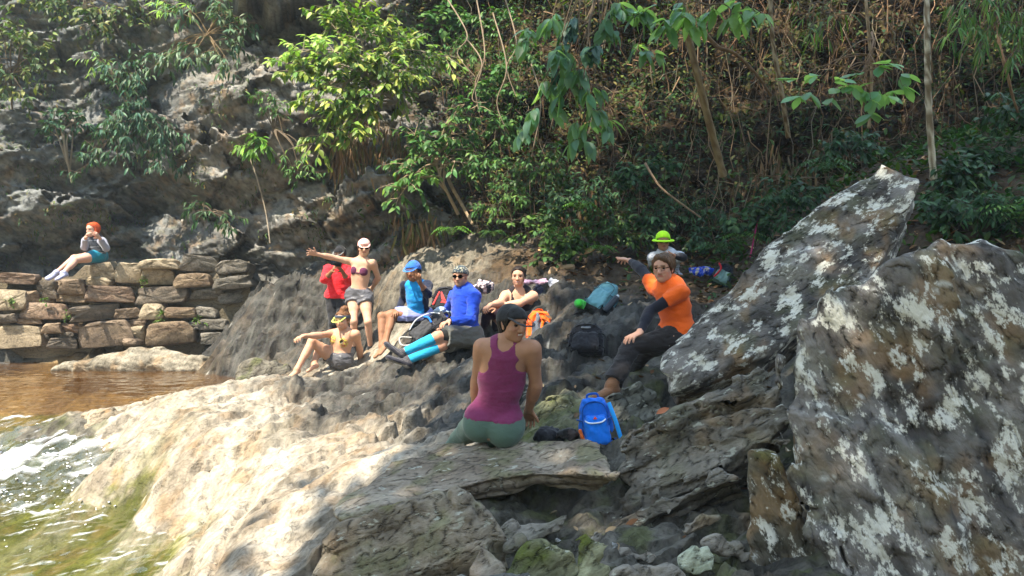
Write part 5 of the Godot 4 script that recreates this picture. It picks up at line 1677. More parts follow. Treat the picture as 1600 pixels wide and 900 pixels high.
func joints(o: Dictionary) -> Dictionary:
	var h: float = o.h
	var J := {}
	for k in ["pelvis", "neck", "head", "sl", "sr"]:
		J[k] = P(o[k][0], o[k][1], o[k][2])
	# true shoulder width
	var sm: Vector3 = (J.sl + J.sr) * 0.5
	var x: Vector3 = (J.sl - J.sr).normalized()
	var sw: float = 0.172 * h * o.get("broad", 1.0)
	J.sl = sm + x * sw
	J.sr = sm - x * sw
	J.up = (J.neck - J.pelvis).normalized()
	J.x = (x - J.up * x.dot(J.up)).normalized()
	J.f = J.x.cross(J.up)
	var hx: Vector3 = J.x
	if o.has("hipx"):
		hx = (o.hipx as Vector3).normalized()
	J.hx = hx
	J.hl = J.pelvis + hx * 0.088 * h
	J.hr = J.pelvis - hx * 0.088 * h
	J.el = limb(J.sl, 0.285 * h, o.el[0], o.el[1], o.el[2])
	J.er = limb(J.sr, 0.285 * h, o.er[0], o.er[1], o.er[2])
	J.wl = limb(J.el, 0.25 * h, o.wl[0], o.wl[1], o.wl[2])
	J.wr = limb(J.er, 0.25 * h, o.wr[0], o.wr[1], o.wr[2])
	J.fl = limb(J.wl, 0.18 * h, o.fl[0], o.fl[1], o.fl[2])
	J.fr = limb(J.wr, 0.18 * h, o.fr[0], o.fr[1], o.fr[2])
	J.kl = limb(J.hl, 0.425 * h, o.kl[0], o.kl[1], o.kl[2])
	J.kr = limb(J.hr, 0.425 * h, o.kr[0], o.kr[1], o.kr[2])
	J.al = limb(J.kl, 0.41 * h, o.al[0], o.al[1], o.al[2])
	J.ar = limb(J.kr, 0.41 * h, o.ar[0], o.ar[1], o.ar[2])
	J.tl = limb(J.al, 0.185 * h, o.tl[0], o.tl[1], o.tl[2])
	J.tr = limb(J.ar, 0.185 * h, o.tr[0], o.tr[1], o.tr[2])
	return J

# the body as named tapered pieces: [a, b, ra, rb, blend, flatten axis, flatten]
func pieces(J: Dictionary, o: Dictionary) -> Dictionary:
	var h: float = o.h
	var w: float = h * o.get("build", 1.0)
	var fem: float = o.get("fem", 0.0)
	var up: Vector3 = J.up
	var f: Vector3 = J.f
	var x: Vector3 = J.x
	var tl: float = (J.neck - J.pelvis).length()
	var D := {}
	D.chest = [J.pelvis + up * tl * 0.55 + f * 0.01 * h, J.pelvis + up * tl * 0.80, 0.142 * w, 0.15 * w, 0.05, f, 1.4]
	D.yoke = [J.sl.lerp(J.sr, 0.14) - up * 0.012 * h, J.sr.lerp(J.sl, 0.14) - up * 0.012 * h, 0.058 * w, 0.058 * w, 0.05, f, 1.0]
	D.trapl = [J.neck + up * 0.02 * h - f * 0.01, J.sl.lerp(J.sr, 0.16), 0.045 * w, 0.045 * w, 0.04, f, 1.0]
	D.trapr = [J.neck + up * 0.02 * h - f * 0.01, J.sr.lerp(J.sl, 0.16), 0.045 * w, 0.045 * w, 0.04, f, 1.0]
	D.belly = [J.pelvis + up * tl * 0.12 + f * 0.02 * h, J.pelvis + up * tl * 0.52 + f * 0.012 * h, (0.138 - 0.004 * fem) * w, (0.138 - 0.018 * fem) * w, 0.06, f, 1.3]
	D.hips = [J.hl + up * 0.015 * h, J.hr + up * 0.015 * h, (0.102 + 0.012 * fem) * w, (0.102 + 0.012 * fem) * w, 0.05, f, 1.0]
	D.seatl = [J.hl - f * 0.045 * h - up * 0.02 * h, J.hl - f * 0.04 * h, (0.092 + 0.012 * fem) * w, (0.092 + 0.012 * fem) * w, 0.04, f, 1.0]
	D.seatr = [J.hr - f * 0.045 * h - up * 0.02 * h, J.hr - f * 0.04 * h, (0.092 + 0.012 * fem) * w, (0.092 + 0.012 * fem) * w, 0.04, f, 1.0]
	if fem > 0.0:
		for s in [["bustl", 1.0], ["bustr", -1.0]]:
			var c: Vector3 = J.pelvis + up * tl * 0.70 + f * 0.070 * w + x * s[1] * 0.070 * w
			D[s[0]] = [c, c - up * 0.015, 0.058 * w * fem, 0.060 * w * fem, 0.045, f, 1.0]
	D.neckp = [J.neck - up * 0.03 * h, J.neck.lerp(J.head, 0.6), 0.058 * w, 0.052 * w, 0.03, f, 1.0]
	for s in [["l", "sl", "el", "wl"], ["r", "sr", "er", "wr"]]:
		var a: Vector3 = J[s[1]]
		var b: Vector3 = J[s[2]]
		var c: Vector3 = J[s[3]]
		D["delt" + s[0]] = [a, a.lerp(b, 0.25), 0.058 * w, 0.052 * w, 0.03, f, 1.0]
		D["uarm" + s[0]] = [a, b, 0.050 * w, 0.041 * w, 0.025, f, 1.0]
		D["farm" + s[0]] = [b, c, 0.042 * w, 0.028 * w, 0.02, f, 1.0]
		D["farmb" + s[0]] = [b.lerp(c, 0.15), b.lerp(c, 0.45), 0.043 * w, 0.040 * w, 0.02, f, 1.0]
	for s in [["l", "hl", "kl", "al", "tl"], ["r", "hr", "kr", "ar", "tr"]]:
		var a: Vector3 = J[s[1]]
		var b: Vector3 = J[s[2]]
		var c: Vector3 = J[s[3]]
		var t: Vector3 = J[s[4]]
		var kn := (b - a).normalized() + (b - c).normalized()
		kn = kn.normalized() if kn.length() > 0.2 else f
		D["thigh" + s[0]] = [a, b, (0.088 + 0.008 * fem) * w, 0.056 * w, 0.05, f, 1.0]
		D["thighm" + s[0]] = [a.lerp(b, 0.2), a.lerp(b, 0.5), (0.086 + 0.006 * fem) * w, 0.076 * w, 0.03, f, 1.0]
		D["shin" + s[0]] = [b, c, 0.052 * w, 0.036 * w, 0.025, f, 1.0]
		D["calf" + s[0]] = [b.lerp(c, 0.18) - kn * 0.018 * h, b.lerp(c, 0.45) - kn * 0.014 * h, 0.047 * w, 0.044 * w, 0.03, f, 1.0]
		var dn: Vector3 = (c - b).normalized()
		var fo := (t - c).normalized()
		dn = (dn - fo * dn.dot(fo)).normalized()
		if (t - c).length() < 0.01 or dn.length() < 0.5:
			dn = Vector3.DOWN
		J["sole" + s[0]] = dn
		D["heel" + s[0]] = [c, c + dn * 0.035 * h - fo * 0.025 * h, 0.036 * h, 0.033 * h, 0.02, f, 1.0]
		D["foot" + s[0]] = [c + dn * 0.03 * h, t + dn * 0.045 * h, 0.038 * h, 0.030 * h, 0.03, dn, 1.35]
	return D

func head_frame(J: Dictionary, o: Dictionary) -> Transform3D:
	var look: Vector3 = (o.look as Vector3).normalized()
	var up: Vector3 = o.get("headup", Vector3.UP)
	var x := up.cross(look).normalized()
	return Transform3D(Basis(x, look.cross(x), look) * Basis.from_scale(Vector3.ONE * float(o.get("headsize", 1.0)) * 0.98), J.head)

func cranium(F: Field, t: Transform3D, grow: float) -> void:
	var s := t.basis.get_scale().x
	F.cap(t * Vector3(0, 0.032, -0.032), t * Vector3(0, 0.028, 0.018), (0.086 + grow) * s, (0.080 + grow) * s, 0.01, 0, t.basis.x.normalized(), 1.12)

func head_into(acc: Acc, t: Transform3D, neck: Vector3, o: Dictionary) -> void:
	var s := t.basis.get_scale().x
	var cell: float = o.get("hcell", 0.006)
	var F := Field.new(t.origin - Vector3.ONE * 0.17, t.origin + Vector3.ONE * 0.17, cell)
	cranium(F, t, 0.0)
	var x := t.basis.x.normalized()
	F.cap(t * Vector3(0, 0.0, 0.03), t * Vector3(0, -0.05, 0.042), 0.062 * s, 0.048 * s, 0.03, 0, x, 1.05)
	F.cap(t * Vector3(-0.03, -0.068, 0.022), t * Vector3(0.03, -0.068, 0.022), 0.036 * s, 0.036 * s, 0.03)
	F.cap(t * Vector3(-0.006, -0.092, 0.058), t * Vector3(0.006, -0.092, 0.058), 0.023 * s, 0.023 * s, 0.03)
	for e in [-1.0, 1.0]:
		F.cap(t * Vector3(0.036 * e, -0.028, 0.052), t * Vector3(0.03 * e, -0.045, 0.052), 0.032 * s, 0.028 * s, 0.02)
		F.cap(t * Vector3(0.031 * e, 0.002, 0.100), t * Vector3(0.036 * e, 0.002, 0.098), 0.013 * s, 0.013 * s, 0.014, 1)
		F.cap(t * Vector3(0.076 * e, 0.012, -0.012), t * Vector3(0.074 * e, -0.026, -0.004), 0.019 * s, 0.012 * s, 0.006, 0, x, 2.2)
	F.cap(t * Vector3(-0.038, 0.024, 0.078), t * Vector3(0.038, 0.024, 0.078), 0.011 * s, 0.011 * s, 0.016)
	F.cap(t * Vector3(0, 0.008, 0.088), t * Vector3(0, -0.034, 0.106), 0.009 * s, 0.0145 * s, 0.012)
	for e in [-1.0, 1.0]:
		F.cap(t * Vector3(0.012 * e, -0.036, 0.096), t * Vector3(0.013 * e, -0.038, 0.094), 0.009 * s, 0.009 * s, 0.006)
	F.cap(t * Vector3(-0.019, -0.061, 0.082), t * Vector3(0.019, -0.061, 0.082), 0.0085 * s, 0.0085 * s, 0.006)
	F.cap(t * Vector3(0, -0.04, -0.02), neck.lerp(t.origin, 0.15), 0.052 * s, 0.056 * s, 0.035)
	var from := acc.v.size()
	F.into(acc)
	acc.c.resize(acc.v.size())
	var ti := t.affine_inverse()
	var skin: Color = o.skin
	var lip := skin.lerp(Color(0.35, 0.06, 0.06), 0.55)
	for k in range(from, acc.v.size()):
		var q := ti * acc.v[k]
		var c := skin
		c = c.lerp(lip, smooth(0.011, 0.006, absf(q.y + 0.061)) * smooth(0.030, 0.022, absf(q.x)) * smooth(0.06, 0.075, q.z))
		if o.get("smile", false):
			c = c.lerp(Color(0.75, 0.70, 0.64), smooth(0.004, 0.0025, absf(q.y + 0.0605)) * smooth(0.021, 0.015, absf(q.x)) * smooth(0.06, 0.075, q.z))
		c = c.lerp(Color(skin.r * 1.05, skin.g * 0.78, skin.b * 0.72), 0.5 * smooth(0.03, 0.0, Vector2(absf(q.x) - 0.04, q.y + 0.03).length()) * smooth(0.04, 0.06, q.z))
		c = c.lerp(o.get("brow", Color(0.03, 0.02, 0.015)), 0.8 * smooth(0.007, 0.003, absf(q.y - 0.026 + absf(q.x) * 0.08)) * smooth(0.009, 0.014, absf(q.x)) * smooth(0.052, 0.045, absf(q.x)) * smooth(0.055, 0.07, q.z))
		if o.has("beard"):
			c = c.lerp(o.beard, 0.45 * smooth(-0.03, -0.06, q.y) * smooth(0.0, 0.03, q.z))
		acc.c[k] = c

func hand_into(acc: Acc, w: Vector3, tip: Vector3, elbow: Vector3, palm: Vector3, thumb: float, g: Dictionary, o: Dictionary) -> void:
	var h: float = o.h
	var d := (tip - w).normalized()
	var n := (palm - d * palm.dot(d)).normalized()
	var s := d.cross(n) * thumb
	var cell: float = o.get("fcell", 0.0052)
	var m := w + d * 0.09 * h
	var F := Field.new(m - Vector3.ONE * 0.15 * h, m + Vector3.ONE * 0.15 * h, cell)
	F.cap(w.lerp(elbow, 0.16), w + d * 0.01, 0.030 * h, 0.027 * h, 0.02)
	F.cap(w + d * 0.022 * h, w + d * 0.078 * h, 0.034 * h, 0.043 * h, 0.02, 0, n, 2.3)
	var lens := [0.070, 0.078, 0.072, 0.057]
	var curl: Array = g.get("curl", [0.25, 0.3, 0.35, 0.4])
	var spread: float = g.get("spread", 0.09)
	for j in 4:
		var p := w + d * (0.09 - 0.005 * absf(j - 1.2)) * h + s * (0.031 - 0.0205 * j) * h
		var a := (1.3 - j) * spread
		var fd := d * cos(a) + s * sin(a)
		var cu: float = curl[j]
		var ang := 0.0
		for ph in 3:
			ang += cu * [0.9, 1.5, 1.0][ph]
			var dirp := fd * cos(ang) + n * sin(ang)
			var q: Vector3 = p + dirp * float(lens[j]) * [0.46, 0.31, 0.23][ph] * h
			var r: float = [0.0092, 0.0084, 0.0076][ph] * h
			F.cap(p, q, r, r * 0.92, 0.005)
			p = q
	var tc: float = g.get("thumb", 0.5)
	var tb := w + d * 0.030 * h + s * 0.026 * h
	var td := (d * 0.62 + s * lerpf(0.85, 0.35, tc) + n * lerpf(0.1, 0.6, tc)).normalized()
	var tm := tb + td * 0.044 * h
	F.cap(tb, tm, 0.0135 * h, 0.011 * h, 0.01)
	F.cap(tm, tm + (td * 0.8 + d * 0.5).normalized() * 0.034 * h, 0.011 * h, 0.009 * h, 0.004)
	var from := acc.v.size()
	F.into(acc)
	acc.c.resize(acc.v.size())
	for k in range(from, acc.v.size()):
		acc.c[k] = o.skin

func bounds(D: Dictionary, names: Array, grow: float) -> Array:
	var lo := Vector3.ONE * 1e9
	var hi := -lo
	for k in names:
		var e: Array = D[k]
		var r: float = maxf(e[2], e[3]) + grow
		for p in [e[0], e[1]]:
			lo = lo.min(p - Vector3.ONE * r)
			hi = hi.max(p + Vector3.ONE * r)
	return [lo, hi]

# clothing: pieces of the body grown outwards; wear maps a piece to [grow, from, to] along it
func clothing(D: Dictionary, wear: Dictionary, o: Dictionary, c: Dictionary) -> Acc:
	var b := bounds(D, wear.keys(), 0.07)
	var F := Field.new(b[0], b[1], c.get("cell", o.get("cell", 0.012)))
	for k in wear:
		var e: Array = D[k]
		var g: Array = wear[k]
		var t0: float = g[1] if g.size() > 1 else 0.0
		var t1: float = g[2] if g.size() > 2 else 1.0
		var flare: float = g[3] if g.size() > 3 else 0.0
		F.cap(e[0].lerp(e[1], t0), e[0].lerp(e[1], t1), lerpf(e[2], e[3], t0) + g[0], lerpf(e[2], e[3], t1) + g[0] + flare, maxf(e[4] * 0.8, 0.02), 0, e[5], e[6], (1 if t1 < 1.0 else 0) | (2 if t0 > 0.0 else 0))
	for q in c.get("cuts", []):
		F.half(q[0], (q[1] as Vector3).normalized())
	for q in c.get("holes", []):
		F.cap(q[0], q[1], q[2], q[3] if q.size() > 3 else q[2], 0.008, 1)
	var wr: float = c.get("wrinkle", 0.006)
	if wr > 0.0:
		F.rough(noise(FastNoiseLite.TYPE_SIMPLEX_SMOOTH, 9.0, 2, 77), wr * 1.1, Basis.from_euler(Vector3(0, 0, 0.5)) * Basis.from_scale(Vector3(0.6, 1.1, 0.6)))
		F.rough(noise(FastNoiseLite.TYPE_SIMPLEX_SMOOTH, 22.0, 2, 78), wr * 0.45, Basis.from_euler(Vector3(0.3, 0.4, 0.7)) * Basis.from_scale(Vector3(0.6, 1.5, 0.6)))
	var a := Acc.new()
	F.into(a)
	a.c.resize(a.v.size())
	a.c.fill(Color.WHITE)
	return a

func wearing(called: String, a: Acc, m: Material, who: Node3D, over: Node = null) -> MeshInstance3D:
	var x := put(called, a.mesh(), m, over if over else who)
	if over == null:
		x.position = -who.position
	return x

func cloth(c: Color, rough := 0.85, sheen := 0.3) -> StandardMaterial3D:
	var m := mat(c, rough, true)
	m.rim_enabled = true
	m.rim = sheen
	m.rim_tint = 0.6
	m.heightmap_enabled = true
	m.heightmap_texture = tex_weave
	m.heightmap_scale = 0.25
	m.uv1_triplanar = true
	m.uv1_world_triplanar = true
	m.uv1_scale = Vector3.ONE * 3.0
	return m

var UPPER := ["chest", "yoke", "trapl", "trapr", "belly", "hips"]

func person(label: String, o: Dictionary) -> Dictionary:
	var J := joints(o)
	var D := pieces(J, o)
	var low: Vector3 = J.pelvis
	var who := thing("person", label, "person", Vector3(low.x, minf(low.y - 0.1, minf(J.al.y, J.ar.y) - 0.08), low.z))
	var acc := Acc.new()
	var b := bounds(D, D.keys(), 0.05)
	var F := Field.new(b[0], b[1], o.get("cell", 0.012))
	for k in D:
		var e: Array = D[k]
		F.cap(e[0], e[1], e[2], e[3], e[4], 0, e[5], e[6])
	F.into(acc)
	acc.c.resize(acc.v.size())
	acc.c.fill(o.skin)
	var t := head_frame(J, o)
	head_into(acc, t, J.neck, o)
	hand_into(acc, J.wl, J.fl, J.el, o.get("palml", -J.f), o.get("thl", 1.0), o.get("handl", {}), o)
	hand_into(acc, J.wr, J.fr, J.er, o.get("palmr", -J.f), o.get("thr", -1.0), o.get("handr", {}), o)
	for k in acc.v.size():
		var v := 1.0 + 0.10 * nC.get_noise_3dv(acc.v[k] * 1.2)
		acc.c[k] = Color(acc.c[k].r * v, acc.c[k].g * v, acc.c[k].b * v)
	wearing("body", acc, mats.skin, who)
	if not o.has("noeyes"):
		for e in [-1.0, 1.0]:
			var ea := Acc.new()
			ellipsoid(ea, t * Transform3D(Basis.from_scale(Vector3(0.0135, 0.0075, 0.008)), Vector3(0.032 * e, 0.001, 0.0835)), Color(0.6, 0.57, 0.53))
			var en := wearing("eye", ea, mats.shiny, who)
			var ia := Acc.new()
			ellipsoid(ia, t * Transform3D(Basis.from_scale(Vector3(0.0062, 0.0065, 0.003)), Vector3(0.032 * e, 0.001, 0.0905)), Color(0.03, 0.015, 0.01))
			wearing("iris", ia, mats.shiny, who, en)
	return {"J": J, "D": D, "who": who, "t": t, "o": o}

func hair(g: Dictionary, c: Color, extra: Array, face := Vector3(0, 0.05, 0.072), fn := Vector3(0, -0.55, 0.83), nape := -0.06) -> void:
	var t: Transform3D = g.t
	var F := Field.new(t.origin - Vector3.ONE * 0.22 - Vector3(0, 0.25, 0), t.origin + Vector3.ONE * 0.2, 0.007)
	cranium(F, t, 0.014)
	F.cap(t * Vector3(0, 0.0, -0.035), t * Vector3(0, nape, -0.04), 0.078, 0.062, 0.02)
	F.half(t * face, t.basis * fn, 0.01)
	for e in extra:
		F.cap(t * (e[0] as Vector3), t * (e[1] as Vector3), e[2], e[3], 0.02)
	F.rough(noise(FastNoiseLite.TYPE_SIMPLEX_SMOOTH, 30.0, 2, 90), 0.008, Basis.from_scale(Vector3(1.4, 0.3, 1.4)))
	var a := Acc.new()
	F.into(a)
	for q in a.v:
		var v := 1.0 + 0.7 * nC.get_noise_3d(q.x * 5.0, q.y * 1.2, q.z * 5.0)
		a.c.append(Color(c.r * v, c.g * v, c.b * v))
	wearing("hair", a, mats.hair, g.who)

# style: "cap" with a brim, "visor" without a crown, "bandana", "bucket"
func hat(g: Dictionary, style: String, crown: Color, brim: Color, called := "cap", tilt := 0.0) -> MeshInstance3D:
	var t: Transform3D = g.t
	t = t * Transform3D(Basis.from_euler(Vector3(tilt, 0, 0)), Vector3(0, 0, 0))
	var F := Field.new(t.origin - Vector3.ONE * 0.2, t.origin + Vector3.ONE * 0.24, 0.006)
	cranium(F, t, 0.017)
	if style == "bucket":
		F.cap(t * Vector3(0, 0.06, -0.01), t * Vector3(0, 0.055, 0.0), 0.09, 0.09, 0.03)
	F.half(t * Vector3(0, 0.038, 0.06), t.basis * Vector3(0, -0.95, 0.22), 0.004)
	if style == "visor":
		F.half(t * Vector3(0, 0.072, 0.06), t.basis * Vector3(0, 0.97, -0.15), 0.004)
	if style != "bucket":
		F.rough(noise(FastNoiseLite.TYPE_SIMPLEX_SMOOTH, 14.0, 2, 91), 0.003)
	var a := Acc.new()
	F.into(a)
	for q in a.v:
		var l := t.affine_inverse() * q
		var c := crown
		if style == "bandana":
			c = crown.lerp(Color(0.45, 0.42, 0.3), smooth(0.15, 0.25, nC.get_noise_3dv(q * 2.0)) * 0.7)
		elif style == "visor":
			c = crown
		elif absf(l.x) < 0.002 or absf(absf(l.x) - 0.05) < 0.002:
			c = crown * 0.8
		a.c.append(c)
	var n := wearing(called, a, mats.fabric, g.who)
	if style != "bandana":
		var B := Field.new(t.origin - Vector3.ONE * 0.24, t.origin + Vector3.ONE * 0.28, 0.005)
		var upv := t.basis.y.normalized()
		if style == "bucket":
			B.cap(t * Vector3(0, 0.02, 0.005), t * Vector3(0, 0.018, 0.008), 0.145, 0.145, 0.01, 0, (t.basis * Vector3(0, 1, 0.25)).normalized(), 6.0)
			B.cap(t * Vector3(0, -0.03, 0.0), t * Vector3(0, -0.02, 0.0), 0.11, 0.11, 0.02, 1)
		else:
			B.cap(t * Vector3(0, 0.046, 0.066), t * Vector3(0, 0.026, 0.135), 0.084, 0.072, 0.01, 0, (t.basis * Vector3(0, 1, 0.28)).normalized(), 8.5)
			B.half(t * Vector3(0, 0.03, 0.045), t.basis * Vector3(0, 0, -1), 0.004)
		var ba := Acc.new()
		B.into(ba)
		ba.c.resize(ba.v.size())
		ba.c.fill(brim)
		wearing("brim", ba, mats.fabric, g.who, n)
	return n

func glasses(g: Dictionary, dark: bool, called := "sunglasses") -> void:
	var t: Transform3D = g.t
	var a := Acc.new()
	if dark:
		for e in [-1.0, 1.0]:
			ellipsoid(a, t * Transform3D(Basis.from_euler(Vector3(0, 0.25 * e, 0)) * Basis.from_scale(Vector3(0.031, 0.020, 0.006)), Vector3(0.033 * e, 0.002, 0.097)), Color.WHITE, 14)
	else:
		for e in [-1.0, 1.0]:
			var ring := []
			for k in 13:
				ring.append(t * Vector3(0.033 * e + 0.026 * cos(TAU * k / 12), 0.0 + 0.018 * sin(TAU * k / 12), 0.102 - 0.006 * absf(cos(TAU * k / 12))))
			tube(a, ring, [0.0013], 5)
	tube(a, [t * Vector3(-0.012, 0.006, 0.104), t * Vector3(0.012, 0.006, 0.104)], [0.003], 5)
	for e in [-1.0, 1.0]:
		tube(a, [t * Vector3(0.06 * e, 0.006, 0.092), t * Vector3(0.079 * e, 0.012, 0.03), t * Vector3(0.082 * e, 0.01, -0.02)], [0.003], 5)
	a.c.resize(a.v.size())
	a.c.fill(Color.WHITE)
	wearing(called, a, mats.dark_gloss, g.who)

func shoes(g: Dictionary, c: Color, sole: Color, high := 0.0, sides := ["l", "r"]) -> void:
	for s in sides:
		var wear := {"heel" + s: [0.014], "foot" + s: [0.012]}
		if high > 0.0:
			wear["shin" + s] = [0.016, 1.0 - high, 1.0]
		var a := clothing(g.D, wear, g.o, {"cell": 0.008, "wrinkle": 0.004})
		var dn: Vector3 = g.J["sole" + s]
		var ank: Vector3 = g.J["a" + s]
		for k in a.v.size():
			var q := (a.v[k] - ank).dot(dn)
			var lace := 0.35 if absf(fposmod(q * 60.0, 1.0) - 0.5) < 0.18 and q < 0.03 else 0.0
			a.c[k] = sole if q > 0.062 * float(g.o.h) else c.lerp(sole, lace)
		wearing("shoe", a, mats.fabric, g.who)

func band(g: Dictionary, at: Vector3, axis: Vector3, r: float, c: Color, called := "watch", wide := 0.012) -> void:
	var F := Field.new(at - Vector3.ONE * (r + 0.03), at + Vector3.ONE * (r + 0.03), 0.005)
	var d := axis.normalized() * wide
	F.cap(at - d * 1.6, at + d * 1.6, r, r, 0.005, 0, Vector3.UP, 1.0, 3)
	var a := Acc.new()
	F.into(a)
	a.c.resize(a.v.size())
	a.c.fill(c)
	wearing(called, a, mats.fabric, g.who)

func make_people() -> void:
	mats.skin = mat(Color.WHITE, 0.55, true)
	mats.skin.subsurf_scatter_enabled = true
	mats.skin.subsurf_scatter_strength = 0.12
	mats.shiny = mat(Color.WHITE, 0.2, true)
	mats.hair = mat(Color.WHITE, 0.5, true)
	mats.fabric = cloth(Color.WHITE)
	mats.dark_gloss = mat(Color(0.02, 0.018, 0.016), 0.12, true)
	mats.satin = cloth(Color.WHITE, 0.35, 0.2)
	var fair := Color(0.52, 0.31, 0.215)
	var mid := Color(0.40, 0.215, 0.135)
	var brown := Color(0.27, 0.135, 0.078)
	var g: Dictionary
	var D: Dictionary
	var J: Dictionary
	var a: Acc
	# --- woman in purple, nearest, seen from behind and looking back over her shoulder
	g = person("woman in purple racerback top and green leggings looking back over her shoulder", {"h": 0.99, "fem": 1.0, "build": 1.05, "cell": 0.011, "hcell": 0.0042, "fcell": 0.0042, "skin": Color(0.36, 0.19, 0.115), "smile": true,
		"pelvis": [772, 662, 4.72], "neck": [792, 534, 4.62], "head": [801, 506, 4.58], "sl": [763, 543, 4.64], "sr": [822, 545, 4.58], "look": Vector3(0.58, -0.06, 0.80), "headup": Vector3(0.06, 1, 0.05),
		"el": [746, 594, 1], "wl": [742, 640, 1], "fl": [745, 672, 1], "er": [837, 602, 1], "wr": [826, 640, 1], "fr": [828, 664, 1],
		"kl": [716, 686, 1], "al": [690, 720, 1], "tl": [680, 725, 1], "kr": [770, 676, 1], "ar": [760, 720, 1], "tr": [750, 725, 1]})
	D = g.D
	J = g.J
	var f: Vector3 = J.f
	a = clothing(D, {"chest": [0.012], "belly": [0.012], "hips": [0.009], "seatl": [0.006], "seatr": [0.006], "bustl": [0.01], "bustr": [0.01], "trapl": [0.012, 0.2, 0.62], "trapr": [0.012, 0.2, 0.62]}, g.o, {"wrinkle": 0.006,
		"cuts": [[J.pelvis + J.up * 0.062, -J.up + f * 0.1 - J.x * 0.12]],
		"holes": [[J.sl - J.up * 0.02 - f * 0.16, J.sl - J.up * 0.02 + f * 0.16, 0.085], [J.sr - J.up * 0.02 - f * 0.16, J.sr - J.up * 0.02 + f * 0.16, 0.085], [J.sl - J.up * 0.11 - f * 0.14 - J.x * 0.02, J.sl - J.up * 0.11 + f * 0.1 - J.x * 0.02, 0.055], [J.sr - J.up * 0.11 - f * 0.14 + J.x * 0.02, J.sr - J.up * 0.11 + f * 0.1 + J.x * 0.02, 0.055], [J.neck - J.up * 0.0 - f * 0.09, J.neck + J.up * 0.06 + f * 0.12, 0.045, 0.08]]})
	a.c.fill(Color(0.175, 0.03, 0.09))
	wearing("tank_top", a, mats.fabric, g.who)
	a = clothing(D, {"belly": [0.004, 0.0, 0.2], "hips": [0.006], "seatl": [0.004], "seatr": [0.004], "thighl": [0.005], "thighml": [0.005], "thighr": [0.005], "thighmr": [0.005], "shinl": [0.005, 0.0, 0.95], "calfl": [0.004], "shinr": [0.005, 0.0, 0.95], "calfr": [0.004]}, g.o, {"wrinkle": 0.003})
	a.c.fill(Color(0.085, 0.135, 0.105))
	wearing("leggings", a, mats.fabric, g.who)
	hair(g, Color(0.012, 0.009, 0.008), [[Vector3(0, -0.02, -0.05), Vector3(0.0, -0.09, -0.08), 0.07, 0.045], [Vector3(0.0, -0.09, -0.08), Vector3(0.0, -0.19, -0.09), 0.04, 0.016]])
	hat(g, "cap", Color(0.016, 0.016, 0.017), Color(0.02, 0.02, 0.02))
	shoes(g, Color(0.05, 0.05, 0.06), Color(0.2, 0.2, 0.2))
	# --- man in orange
	g = person("man in orange T-shirt with black arm sleeves pointing left, sitting by the leaning slab", {"h": 1.02, "build": 0.92, "cell": 0.012, "hcell": 0.0045, "fcell": 0.0045, "skin": Color(0.50, 0.275, 0.19), "brow": Color(0.12, 0.07, 0.035),
		"pelvis": [1058, 524, 5.75], "neck": [1046, 440, 5.72], "head": [1037, 419, 5.68], "sl": [1025, 450, 5.86], "sr": [1062, 456, 5.58], "look": Vector3(-0.55, -0.02, 0.83), "headup": Vector3(-0.05, 1, 0),
		"hipx": Vector3(-0.35, 0, -0.94),
		"el": [1002, 421, 1], "wl": [985, 408, 1], "fl": [966, 402, 1], "er": [1014, 487, -1], "wr": [1000, 520, -1], "fr": [974, 532, -1],
		"kl": [1000, 556, 1], "al": [982, 592, 1], "tl": [960, 606, 1], "kr": [975, 543, -1], "ar": [955, 604, -1], "tr": [930, 612, -1],
		"palml": Vector3(0, -1, 0.4), "handl": {"curl": [0.05, 0.35, 0.45, 0.5], "spread": 0.14, "thumb": 0.2}, "palmr": Vector3(0.1, -1, 0), "handr": {"curl": [0.25, 0.25, 0.25, 0.3], "spread": 0.16, "thumb": 0.2}})
	D = g.D
	J = g.J
	a = clothing(D, {"chest": [0.02], "yoke": [0.014], "trapl": [0.008, 0.1, 1.0], "trapr": [0.008, 0.1, 1.0], "belly": [0.022], "hips": [0.022], "deltl": [0.010], "deltr": [0.010], "uarml": [0.013, 0.0, 0.48, 0.004], "uarmr": [0.013, 0.0, 0.48, 0.004]}, g.o, {"wrinkle": 0.009, "cuts": [[J.pelvis - J.up * 0.02, -J.up]]})
	a.c.fill(Color(0.80, 0.125, 0.012))
	wearing("t_shirt", a, mats.fabric, g.who)
	for s in ["l", "r"]:
		a = clothing(D, {"uarm" + s: [0.005, 0.3, 1.0], "farm" + s: [0.005, 0.0, 0.95], "farmb" + s: [0.005]}, g.o, {"wrinkle": 0.003, "cell": 0.009})
		a.c.fill(Color(0.013, 0.014, 0.02))
		wearing("arm_sleeve", a, mats.fabric, g.who)
	a = clothing(D, {"belly": [0.006, 0.0, 0.2], "hips": [0.012], "seatl": [0.01], "seatr": [0.01], "thighl": [0.018], "thighml": [0.016], "thighr": [0.018], "thighmr": [0.016], "shinl": [0.026, 0.0, 0.6, 0.012], "shinr": [0.026, 0.0, 0.88, 0.016], "calfl": [0.012], "calfr": [0.012]}, g.o, {"wrinkle": 0.014})
	a.c.fill(Color(0.028, 0.025, 0.026))
	wearing("trousers", a, mats.fabric, g.who)
	shoes(g, Color(0.22, 0.105, 0.05), Color(0.12, 0.07, 0.04), 0.24)
	hair(g, Color(0.075, 0.043, 0.022), [[Vector3(-0.06, 0.05, 0.05), Vector3(-0.075, 0.0, 0.03), 0.022, 0.014], [Vector3(0.06, 0.05, 0.05), Vector3(0.075, 0.0, 0.03), 0.022, 0.014], [Vector3(-0.03, 0.09, 0.05), Vector3(0.04, 0.075, 0.07), 0.03, 0.025]], Vector3(0, 0.062, 0.07))
	glasses(g, false, "spectacles")
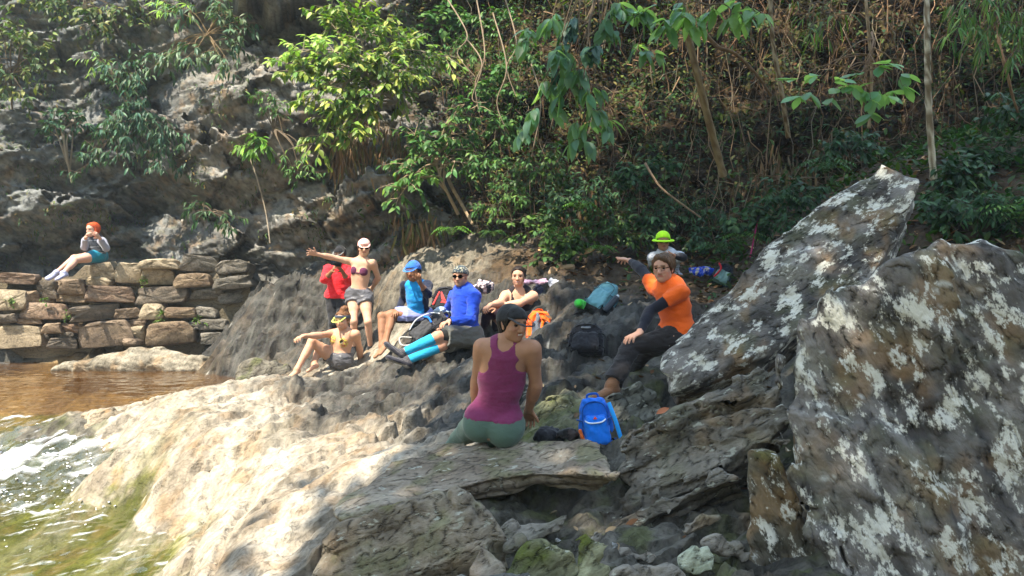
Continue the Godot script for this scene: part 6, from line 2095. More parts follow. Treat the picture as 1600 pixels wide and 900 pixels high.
	# --- man in blue long sleeves
	g = person("man in blue long-sleeved shirt, patterned bandana and sunglasses with turquoise calf sleeves", {"h": 1.02, "build": 1.12, "skin": Color(0.46, 0.245, 0.165), "noeyes": true, "beard": Color(0.25, 0.2, 0.17),
		"pelvis": [730, 524, 8.05], "neck": [725, 450, 8.0], "head": [719, 432, 7.95], "sl": [744, 463, 7.85], "sr": [708, 463, 8.15], "look": Vector3(-0.25, 0.0, 0.97), "hipx": Vector3(0.55, 0, 0.83),
		"el": [735, 500, -1], "wl": [702, 502, -1], "fl": [684, 509, -1], "er": [698, 490, 1], "wr": [688, 510, -1], "fr": [678, 518, -1],
		"kl": [684, 526, -1], "al": [629, 551, -1], "tl": [607, 532, -1], "kr": [690, 540, -1], "ar": [636, 563, -1], "tr": [606, 552, -1], "palml": Vector3(0, -1, 0.2), "palmr": Vector3(0, -1, 0.2)})
	D = g.D
	J = g.J
	a = clothing(D, {"chest": [0.016], "yoke": [0.012], "trapl": [0.008, 0.08, 1.0], "trapr": [0.008, 0.08, 1.0], "belly": [0.02], "hips": [0.014], "deltl": [0.012], "deltr": [0.012], "uarml": [0.013], "uarmr": [0.013], "farml": [0.012, 0.0, 0.93], "farmr": [0.012, 0.0, 0.93], "farmbl": [0.01], "farmbr": [0.01]}, g.o, {"wrinkle": 0.011, "cuts": [[J.pelvis + J.up * 0.02, -J.up]]})
	a.c.fill(Color(0.012, 0.055, 0.47))
	wearing("shirt", a, mats.fabric, g.who)
	a = clothing(D, {"belly": [0.008, 0.0, 0.2], "hips": [0.02], "seatl": [0.014], "seatr": [0.014], "thighl": [0.03, 0.0, 0.78, 0.02], "thighml": [0.03], "thighr": [0.03, 0.0, 0.78, 0.02], "thighmr": [0.03]}, g.o, {"wrinkle": 0.014})
	a.c.fill(Color(0.13, 0.13, 0.12))
	wearing("shorts", a, mats.fabric, g.who)
	for s in ["l", "r"]:
		a = clothing(D, {"thigh" + s: [0.006, 0.3, 0.93]}, g.o, {"wrinkle": 0.003})
		a.c.fill(Color(0.012, 0.012, 0.013))
		wearing("undershort_leg", a, mats.fabric, g.who)
		a = clothing(D, {"shin" + s: [0.006, 0.12, 0.94], "calf" + s: [0.006]}, g.o, {"wrinkle": 0.003, "cell": 0.009})
		a.c.fill(Color(0.02, 0.30, 0.52))
		wearing("calf_sleeve", a, mats.fabric, g.who)
	shoes(g, Color(0.035, 0.035, 0.045), Color(0.23, 0.21, 0.19))
	hat(g, "bandana", Color(0.03, 0.045, 0.06), Color.BLACK, "bandana")
	glasses(g, true)
	band(g, J.wl.lerp(J.el, 0.1), J.el - J.wl, 0.038, Color(0.015, 0.015, 0.015))
	# --- woman in black tank top
	g = person("woman in black tank top and dark leggings hugging her knees beside the man in blue", {"h": 0.98, "fem": 1.0, "build": 1.08, "skin": Color(0.50, 0.29, 0.20), "smile": true,
		"pelvis": [815, 502, 8.5], "neck": [812, 454, 8.4], "head": [810, 432, 8.32], "sl": [830, 463, 8.38], "sr": [793, 462, 8.4], "look": Vector3(-0.12, 0.02, 0.99),
		"el": [812, 474, -1], "wl": [773, 479, -1], "fl": [753, 480, -1], "er": [781, 474, -1], "wr": [766, 477, -1], "fr": [752, 486, -1],
		"kl": [778, 488, -1], "al": [771, 528, 1], "tl": [758, 541, -1], "kr": [762, 486, -1], "ar": [751, 526, 1], "tr": [742, 539, -1],
		"palml": Vector3(0, -0.6, -0.8), "palmr": Vector3(0, -0.8, 0.2), "handl": {"curl": [0.55, 0.55, 0.55, 0.6]}, "handr": {"curl": [0.55, 0.6, 0.6, 0.6]}})
	D = g.D
	J = g.J
	f = J.f
	a = clothing(D, {"chest": [0.01], "belly": [0.01], "hips": [0.008], "bustl": [0.008], "bustr": [0.008], "trapl": [0.006, 0.25, 0.62], "trapr": [0.006, 0.25, 0.62]}, g.o, {"holes": [[J.sl - f * 0.2, J.sl + f * 0.2, 0.075], [J.sr - f * 0.2, J.sr + f * 0.2, 0.075], [J.neck - J.up * 0.005 - f * 0.12, J.neck - J.up * 0.02 + f * 0.2, 0.07, 0.08]]})
	a.c.fill(Color(0.016, 0.015, 0.017))
	wearing("tank_top", a, mats.fabric, g.who)
	a = clothing(D, {"belly": [0.004, 0.0, 0.2], "hips": [0.007], "seatl": [0.005], "seatr": [0.005], "thighl": [0.006], "thighml": [0.005], "thighr": [0.006], "thighmr": [0.005], "shinl": [0.006, 0.0, 0.92], "calfl": [0.004], "shinr": [0.006, 0.0, 0.92], "calfr": [0.004]}, g.o, {"wrinkle": 0.004})
	a.c.fill(Color(0.035, 0.016, 0.028))
	wearing("leggings", a, mats.fabric, g.who)
	shoes(g, Color(0.09, 0.085, 0.105), Color(0.25, 0.24, 0.25), 0.2)
	hair(g, Color(0.018, 0.012, 0.010), [[Vector3(0.03, 0.08, -0.09), Vector3(0.06, 0.07, -0.10), 0.035, 0.03]], Vector3(0, 0.066, 0.07), Vector3(0, -0.6, 0.8))
	band(g, J.wl.lerp(J.el, 0.12), J.el - J.wl, 0.036, Color(0.012, 0.012, 0.012))
	# --- boy in the blue cap
	g = person("boy in blue cap and blue shirt with navy sleeves holding up two fingers", {"h": 0.93, "build": 0.92, "skin": brown,
		"pelvis": [655, 492, 8.5], "neck": [650, 441, 8.35], "head": [645, 424, 8.28], "sl": [663, 446, 8.3], "sr": [637, 447, 8.4], "look": Vector3(-0.22, -0.05, 0.97),
		"el": [668, 460, -1], "wl": [655, 440, -1], "fl": [651, 420, -1], "er": [630, 467, 1], "wr": [622, 486, -1], "fr": [614, 492, -1],
		"kl": [612, 491, -1], "al": [603, 536, -1], "tl": [592, 548, -1], "kr": [596, 494, -1], "ar": [596, 541, -1], "tr": [583, 553, -1],
		"palml": Vector3(-0.1, 0, 1), "thl": -1.0, "handl": {"curl": [0.03, 0.03, 0.75, 0.8], "spread": 0.2, "thumb": 0.9}, "palmr": Vector3(0, -1, 0.2)})
	D = g.D
	J = g.J
	a = clothing(D, {"chest": [0.018], "yoke": [0.012], "trapl": [0.008, 0.08, 1.0], "trapr": [0.008, 0.08, 1.0], "belly": [0.022], "hips": [0.014], "deltl": [0.014], "deltr": [0.014], "uarml": [0.014], "uarmr": [0.014], "farml": [0.012, 0.0, 0.5], "farmr": [0.012, 0.0, 0.9]}, g.o, {"wrinkle": 0.01, "cuts": [[J.pelvis + J.up * 0.03, -J.up]]})
	for k in a.v.size():
		var q: Vector3 = a.v[k] - (J.sl + J.sr) * 0.5
		var side := absf(q.dot(J.x))
		a.c[k] = Color(0.01, 0.24, 0.62) if side < 0.115 and q.dot(J.f) > -0.03 else Color(0.009, 0.012, 0.035)
	wearing("shirt", a, mats.fabric, g.who)
	a = clothing(D, {"belly": [0.008, 0.0, 0.2], "hips": [0.016], "seatl": [0.012], "seatr": [0.012], "thighl": [0.022, 0.0, 0.55, 0.016], "thighml": [0.018], "thighr": [0.022, 0.0, 0.55, 0.016], "thighmr": [0.018]}, g.o, {"wrinkle": 0.011})
	for k in a.v.size():
		var q: Vector3 = a.v[k] - J.hl
		a.c[k] = Color(0.22, 0.25, 0.52) if q.dot(J.up) > -0.02 else Color(0.015, 0.015, 0.02)
	wearing("shorts", a, mats.fabric, g.who)
	hat(g, "cap", Color(0.03, 0.13, 0.48), Color(0.035, 0.16, 0.52))
	hair(g, Color(0.012, 0.01, 0.009), [], Vector3(0, 0.05, 0.05))
	band(g, J.wr.lerp(J.er, 0.1), J.er - J.wr, 0.033, Color(0.02, 0.02, 0.02), "wristband")
	# --- standing woman in bikini top
	g = person("standing woman in purple bikini top and grey shorts stretching one arm out left", {"h": 0.97, "fem": 1.0, "build": 0.93, "skin": fair, "noeyes": true,
		"pelvis": [561, 463, 9.75], "neck": [566, 405, 9.7], "head": [569, 387, 9.68], "sl": [581, 411, 9.66], "sr": [550, 409, 9.72], "look": Vector3(0.22, -0.05, 0.97),
		"el": [591, 434, 1], "wl": [581, 451, 1], "fl": [570, 456, 1], "er": [518, 402, -1], "wr": [494, 397, -1], "fr": [477, 392, -1],
		"kl": [575, 503, -1], "al": [579, 543, 1], "tl": [592, 546, -1], "kr": [553, 502, -1], "ar": [552, 543, 1], "tr": [548, 552, -1],
		"palmr": Vector3(0.1, -0.2, 1), "thr": 1.0, "handr": {"curl": [0.05, 0.06, 0.1, 0.12], "spread": 0.24, "thumb": 0.0}, "palml": Vector3(-0.3, 0, -1)})
	D = g.D
	J = g.J
	f = J.f
	a = clothing(D, {"bustl": [0.009], "bustr": [0.009]}, g.o, {"wrinkle": 0.0, "cell": 0.007})
	a.c.fill(Color(0.10, 0.02, 0.06))
	for s in [["sl", "bustl", 1.0], ["sr", "bustr", -1.0]]:
		var bu: Vector3 = D[s[1]][0]
		tube(a, curve([bu + f * 0.045 + J.up * 0.02, bu + J.up * 0.10 + f * 0.0 - J.x * 0.01 * s[2], J.neck + J.x * 0.05 * s[2] + J.up * 0.02 + f * 0.02, J.neck - f * 0.055 + J.up * 0.03], 10), [0.006], 5, Color(0.10, 0.02, 0.06))
	tube(a, curve([D.bustr[0] - J.x * 0.05 + f * 0.01 - J.up * 0.03, D.bustr[0] + f * 0.048 - J.up * 0.03 + J.x * 0.03, D.bustl[0] + f * 0.048 - J.up * 0.03 - J.x * 0.03, D.bustl[0] + J.x * 0.05 + f * 0.01 - J.up * 0.03], 12), [0.009], 5, Color(0.10, 0.02, 0.06))
	wearing("bikini_top", a, mats.fabric, g.who)
	a = clothing(D, {"belly": [0.012, 0.0, 0.2], "hips": [0.018], "seatl": [0.012], "seatr": [0.012], "thighl": [0.024, 0.0, 0.30, 0.012], "thighr": [0.024, 0.0, 0.30, 0.012]}, g.o, {"wrinkle": 0.013})
	a.c.fill(Color(0.10, 0.10, 0.115))
	wearing("shorts", a, mats.satin, g.who)
	hair(g, Color(0.03, 0.018, 0.012), [[Vector3(-0.05, -0.02, -0.06), Vector3(-0.07, -0.13, -0.05), 0.045, 0.025]], Vector3(0, 0.05, 0.05))
	hat(g, "cap", Color(0.72, 0.40, 0.36), Color(0.75, 0.42, 0.38))
	glasses(g, true)
	shoes(g, Color(0.015, 0.015, 0.018), Color(0.03, 0.03, 0.03))
	# --- person in red
	g = person("person in bright red shirt and black cap holding a phone up in both hands", {"h": 0.98, "build": 0.98, "skin": brown,
		"pelvis": [528, 465, 10.4], "neck": [530, 414, 10.35], "head": [531, 398, 10.3], "sl": [545, 420, 10.3], "sr": [515, 420, 10.35], "look": Vector3(-0.05, -0.12, 0.99),
		"el": [545, 440, -1], "wl": [534, 423, -1], "fl": [527, 413, -1], "er": [507, 437, -1], "wr": [519, 424, -1], "fr": [526, 412, -1],
		"kl": [535, 507, -1], "al": [536, 545, 1], "tl": [537, 552, -1], "kr": [521, 507, -1], "ar": [520, 545, 1], "tr": [518, 552, -1],
		"palml": Vector3(-1, 0, 0), "palmr": Vector3(1, 0, 0), "handl": {"curl": [0.4, 0.45, 0.5, 0.55]}, "handr": {"curl": [0.4, 0.45, 0.5, 0.55]}})
	D = g.D
	J = g.J
	a = clothing(D, {"chest": [0.022], "yoke": [0.016], "trapl": [0.01, 0.05, 1.0], "trapr": [0.01, 0.05, 1.0], "belly": [0.03], "hips": [0.024], "deltl": [0.02], "deltr": [0.02], "uarml": [0.022], "uarmr": [0.022], "farml": [0.02, 0.0, 0.45], "farmr": [0.02, 0.0, 0.45]}, g.o, {"wrinkle": 0.012, "cuts": [[J.pelvis - J.up * 0.0, -J.up]]})
	a.c.fill(Color(0.72, 0.02, 0.035))
	wearing("shirt", a, mats.fabric, g.who)
	a = clothing(D, {"belly": [0.008, 0.0, 0.2], "hips": [0.012], "seatl": [0.01], "seatr": [0.01], "thighl": [0.016], "thighml": [0.016], "thighr": [0.016], "thighmr": [0.016], "shinl": [0.018, 0.0, 0.95], "calfl": [0.012], "shinr": [0.018, 0.0, 0.95], "calfr": [0.012]}, g.o, {"wrinkle": 0.01})
	a.c.fill(Color(0.022, 0.022, 0.027))
	wearing("trousers", a, mats.fabric, g.who)
	hair(g, Color(0.012, 0.01, 0.009), [], Vector3(0, 0.05, 0.05))
	hat(g, "cap", Color(0.015, 0.015, 0.016), Color(0.16, 0.17, 0.17))
	shoes(g, Color(0.03, 0.03, 0.03), Color(0.1, 0.1, 0.1))
	var ph := BoxMesh.new()
	ph.size = Vector3(0.075, 0.15, 0.009)
	var pn := put("phone", ph, mats.dark_gloss)
	tag(pn, "dark mobile phone held up by the person in the red shirt", "phone")
	pn.position = (J.fl + J.fr) * 0.5 + Vector3(0, 0.01, 0.03)
	pn.rotation_degrees = Vector3(-15, 0, 80)
	# --- seated woman with the visor
	g = person("seated woman in floral bikini top and visor leaning back on one arm", {"h": 0.97, "fem": 1.0, "build": 0.97, "skin": Color(0.50, 0.285, 0.19), "smile": true,
		"pelvis": [530, 562, 8.85], "neck": [538, 518, 8.82], "head": [535, 500, 8.76], "sl": [553, 522, 8.76], "sr": [524, 521, 8.86], "look": Vector3(-0.25, -0.12, 0.96), "hipx": Vector3(0.7, -0.05, 0.7),
		"el": [562, 545, 1], "wl": [563, 566, 1], "fl": [570, 575, -1], "er": [499, 524, -1], "wr": [474, 525, -1], "fr": [459, 531, -1],
		"kl": [500, 541, 1], "al": [490, 569, -1], "tl": [478, 575, -1], "kr": [487, 534, -1], "ar": [464, 577, -1], "tr": [450, 586, -1],
		"palml": Vector3(0, -1, 0), "palmr": Vector3(0, -0.9, 0.3), "handr": {"curl": [0.3, 0.35, 0.4, 0.45], "thumb": 0.3}})
	D = g.D
	J = g.J
	f = J.f
	a = clothing(D, {"bustl": [0.009], "bustr": [0.009]}, g.o, {"wrinkle": 0.0, "cell": 0.007})
	for k in a.v.size():
		var q := nC.get_noise_3dv(a.v[k] * 3.0)
		a.c[k] = Color(0.45, 0.32, 0.14).lerp(Color(0.40, 0.10, 0.07) if q > 0.0 else Color(0.55, 0.5, 0.05), smooth(0.05, 0.2, absf(q)))
	ellipsoid(a, Transform3D(Basis.from_scale(Vector3.ONE * 0.028), D.bustl[0] + f * 0.05), Color(0.8, 0.6, 0.03))
	for s in [["bustl", 1.0], ["bustr", -1.0]]:
		var bu: Vector3 = D[s[0]][0]
		tube(a, curve([bu + f * 0.045 + J.up * 0.02, bu + J.up * 0.10 - J.x * 0.01 * s[1], J.neck + J.x * 0.05 * s[1] + J.up * 0.02 + f * 0.02, J.neck - f * 0.055 + J.up * 0.03], 10), [0.006], 5, Color(0.5, 0.4, 0.15))
	wearing("bikini_top", a, mats.fabric, g.who)
	a = clothing(D, {"belly": [0.008, 0.0, 0.15], "hips": [0.014], "seatl": [0.01], "seatr": [0.01], "thighl": [0.02, 0.0, 0.28, 0.012], "thighr": [0.02, 0.0, 0.28, 0.012]}, g.o, {"wrinkle": 0.011})
	a.c.fill(Color(0.085, 0.085, 0.095))
	wearing("shorts", a, mats.satin, g.who)
	hair(g, Color(0.14, 0.065, 0.03), [[Vector3(0.01, 0.13, -0.03), Vector3(0.02, 0.135, -0.05), 0.045, 0.045]], Vector3(0, 0.05, 0.05))
	hat(g, "visor", Color(0.05, 0.06, 0.09), Color(0.42, 0.46, 0.10), "visor")
	# --- woman with the green hat
	g = person("woman in bright green bucket hat and white shirt behind the man in orange", {"h": 0.97, "fem": 0.8, "skin": mid, "noeyes": true,
		"pelvis": [1044, 440, 9.1], "neck": [1040, 395, 9.05], "head": [1036, 378, 9.0], "sl": [1058, 401, 8.95], "sr": [1023, 402, 9.1], "look": Vector3(-0.1, 0.0, 1),
		"el": [1068, 402, -1], "wl": [1052, 400, -1], "fl": [1040, 398, -1], "er": [1020, 425, 1], "wr": [1022, 445, -1], "fr": [1020, 452, -1],
		"kl": [1048, 448, -1], "al": [1046, 480, -1], "tl": [1042, 490, -1], "kr": [1026, 446, -1], "ar": [1022, 478, -1], "tr": [1016, 490, -1]})
	D = g.D
	J = g.J
	a = clothing(D, {"chest": [0.02], "yoke": [0.014], "trapl": [0.008, 0.08, 1.0], "trapr": [0.008, 0.08, 1.0], "belly": [0.022], "hips": [0.02], "deltl": [0.018], "deltr": [0.018], "bustl": [0.01], "bustr": [0.01], "uarml": [0.02, 0.0, 0.5], "uarmr": [0.02, 0.0, 0.5]}, g.o, {"wrinkle": 0.011})
	for k in a.v.size():
		a.c[k] = Color(0.58, 0.60, 0.68).lerp(Color(0.3, 0.33, 0.45), smooth(0.18, 0.3, nC.get_noise_3dv(a.v[k] * 2.5)))
	wearing("shirt", a, mats.fabric, g.who)
	for s in ["l", "r"]:
		a = clothing(D, {"uarm" + s: [0.006, 0.35, 1.0], "farm" + s: [0.006, 0.0, 0.95], "farmb" + s: [0.005]}, g.o, {"wrinkle": 0.003})
		a.c.fill(Color(0.013, 0.013, 0.02))
		wearing("arm_sleeve", a, mats.fabric, g.who)
	a = clothing(D, {"hips": [0.01], "seatl": [0.01], "seatr": [0.01], "thighl": [0.012], "thighr": [0.012], "shinl": [0.014, 0.0, 0.95], "shinr": [0.014, 0.0, 0.95]}, g.o, {})
	a.c.fill(Color(0.015, 0.016, 0.03))
	wearing("trousers", a, mats.fabric, g.who)
	shoes(g, Color(0.05, 0.05, 0.05), Color(0.1, 0.1, 0.1))
	hair(g, Color(0.02, 0.013, 0.01), [[Vector3(0.03, -0.05, -0.04), Vector3(0.05, -0.13, 0.0), 0.04, 0.025]], Vector3(0, 0.05, 0.05))
	hat(g, "bucket", Color(0.5, 0.95, 0.02), Color(0.5, 0.95, 0.02), "bucket_hat", -0.12)
	glasses(g, true)
	# --- red-haired person on the wall
	g = person("person with bright orange-red hair and dark vest sitting on the stone wall", {"h": 0.96, "fem": 0.8, "build": 0.98, "skin": Color(0.55, 0.33, 0.25),
		"pelvis": [153, 400, 11.75], "neck": [148, 373, 11.7], "head": [145, 359, 11.62], "sl": [161, 377, 11.65], "sr": [133, 376, 11.75], "look": Vector3(-0.3, -0.05, 0.95), "hipx": Vector3(0.3, 0, 0.95),
		"el": [166, 388, -1], "wl": [155, 371, -1], "fl": [147, 362, -1], "er": [132, 386, -1], "wr": [134, 371, -1], "fr": [140, 360, -1],
		"kl": [117, 407, -1], "al": [99, 427, -1], "tl": [88, 432, -1], "kr": [116, 403, -1], "ar": [88, 426, -1], "tr": [76, 432, -1], "palml": Vector3(-1, 0, 0), "palmr": Vector3(1, 0, 0)})
	D = g.D
	J = g.J
	a = clothing(D, {"yoke": [0.012], "deltl": [0.016], "deltr": [0.016], "uarml": [0.018], "uarmr": [0.018], "farml": [0.014, 0.0, 0.85], "farmr": [0.014, 0.0, 0.85], "trapl": [0.006], "trapr": [0.006], "chest": [0.008]}, g.o, {})
	a.c.fill(Color(0.27, 0.28, 0.35))
	wearing("shirt", a, mats.fabric, g.who)
	a = clothing(D, {"chest": [0.03], "belly": [0.032], "hips": [0.016], "trapl": [0.014, 0.3, 0.8], "trapr": [0.014, 0.3, 0.8]}, g.o, {"cuts": [[J.pelvis + J.up * 0.03, -J.up]]})
	for k in a.v.size():
		a.c[k] = Color(0.03, 0.032, 0.045) if absf(fposmod((a.v[k] - J.pelvis).dot(J.up) * 9.0, 1.0) - 0.5) > 0.08 else Color(0.16, 0.17, 0.2)
	wearing("vest", a, mats.fabric, g.who)
	a = clothing(D, {"hips": [0.014], "seatl": [0.01], "seatr": [0.01], "thighl": [0.018, 0.0, 0.4], "thighr": [0.018, 0.0, 0.4]}, g.o, {})
	a.c.fill(Color(0.01, 0.20, 0.32))
	wearing("shorts", a, mats.fabric, g.who)
	hair(g, Color(0.48, 0.075, 0.02), [[Vector3(0.07, 0.0, 0.0), Vector3(0.065, -0.10, 0.02), 0.03, 0.025], [Vector3(-0.07, 0.0, 0.0), Vector3(-0.065, -0.10, 0.02), 0.03, 0.025]], Vector3(0, 0.055, 0.06))
	shoes(g, Color(0.30, 0.32, 0.5), Color(0.6, 0.6, 0.65))

# ---------------------------------------------------------------- packs and other belongings
func frame_at(px: float, py: float, d: float, up: Vector3, out: Vector3) -> Transform3D:
	up = up.normalized()
	out = (out - up * out.dot(up)).normalized()
	return Transform3D(Basis(up.cross(out), up, out), P(px, py, d))

func pillow(acc: Acc, poly: Array, w0: float, w1: float, k: float, taper: float, c: Color, wr := 0.006, cell := 0.009) -> void:
	var p := PackedVector2Array()
	var lo := Vector2(1e9, 1e9)
	var hi := -lo
	for e in poly:
		var v := Vector2(e[0], e[1])
		p.append(v)
		lo = lo.min(v)
		hi = hi.max(v)
	var f := Field.new(Vector3(lo.x - 0.03, lo.y - 0.03, w0 - 0.03), Vector3(hi.x + 0.03, hi.y + 0.03, w1 + 0.03), cell)
	f.slab(p, w0, w1, k, taper)
	f.rough(noise(FastNoiseLite.TYPE_SIMPLEX_SMOOTH, 11.0, 2, 101), wr * 1.6)
	f.rough(noise(FastNoiseLite.TYPE_SIMPLEX_SMOOTH, 28.0, 2, 102), wr * 0.7)
	f.into(acc)
	var from := acc.c.size()
	acc.c.resize(acc.v.size())
	for j in range(from, acc.v.size()):
		acc.c[j] = c

func piece(called: String, who: Node3D, poly: Array, w0: float, w1: float, k: float, taper: float, c: Color, over: Node = null) -> MeshInstance3D:
	var a := Acc.new()
	pillow(a, poly, w0, w1, k, taper, c)
	return put(called, a.mesh(), mats.fabric, over if over else who)

func line_piece(called: String, who: Node, pts: Array, r: float, c: Color, m: Material = null) -> MeshInstance3D:
	var a := Acc.new()
	tube(a, curve(pts, pts.size() * 4), [r], 6, c)
	return put(called, a.mesh(), m if m else mats.fabric, who)

func bag(label: String, fr: Transform3D, w: float, h: float, t: float, c: Color, pocket: Color, group := "") -> Node3D:
	var who := thing("backpack", label, "backpack", fr.origin, group)
	who.transform = fr
	var b := w * 0.5
	piece("body", who, [[-b, -h * 0.48], [b, -h * 0.48], [b * 1.04, -h * 0.1], [b * 0.92, h * 0.3], [b * 0.6, h * 0.5], [-b * 0.6, h * 0.5], [-b * 0.92, h * 0.3], [-b * 1.04, -h * 0.1]], -t, 0.0, 0.07, 0.02, c)
	piece("pocket", who, [[-b * 0.78, -h * 0.42], [b * 0.78, -h * 0.42], [b * 0.72, h * 0.08], [b * 0.5, h * 0.16], [-b * 0.5, h * 0.16], [-b * 0.72, h * 0.08]], -0.05, 0.045, 0.05, 0.0, pocket)
	line_piece("zip", who, [Vector3(-b * 0.74, -h * 0.05, 0.035), Vector3(-b * 0.6, h * 0.30, 0.012), Vector3(0, h * 0.40, 0.005), Vector3(b * 0.6, h * 0.30, 0.012), Vector3(b * 0.74, -h * 0.05, 0.035)], 0.005, c * 0.45)
	line_piece("handle", who, [Vector3(-0.04, h * 0.48, -t * 0.6), Vector3(-0.03, h * 0.56, -t * 0.6), Vector3(0.03, h * 0.56, -t * 0.6), Vector3(0.04, h * 0.48, -t * 0.6)], 0.009, c * 0.6)
	for s in [-1.0, 1.0]:
		line_piece("webbing", who, [Vector3(s * b * 1.05, h * 0.12, -t * 0.7), Vector3(s * b * 1.0, h * 0.10, -0.01), Vector3(s * b * 0.72, h * 0.06, 0.035)], 0.0065, c * 0.4)
		line_piece("webbing", who, [Vector3(s * b * 1.03, -h * 0.28, -t * 0.7), Vector3(s * b * 1.02, -h * 0.30, -0.01), Vector3(s * b * 0.74, -h * 0.33, 0.04), Vector3(s * b * 0.70, -h * 0.44, 0.05)], 0.0065, c * 0.4)
		var bk := Acc.new()
		ellipsoid(bk, Transform3D(Basis.from_scale(Vector3(0.014, 0.010, 0.006)), Vector3(s * b * 0.82, -h * 0.315, 0.036)), Color(0.02, 0.02, 0.02), 8)
		put("buckle", bk.mesh(), mats.shiny, who)
		line_piece("strap", who, [Vector3(s * b * 0.5, h * 0.45, -t), Vector3(s * b * 0.75, h * 0.3, -t - 0.06), Vector3(s * b * 0.8, -h * 0.1, -t - 0.06), Vector3(s * b * 0.85, -h * 0.42, -t)], 0.014, c * 0.5)
	return who

func make_things() -> void:
	var w: Node3D
	# blue daypack in front of the boots
	w = bag("bright blue daypack standing below the boots of the man in orange", frame_at(931, 662, 4.72, Vector3(-0.10, 0.95, -0.28), Vector3(-0.12, 0.25, 0.96)), 0.24, 0.37, 0.17, Color(0.008, 0.13, 0.60), Color(0.01, 0.16, 0.66))
	var red := Acc.new()
	for q in [Vector3(-0.014, 0.028, 0.052), Vector3(0.014, 0.028, 0.052), Vector3(0, 0.048, 0.051)]:
		red.v.append(q); red.n.append(Vector3(0, 0, 1)); red.c.append(Color(0.75, 0.08, 0.03))
	for q in [Vector3(-0.014, 0.028, 0.044), Vector3(0.014, 0.028, 0.044), Vector3(0, 0.048, 0.044)]:
		red.v.append(q); red.n.append(Vector3(0, 0, -1)); red.c.append(Color(0.75, 0.08, 0.03))
	red.i = PackedInt32Array([0, 2, 1, 3, 4, 5, 0, 1, 4, 0, 4, 3, 1, 2, 5, 1, 5, 4, 2, 0, 3, 2, 3, 5])
	put("emblem", red.mesh(), mats.fabric, w)
	line_piece("reflective_trim", w, [Vector3(-0.07, 0.022, 0.046), Vector3(-0.035, 0.004, 0.051), Vector3(0.035, 0.004, 0.051), Vector3(0.07, 0.022, 0.046)], 0.0055, Color(0.72, 0.8, 0.9))
	line_piece("compression_strap", w, [Vector3(0.105, 0.13, -0.02), Vector3(0.135, 0.0, 0.01), Vector3(0.16, -0.14, 0.0), Vector3(0.19, -0.24, 0.0)], 0.016, Color(0.02, 0.30, 0.75))
	piece("side_pouch", w, [[-0.145, -0.17], [-0.07, -0.19], [-0.075, -0.12], [-0.10, -0.02], [-0.125, -0.03], [-0.11, -0.12]], -0.05, 0.05, 0.03, 0.0, Color(0.75, 0.15, 0.03))
	line_piece("waist_strap", w, [Vector3(-0.12, -0.15, -0.12), Vector3(-0.17, -0.14, -0.1), Vector3(-0.2, -0.17, -0.08)], 0.012, Color(0.01, 0.08, 0.35))
	# black pack alone on the slope
	w = bag("plain black backpack lying alone on the grey rock slope", frame_at(915, 527, 6.75, Vector3(0.1, 0.78, -0.55), Vector3(-0.2, 0.5, 0.85)), 0.35, 0.36, 0.17, Color(0.012, 0.012, 0.016), Color(0.016, 0.016, 0.02))
	piece("logo_patch", w, [[-0.05, 0.098], [0.05, 0.098], [0.05, 0.118], [-0.05, 0.118]], -0.02, 0.012, 0.01, 0.0, Color(0.22, 0.24, 0.26))
	# teal pack with green roll
	w = bag("teal backpack with a bright green roll lying on the slope above the black backpack", frame_at(940, 461, 7.7, Vector3(0.62, 0.66, -0.42), Vector3(-0.25, 0.55, 0.8)), 0.26, 0.44, 0.16, Color(0.10, 0.25, 0.30), Color(0.12, 0.28, 0.33))
	piece("dark_base", w, [[-0.14, -0.24], [0.14, -0.24], [0.13, -0.12], [-0.13, -0.14]], -0.17, 0.02, 0.05, 0.0, Color(0.018, 0.016, 0.018))
	var m := Acc.new()
	tube(m, [Vector3(0.15, -0.16, 0.0), Vector3(0.16, 0.06, 0.0)], [0.036], 12, Color(0.04, 0.05, 0.06))
	tube(m, [Vector3(0.16, 0.06, 0.0), Vector3(0.16, 0.09, 0.0)], [0.018], 10, Color(0.5, 0.55, 0.6))
	put("water_bottle", m.mesh(), mats.shiny, w)
	m = Acc.new()
	tube(m, curve([P(909, 470, 7.62), P(905, 480, 7.62)], 2), [0.055], 14, Color(0.06, 0.55, 0.05))
	tube(m, curve([P(904, 474, 7.55), P(911, 476, 7.72)], 2), [0.052, 0.052], 14, Color(0.06, 0.62, 0.06))
	for k in m.v.size():
		m.v[k] = w.transform.affine_inverse() * m.v[k]
		m.n[k] = w.transform.basis.inverse() * m.n[k]
	put("green_roll", m.mesh(), mats.fabric, w)
	# orange and grey pack
	w = bag("orange and grey backpack beside the head of the woman in purple", frame_at(845, 510, 7.85, Vector3(0.02, 0.95, -0.25), Vector3(0.15, 0.3, 0.95)), 0.29, 0.38, 0.18, Color(0.85, 0.13, 0.012), Color(0.07, 0.08, 0.11))
	piece("mesh_panel", w, [[-0.085, -0.17], [-0.04, -0.17], [-0.015, 0.1], [-0.05, 0.16]], -0.03, 0.055, 0.02, 0.0, Color(0.10, 0.11, 0.14))
	piece("orange_stripe", w, [[-0.035, -0.17], [0.01, -0.17], [0.04, 0.08], [0.005, 0.12]], -0.03, 0.06, 0.02, 0.0, Color(0.85, 0.14, 0.015))
	piece("bottle_pocket", w, [[0.04, -0.17], [0.15, -0.16], [0.14, 0.02], [0.07, 0.06]], -0.1, 0.06, 0.05, 0.0, Color(0.12, 0.14, 0.18))
	# black pack with the red triangle emblem
	w = bag("black pack with a red triangle emblem between the boy and the man in blue", frame_at(695, 467, 8.75, Vector3(0.1, 0.9, -0.4), Vector3(-0.15, 0.4, 0.9)), 0.36, 0.36, 0.18, Color(0.017, 0.017, 0.02), Color(0.02, 0.02, 0.024))
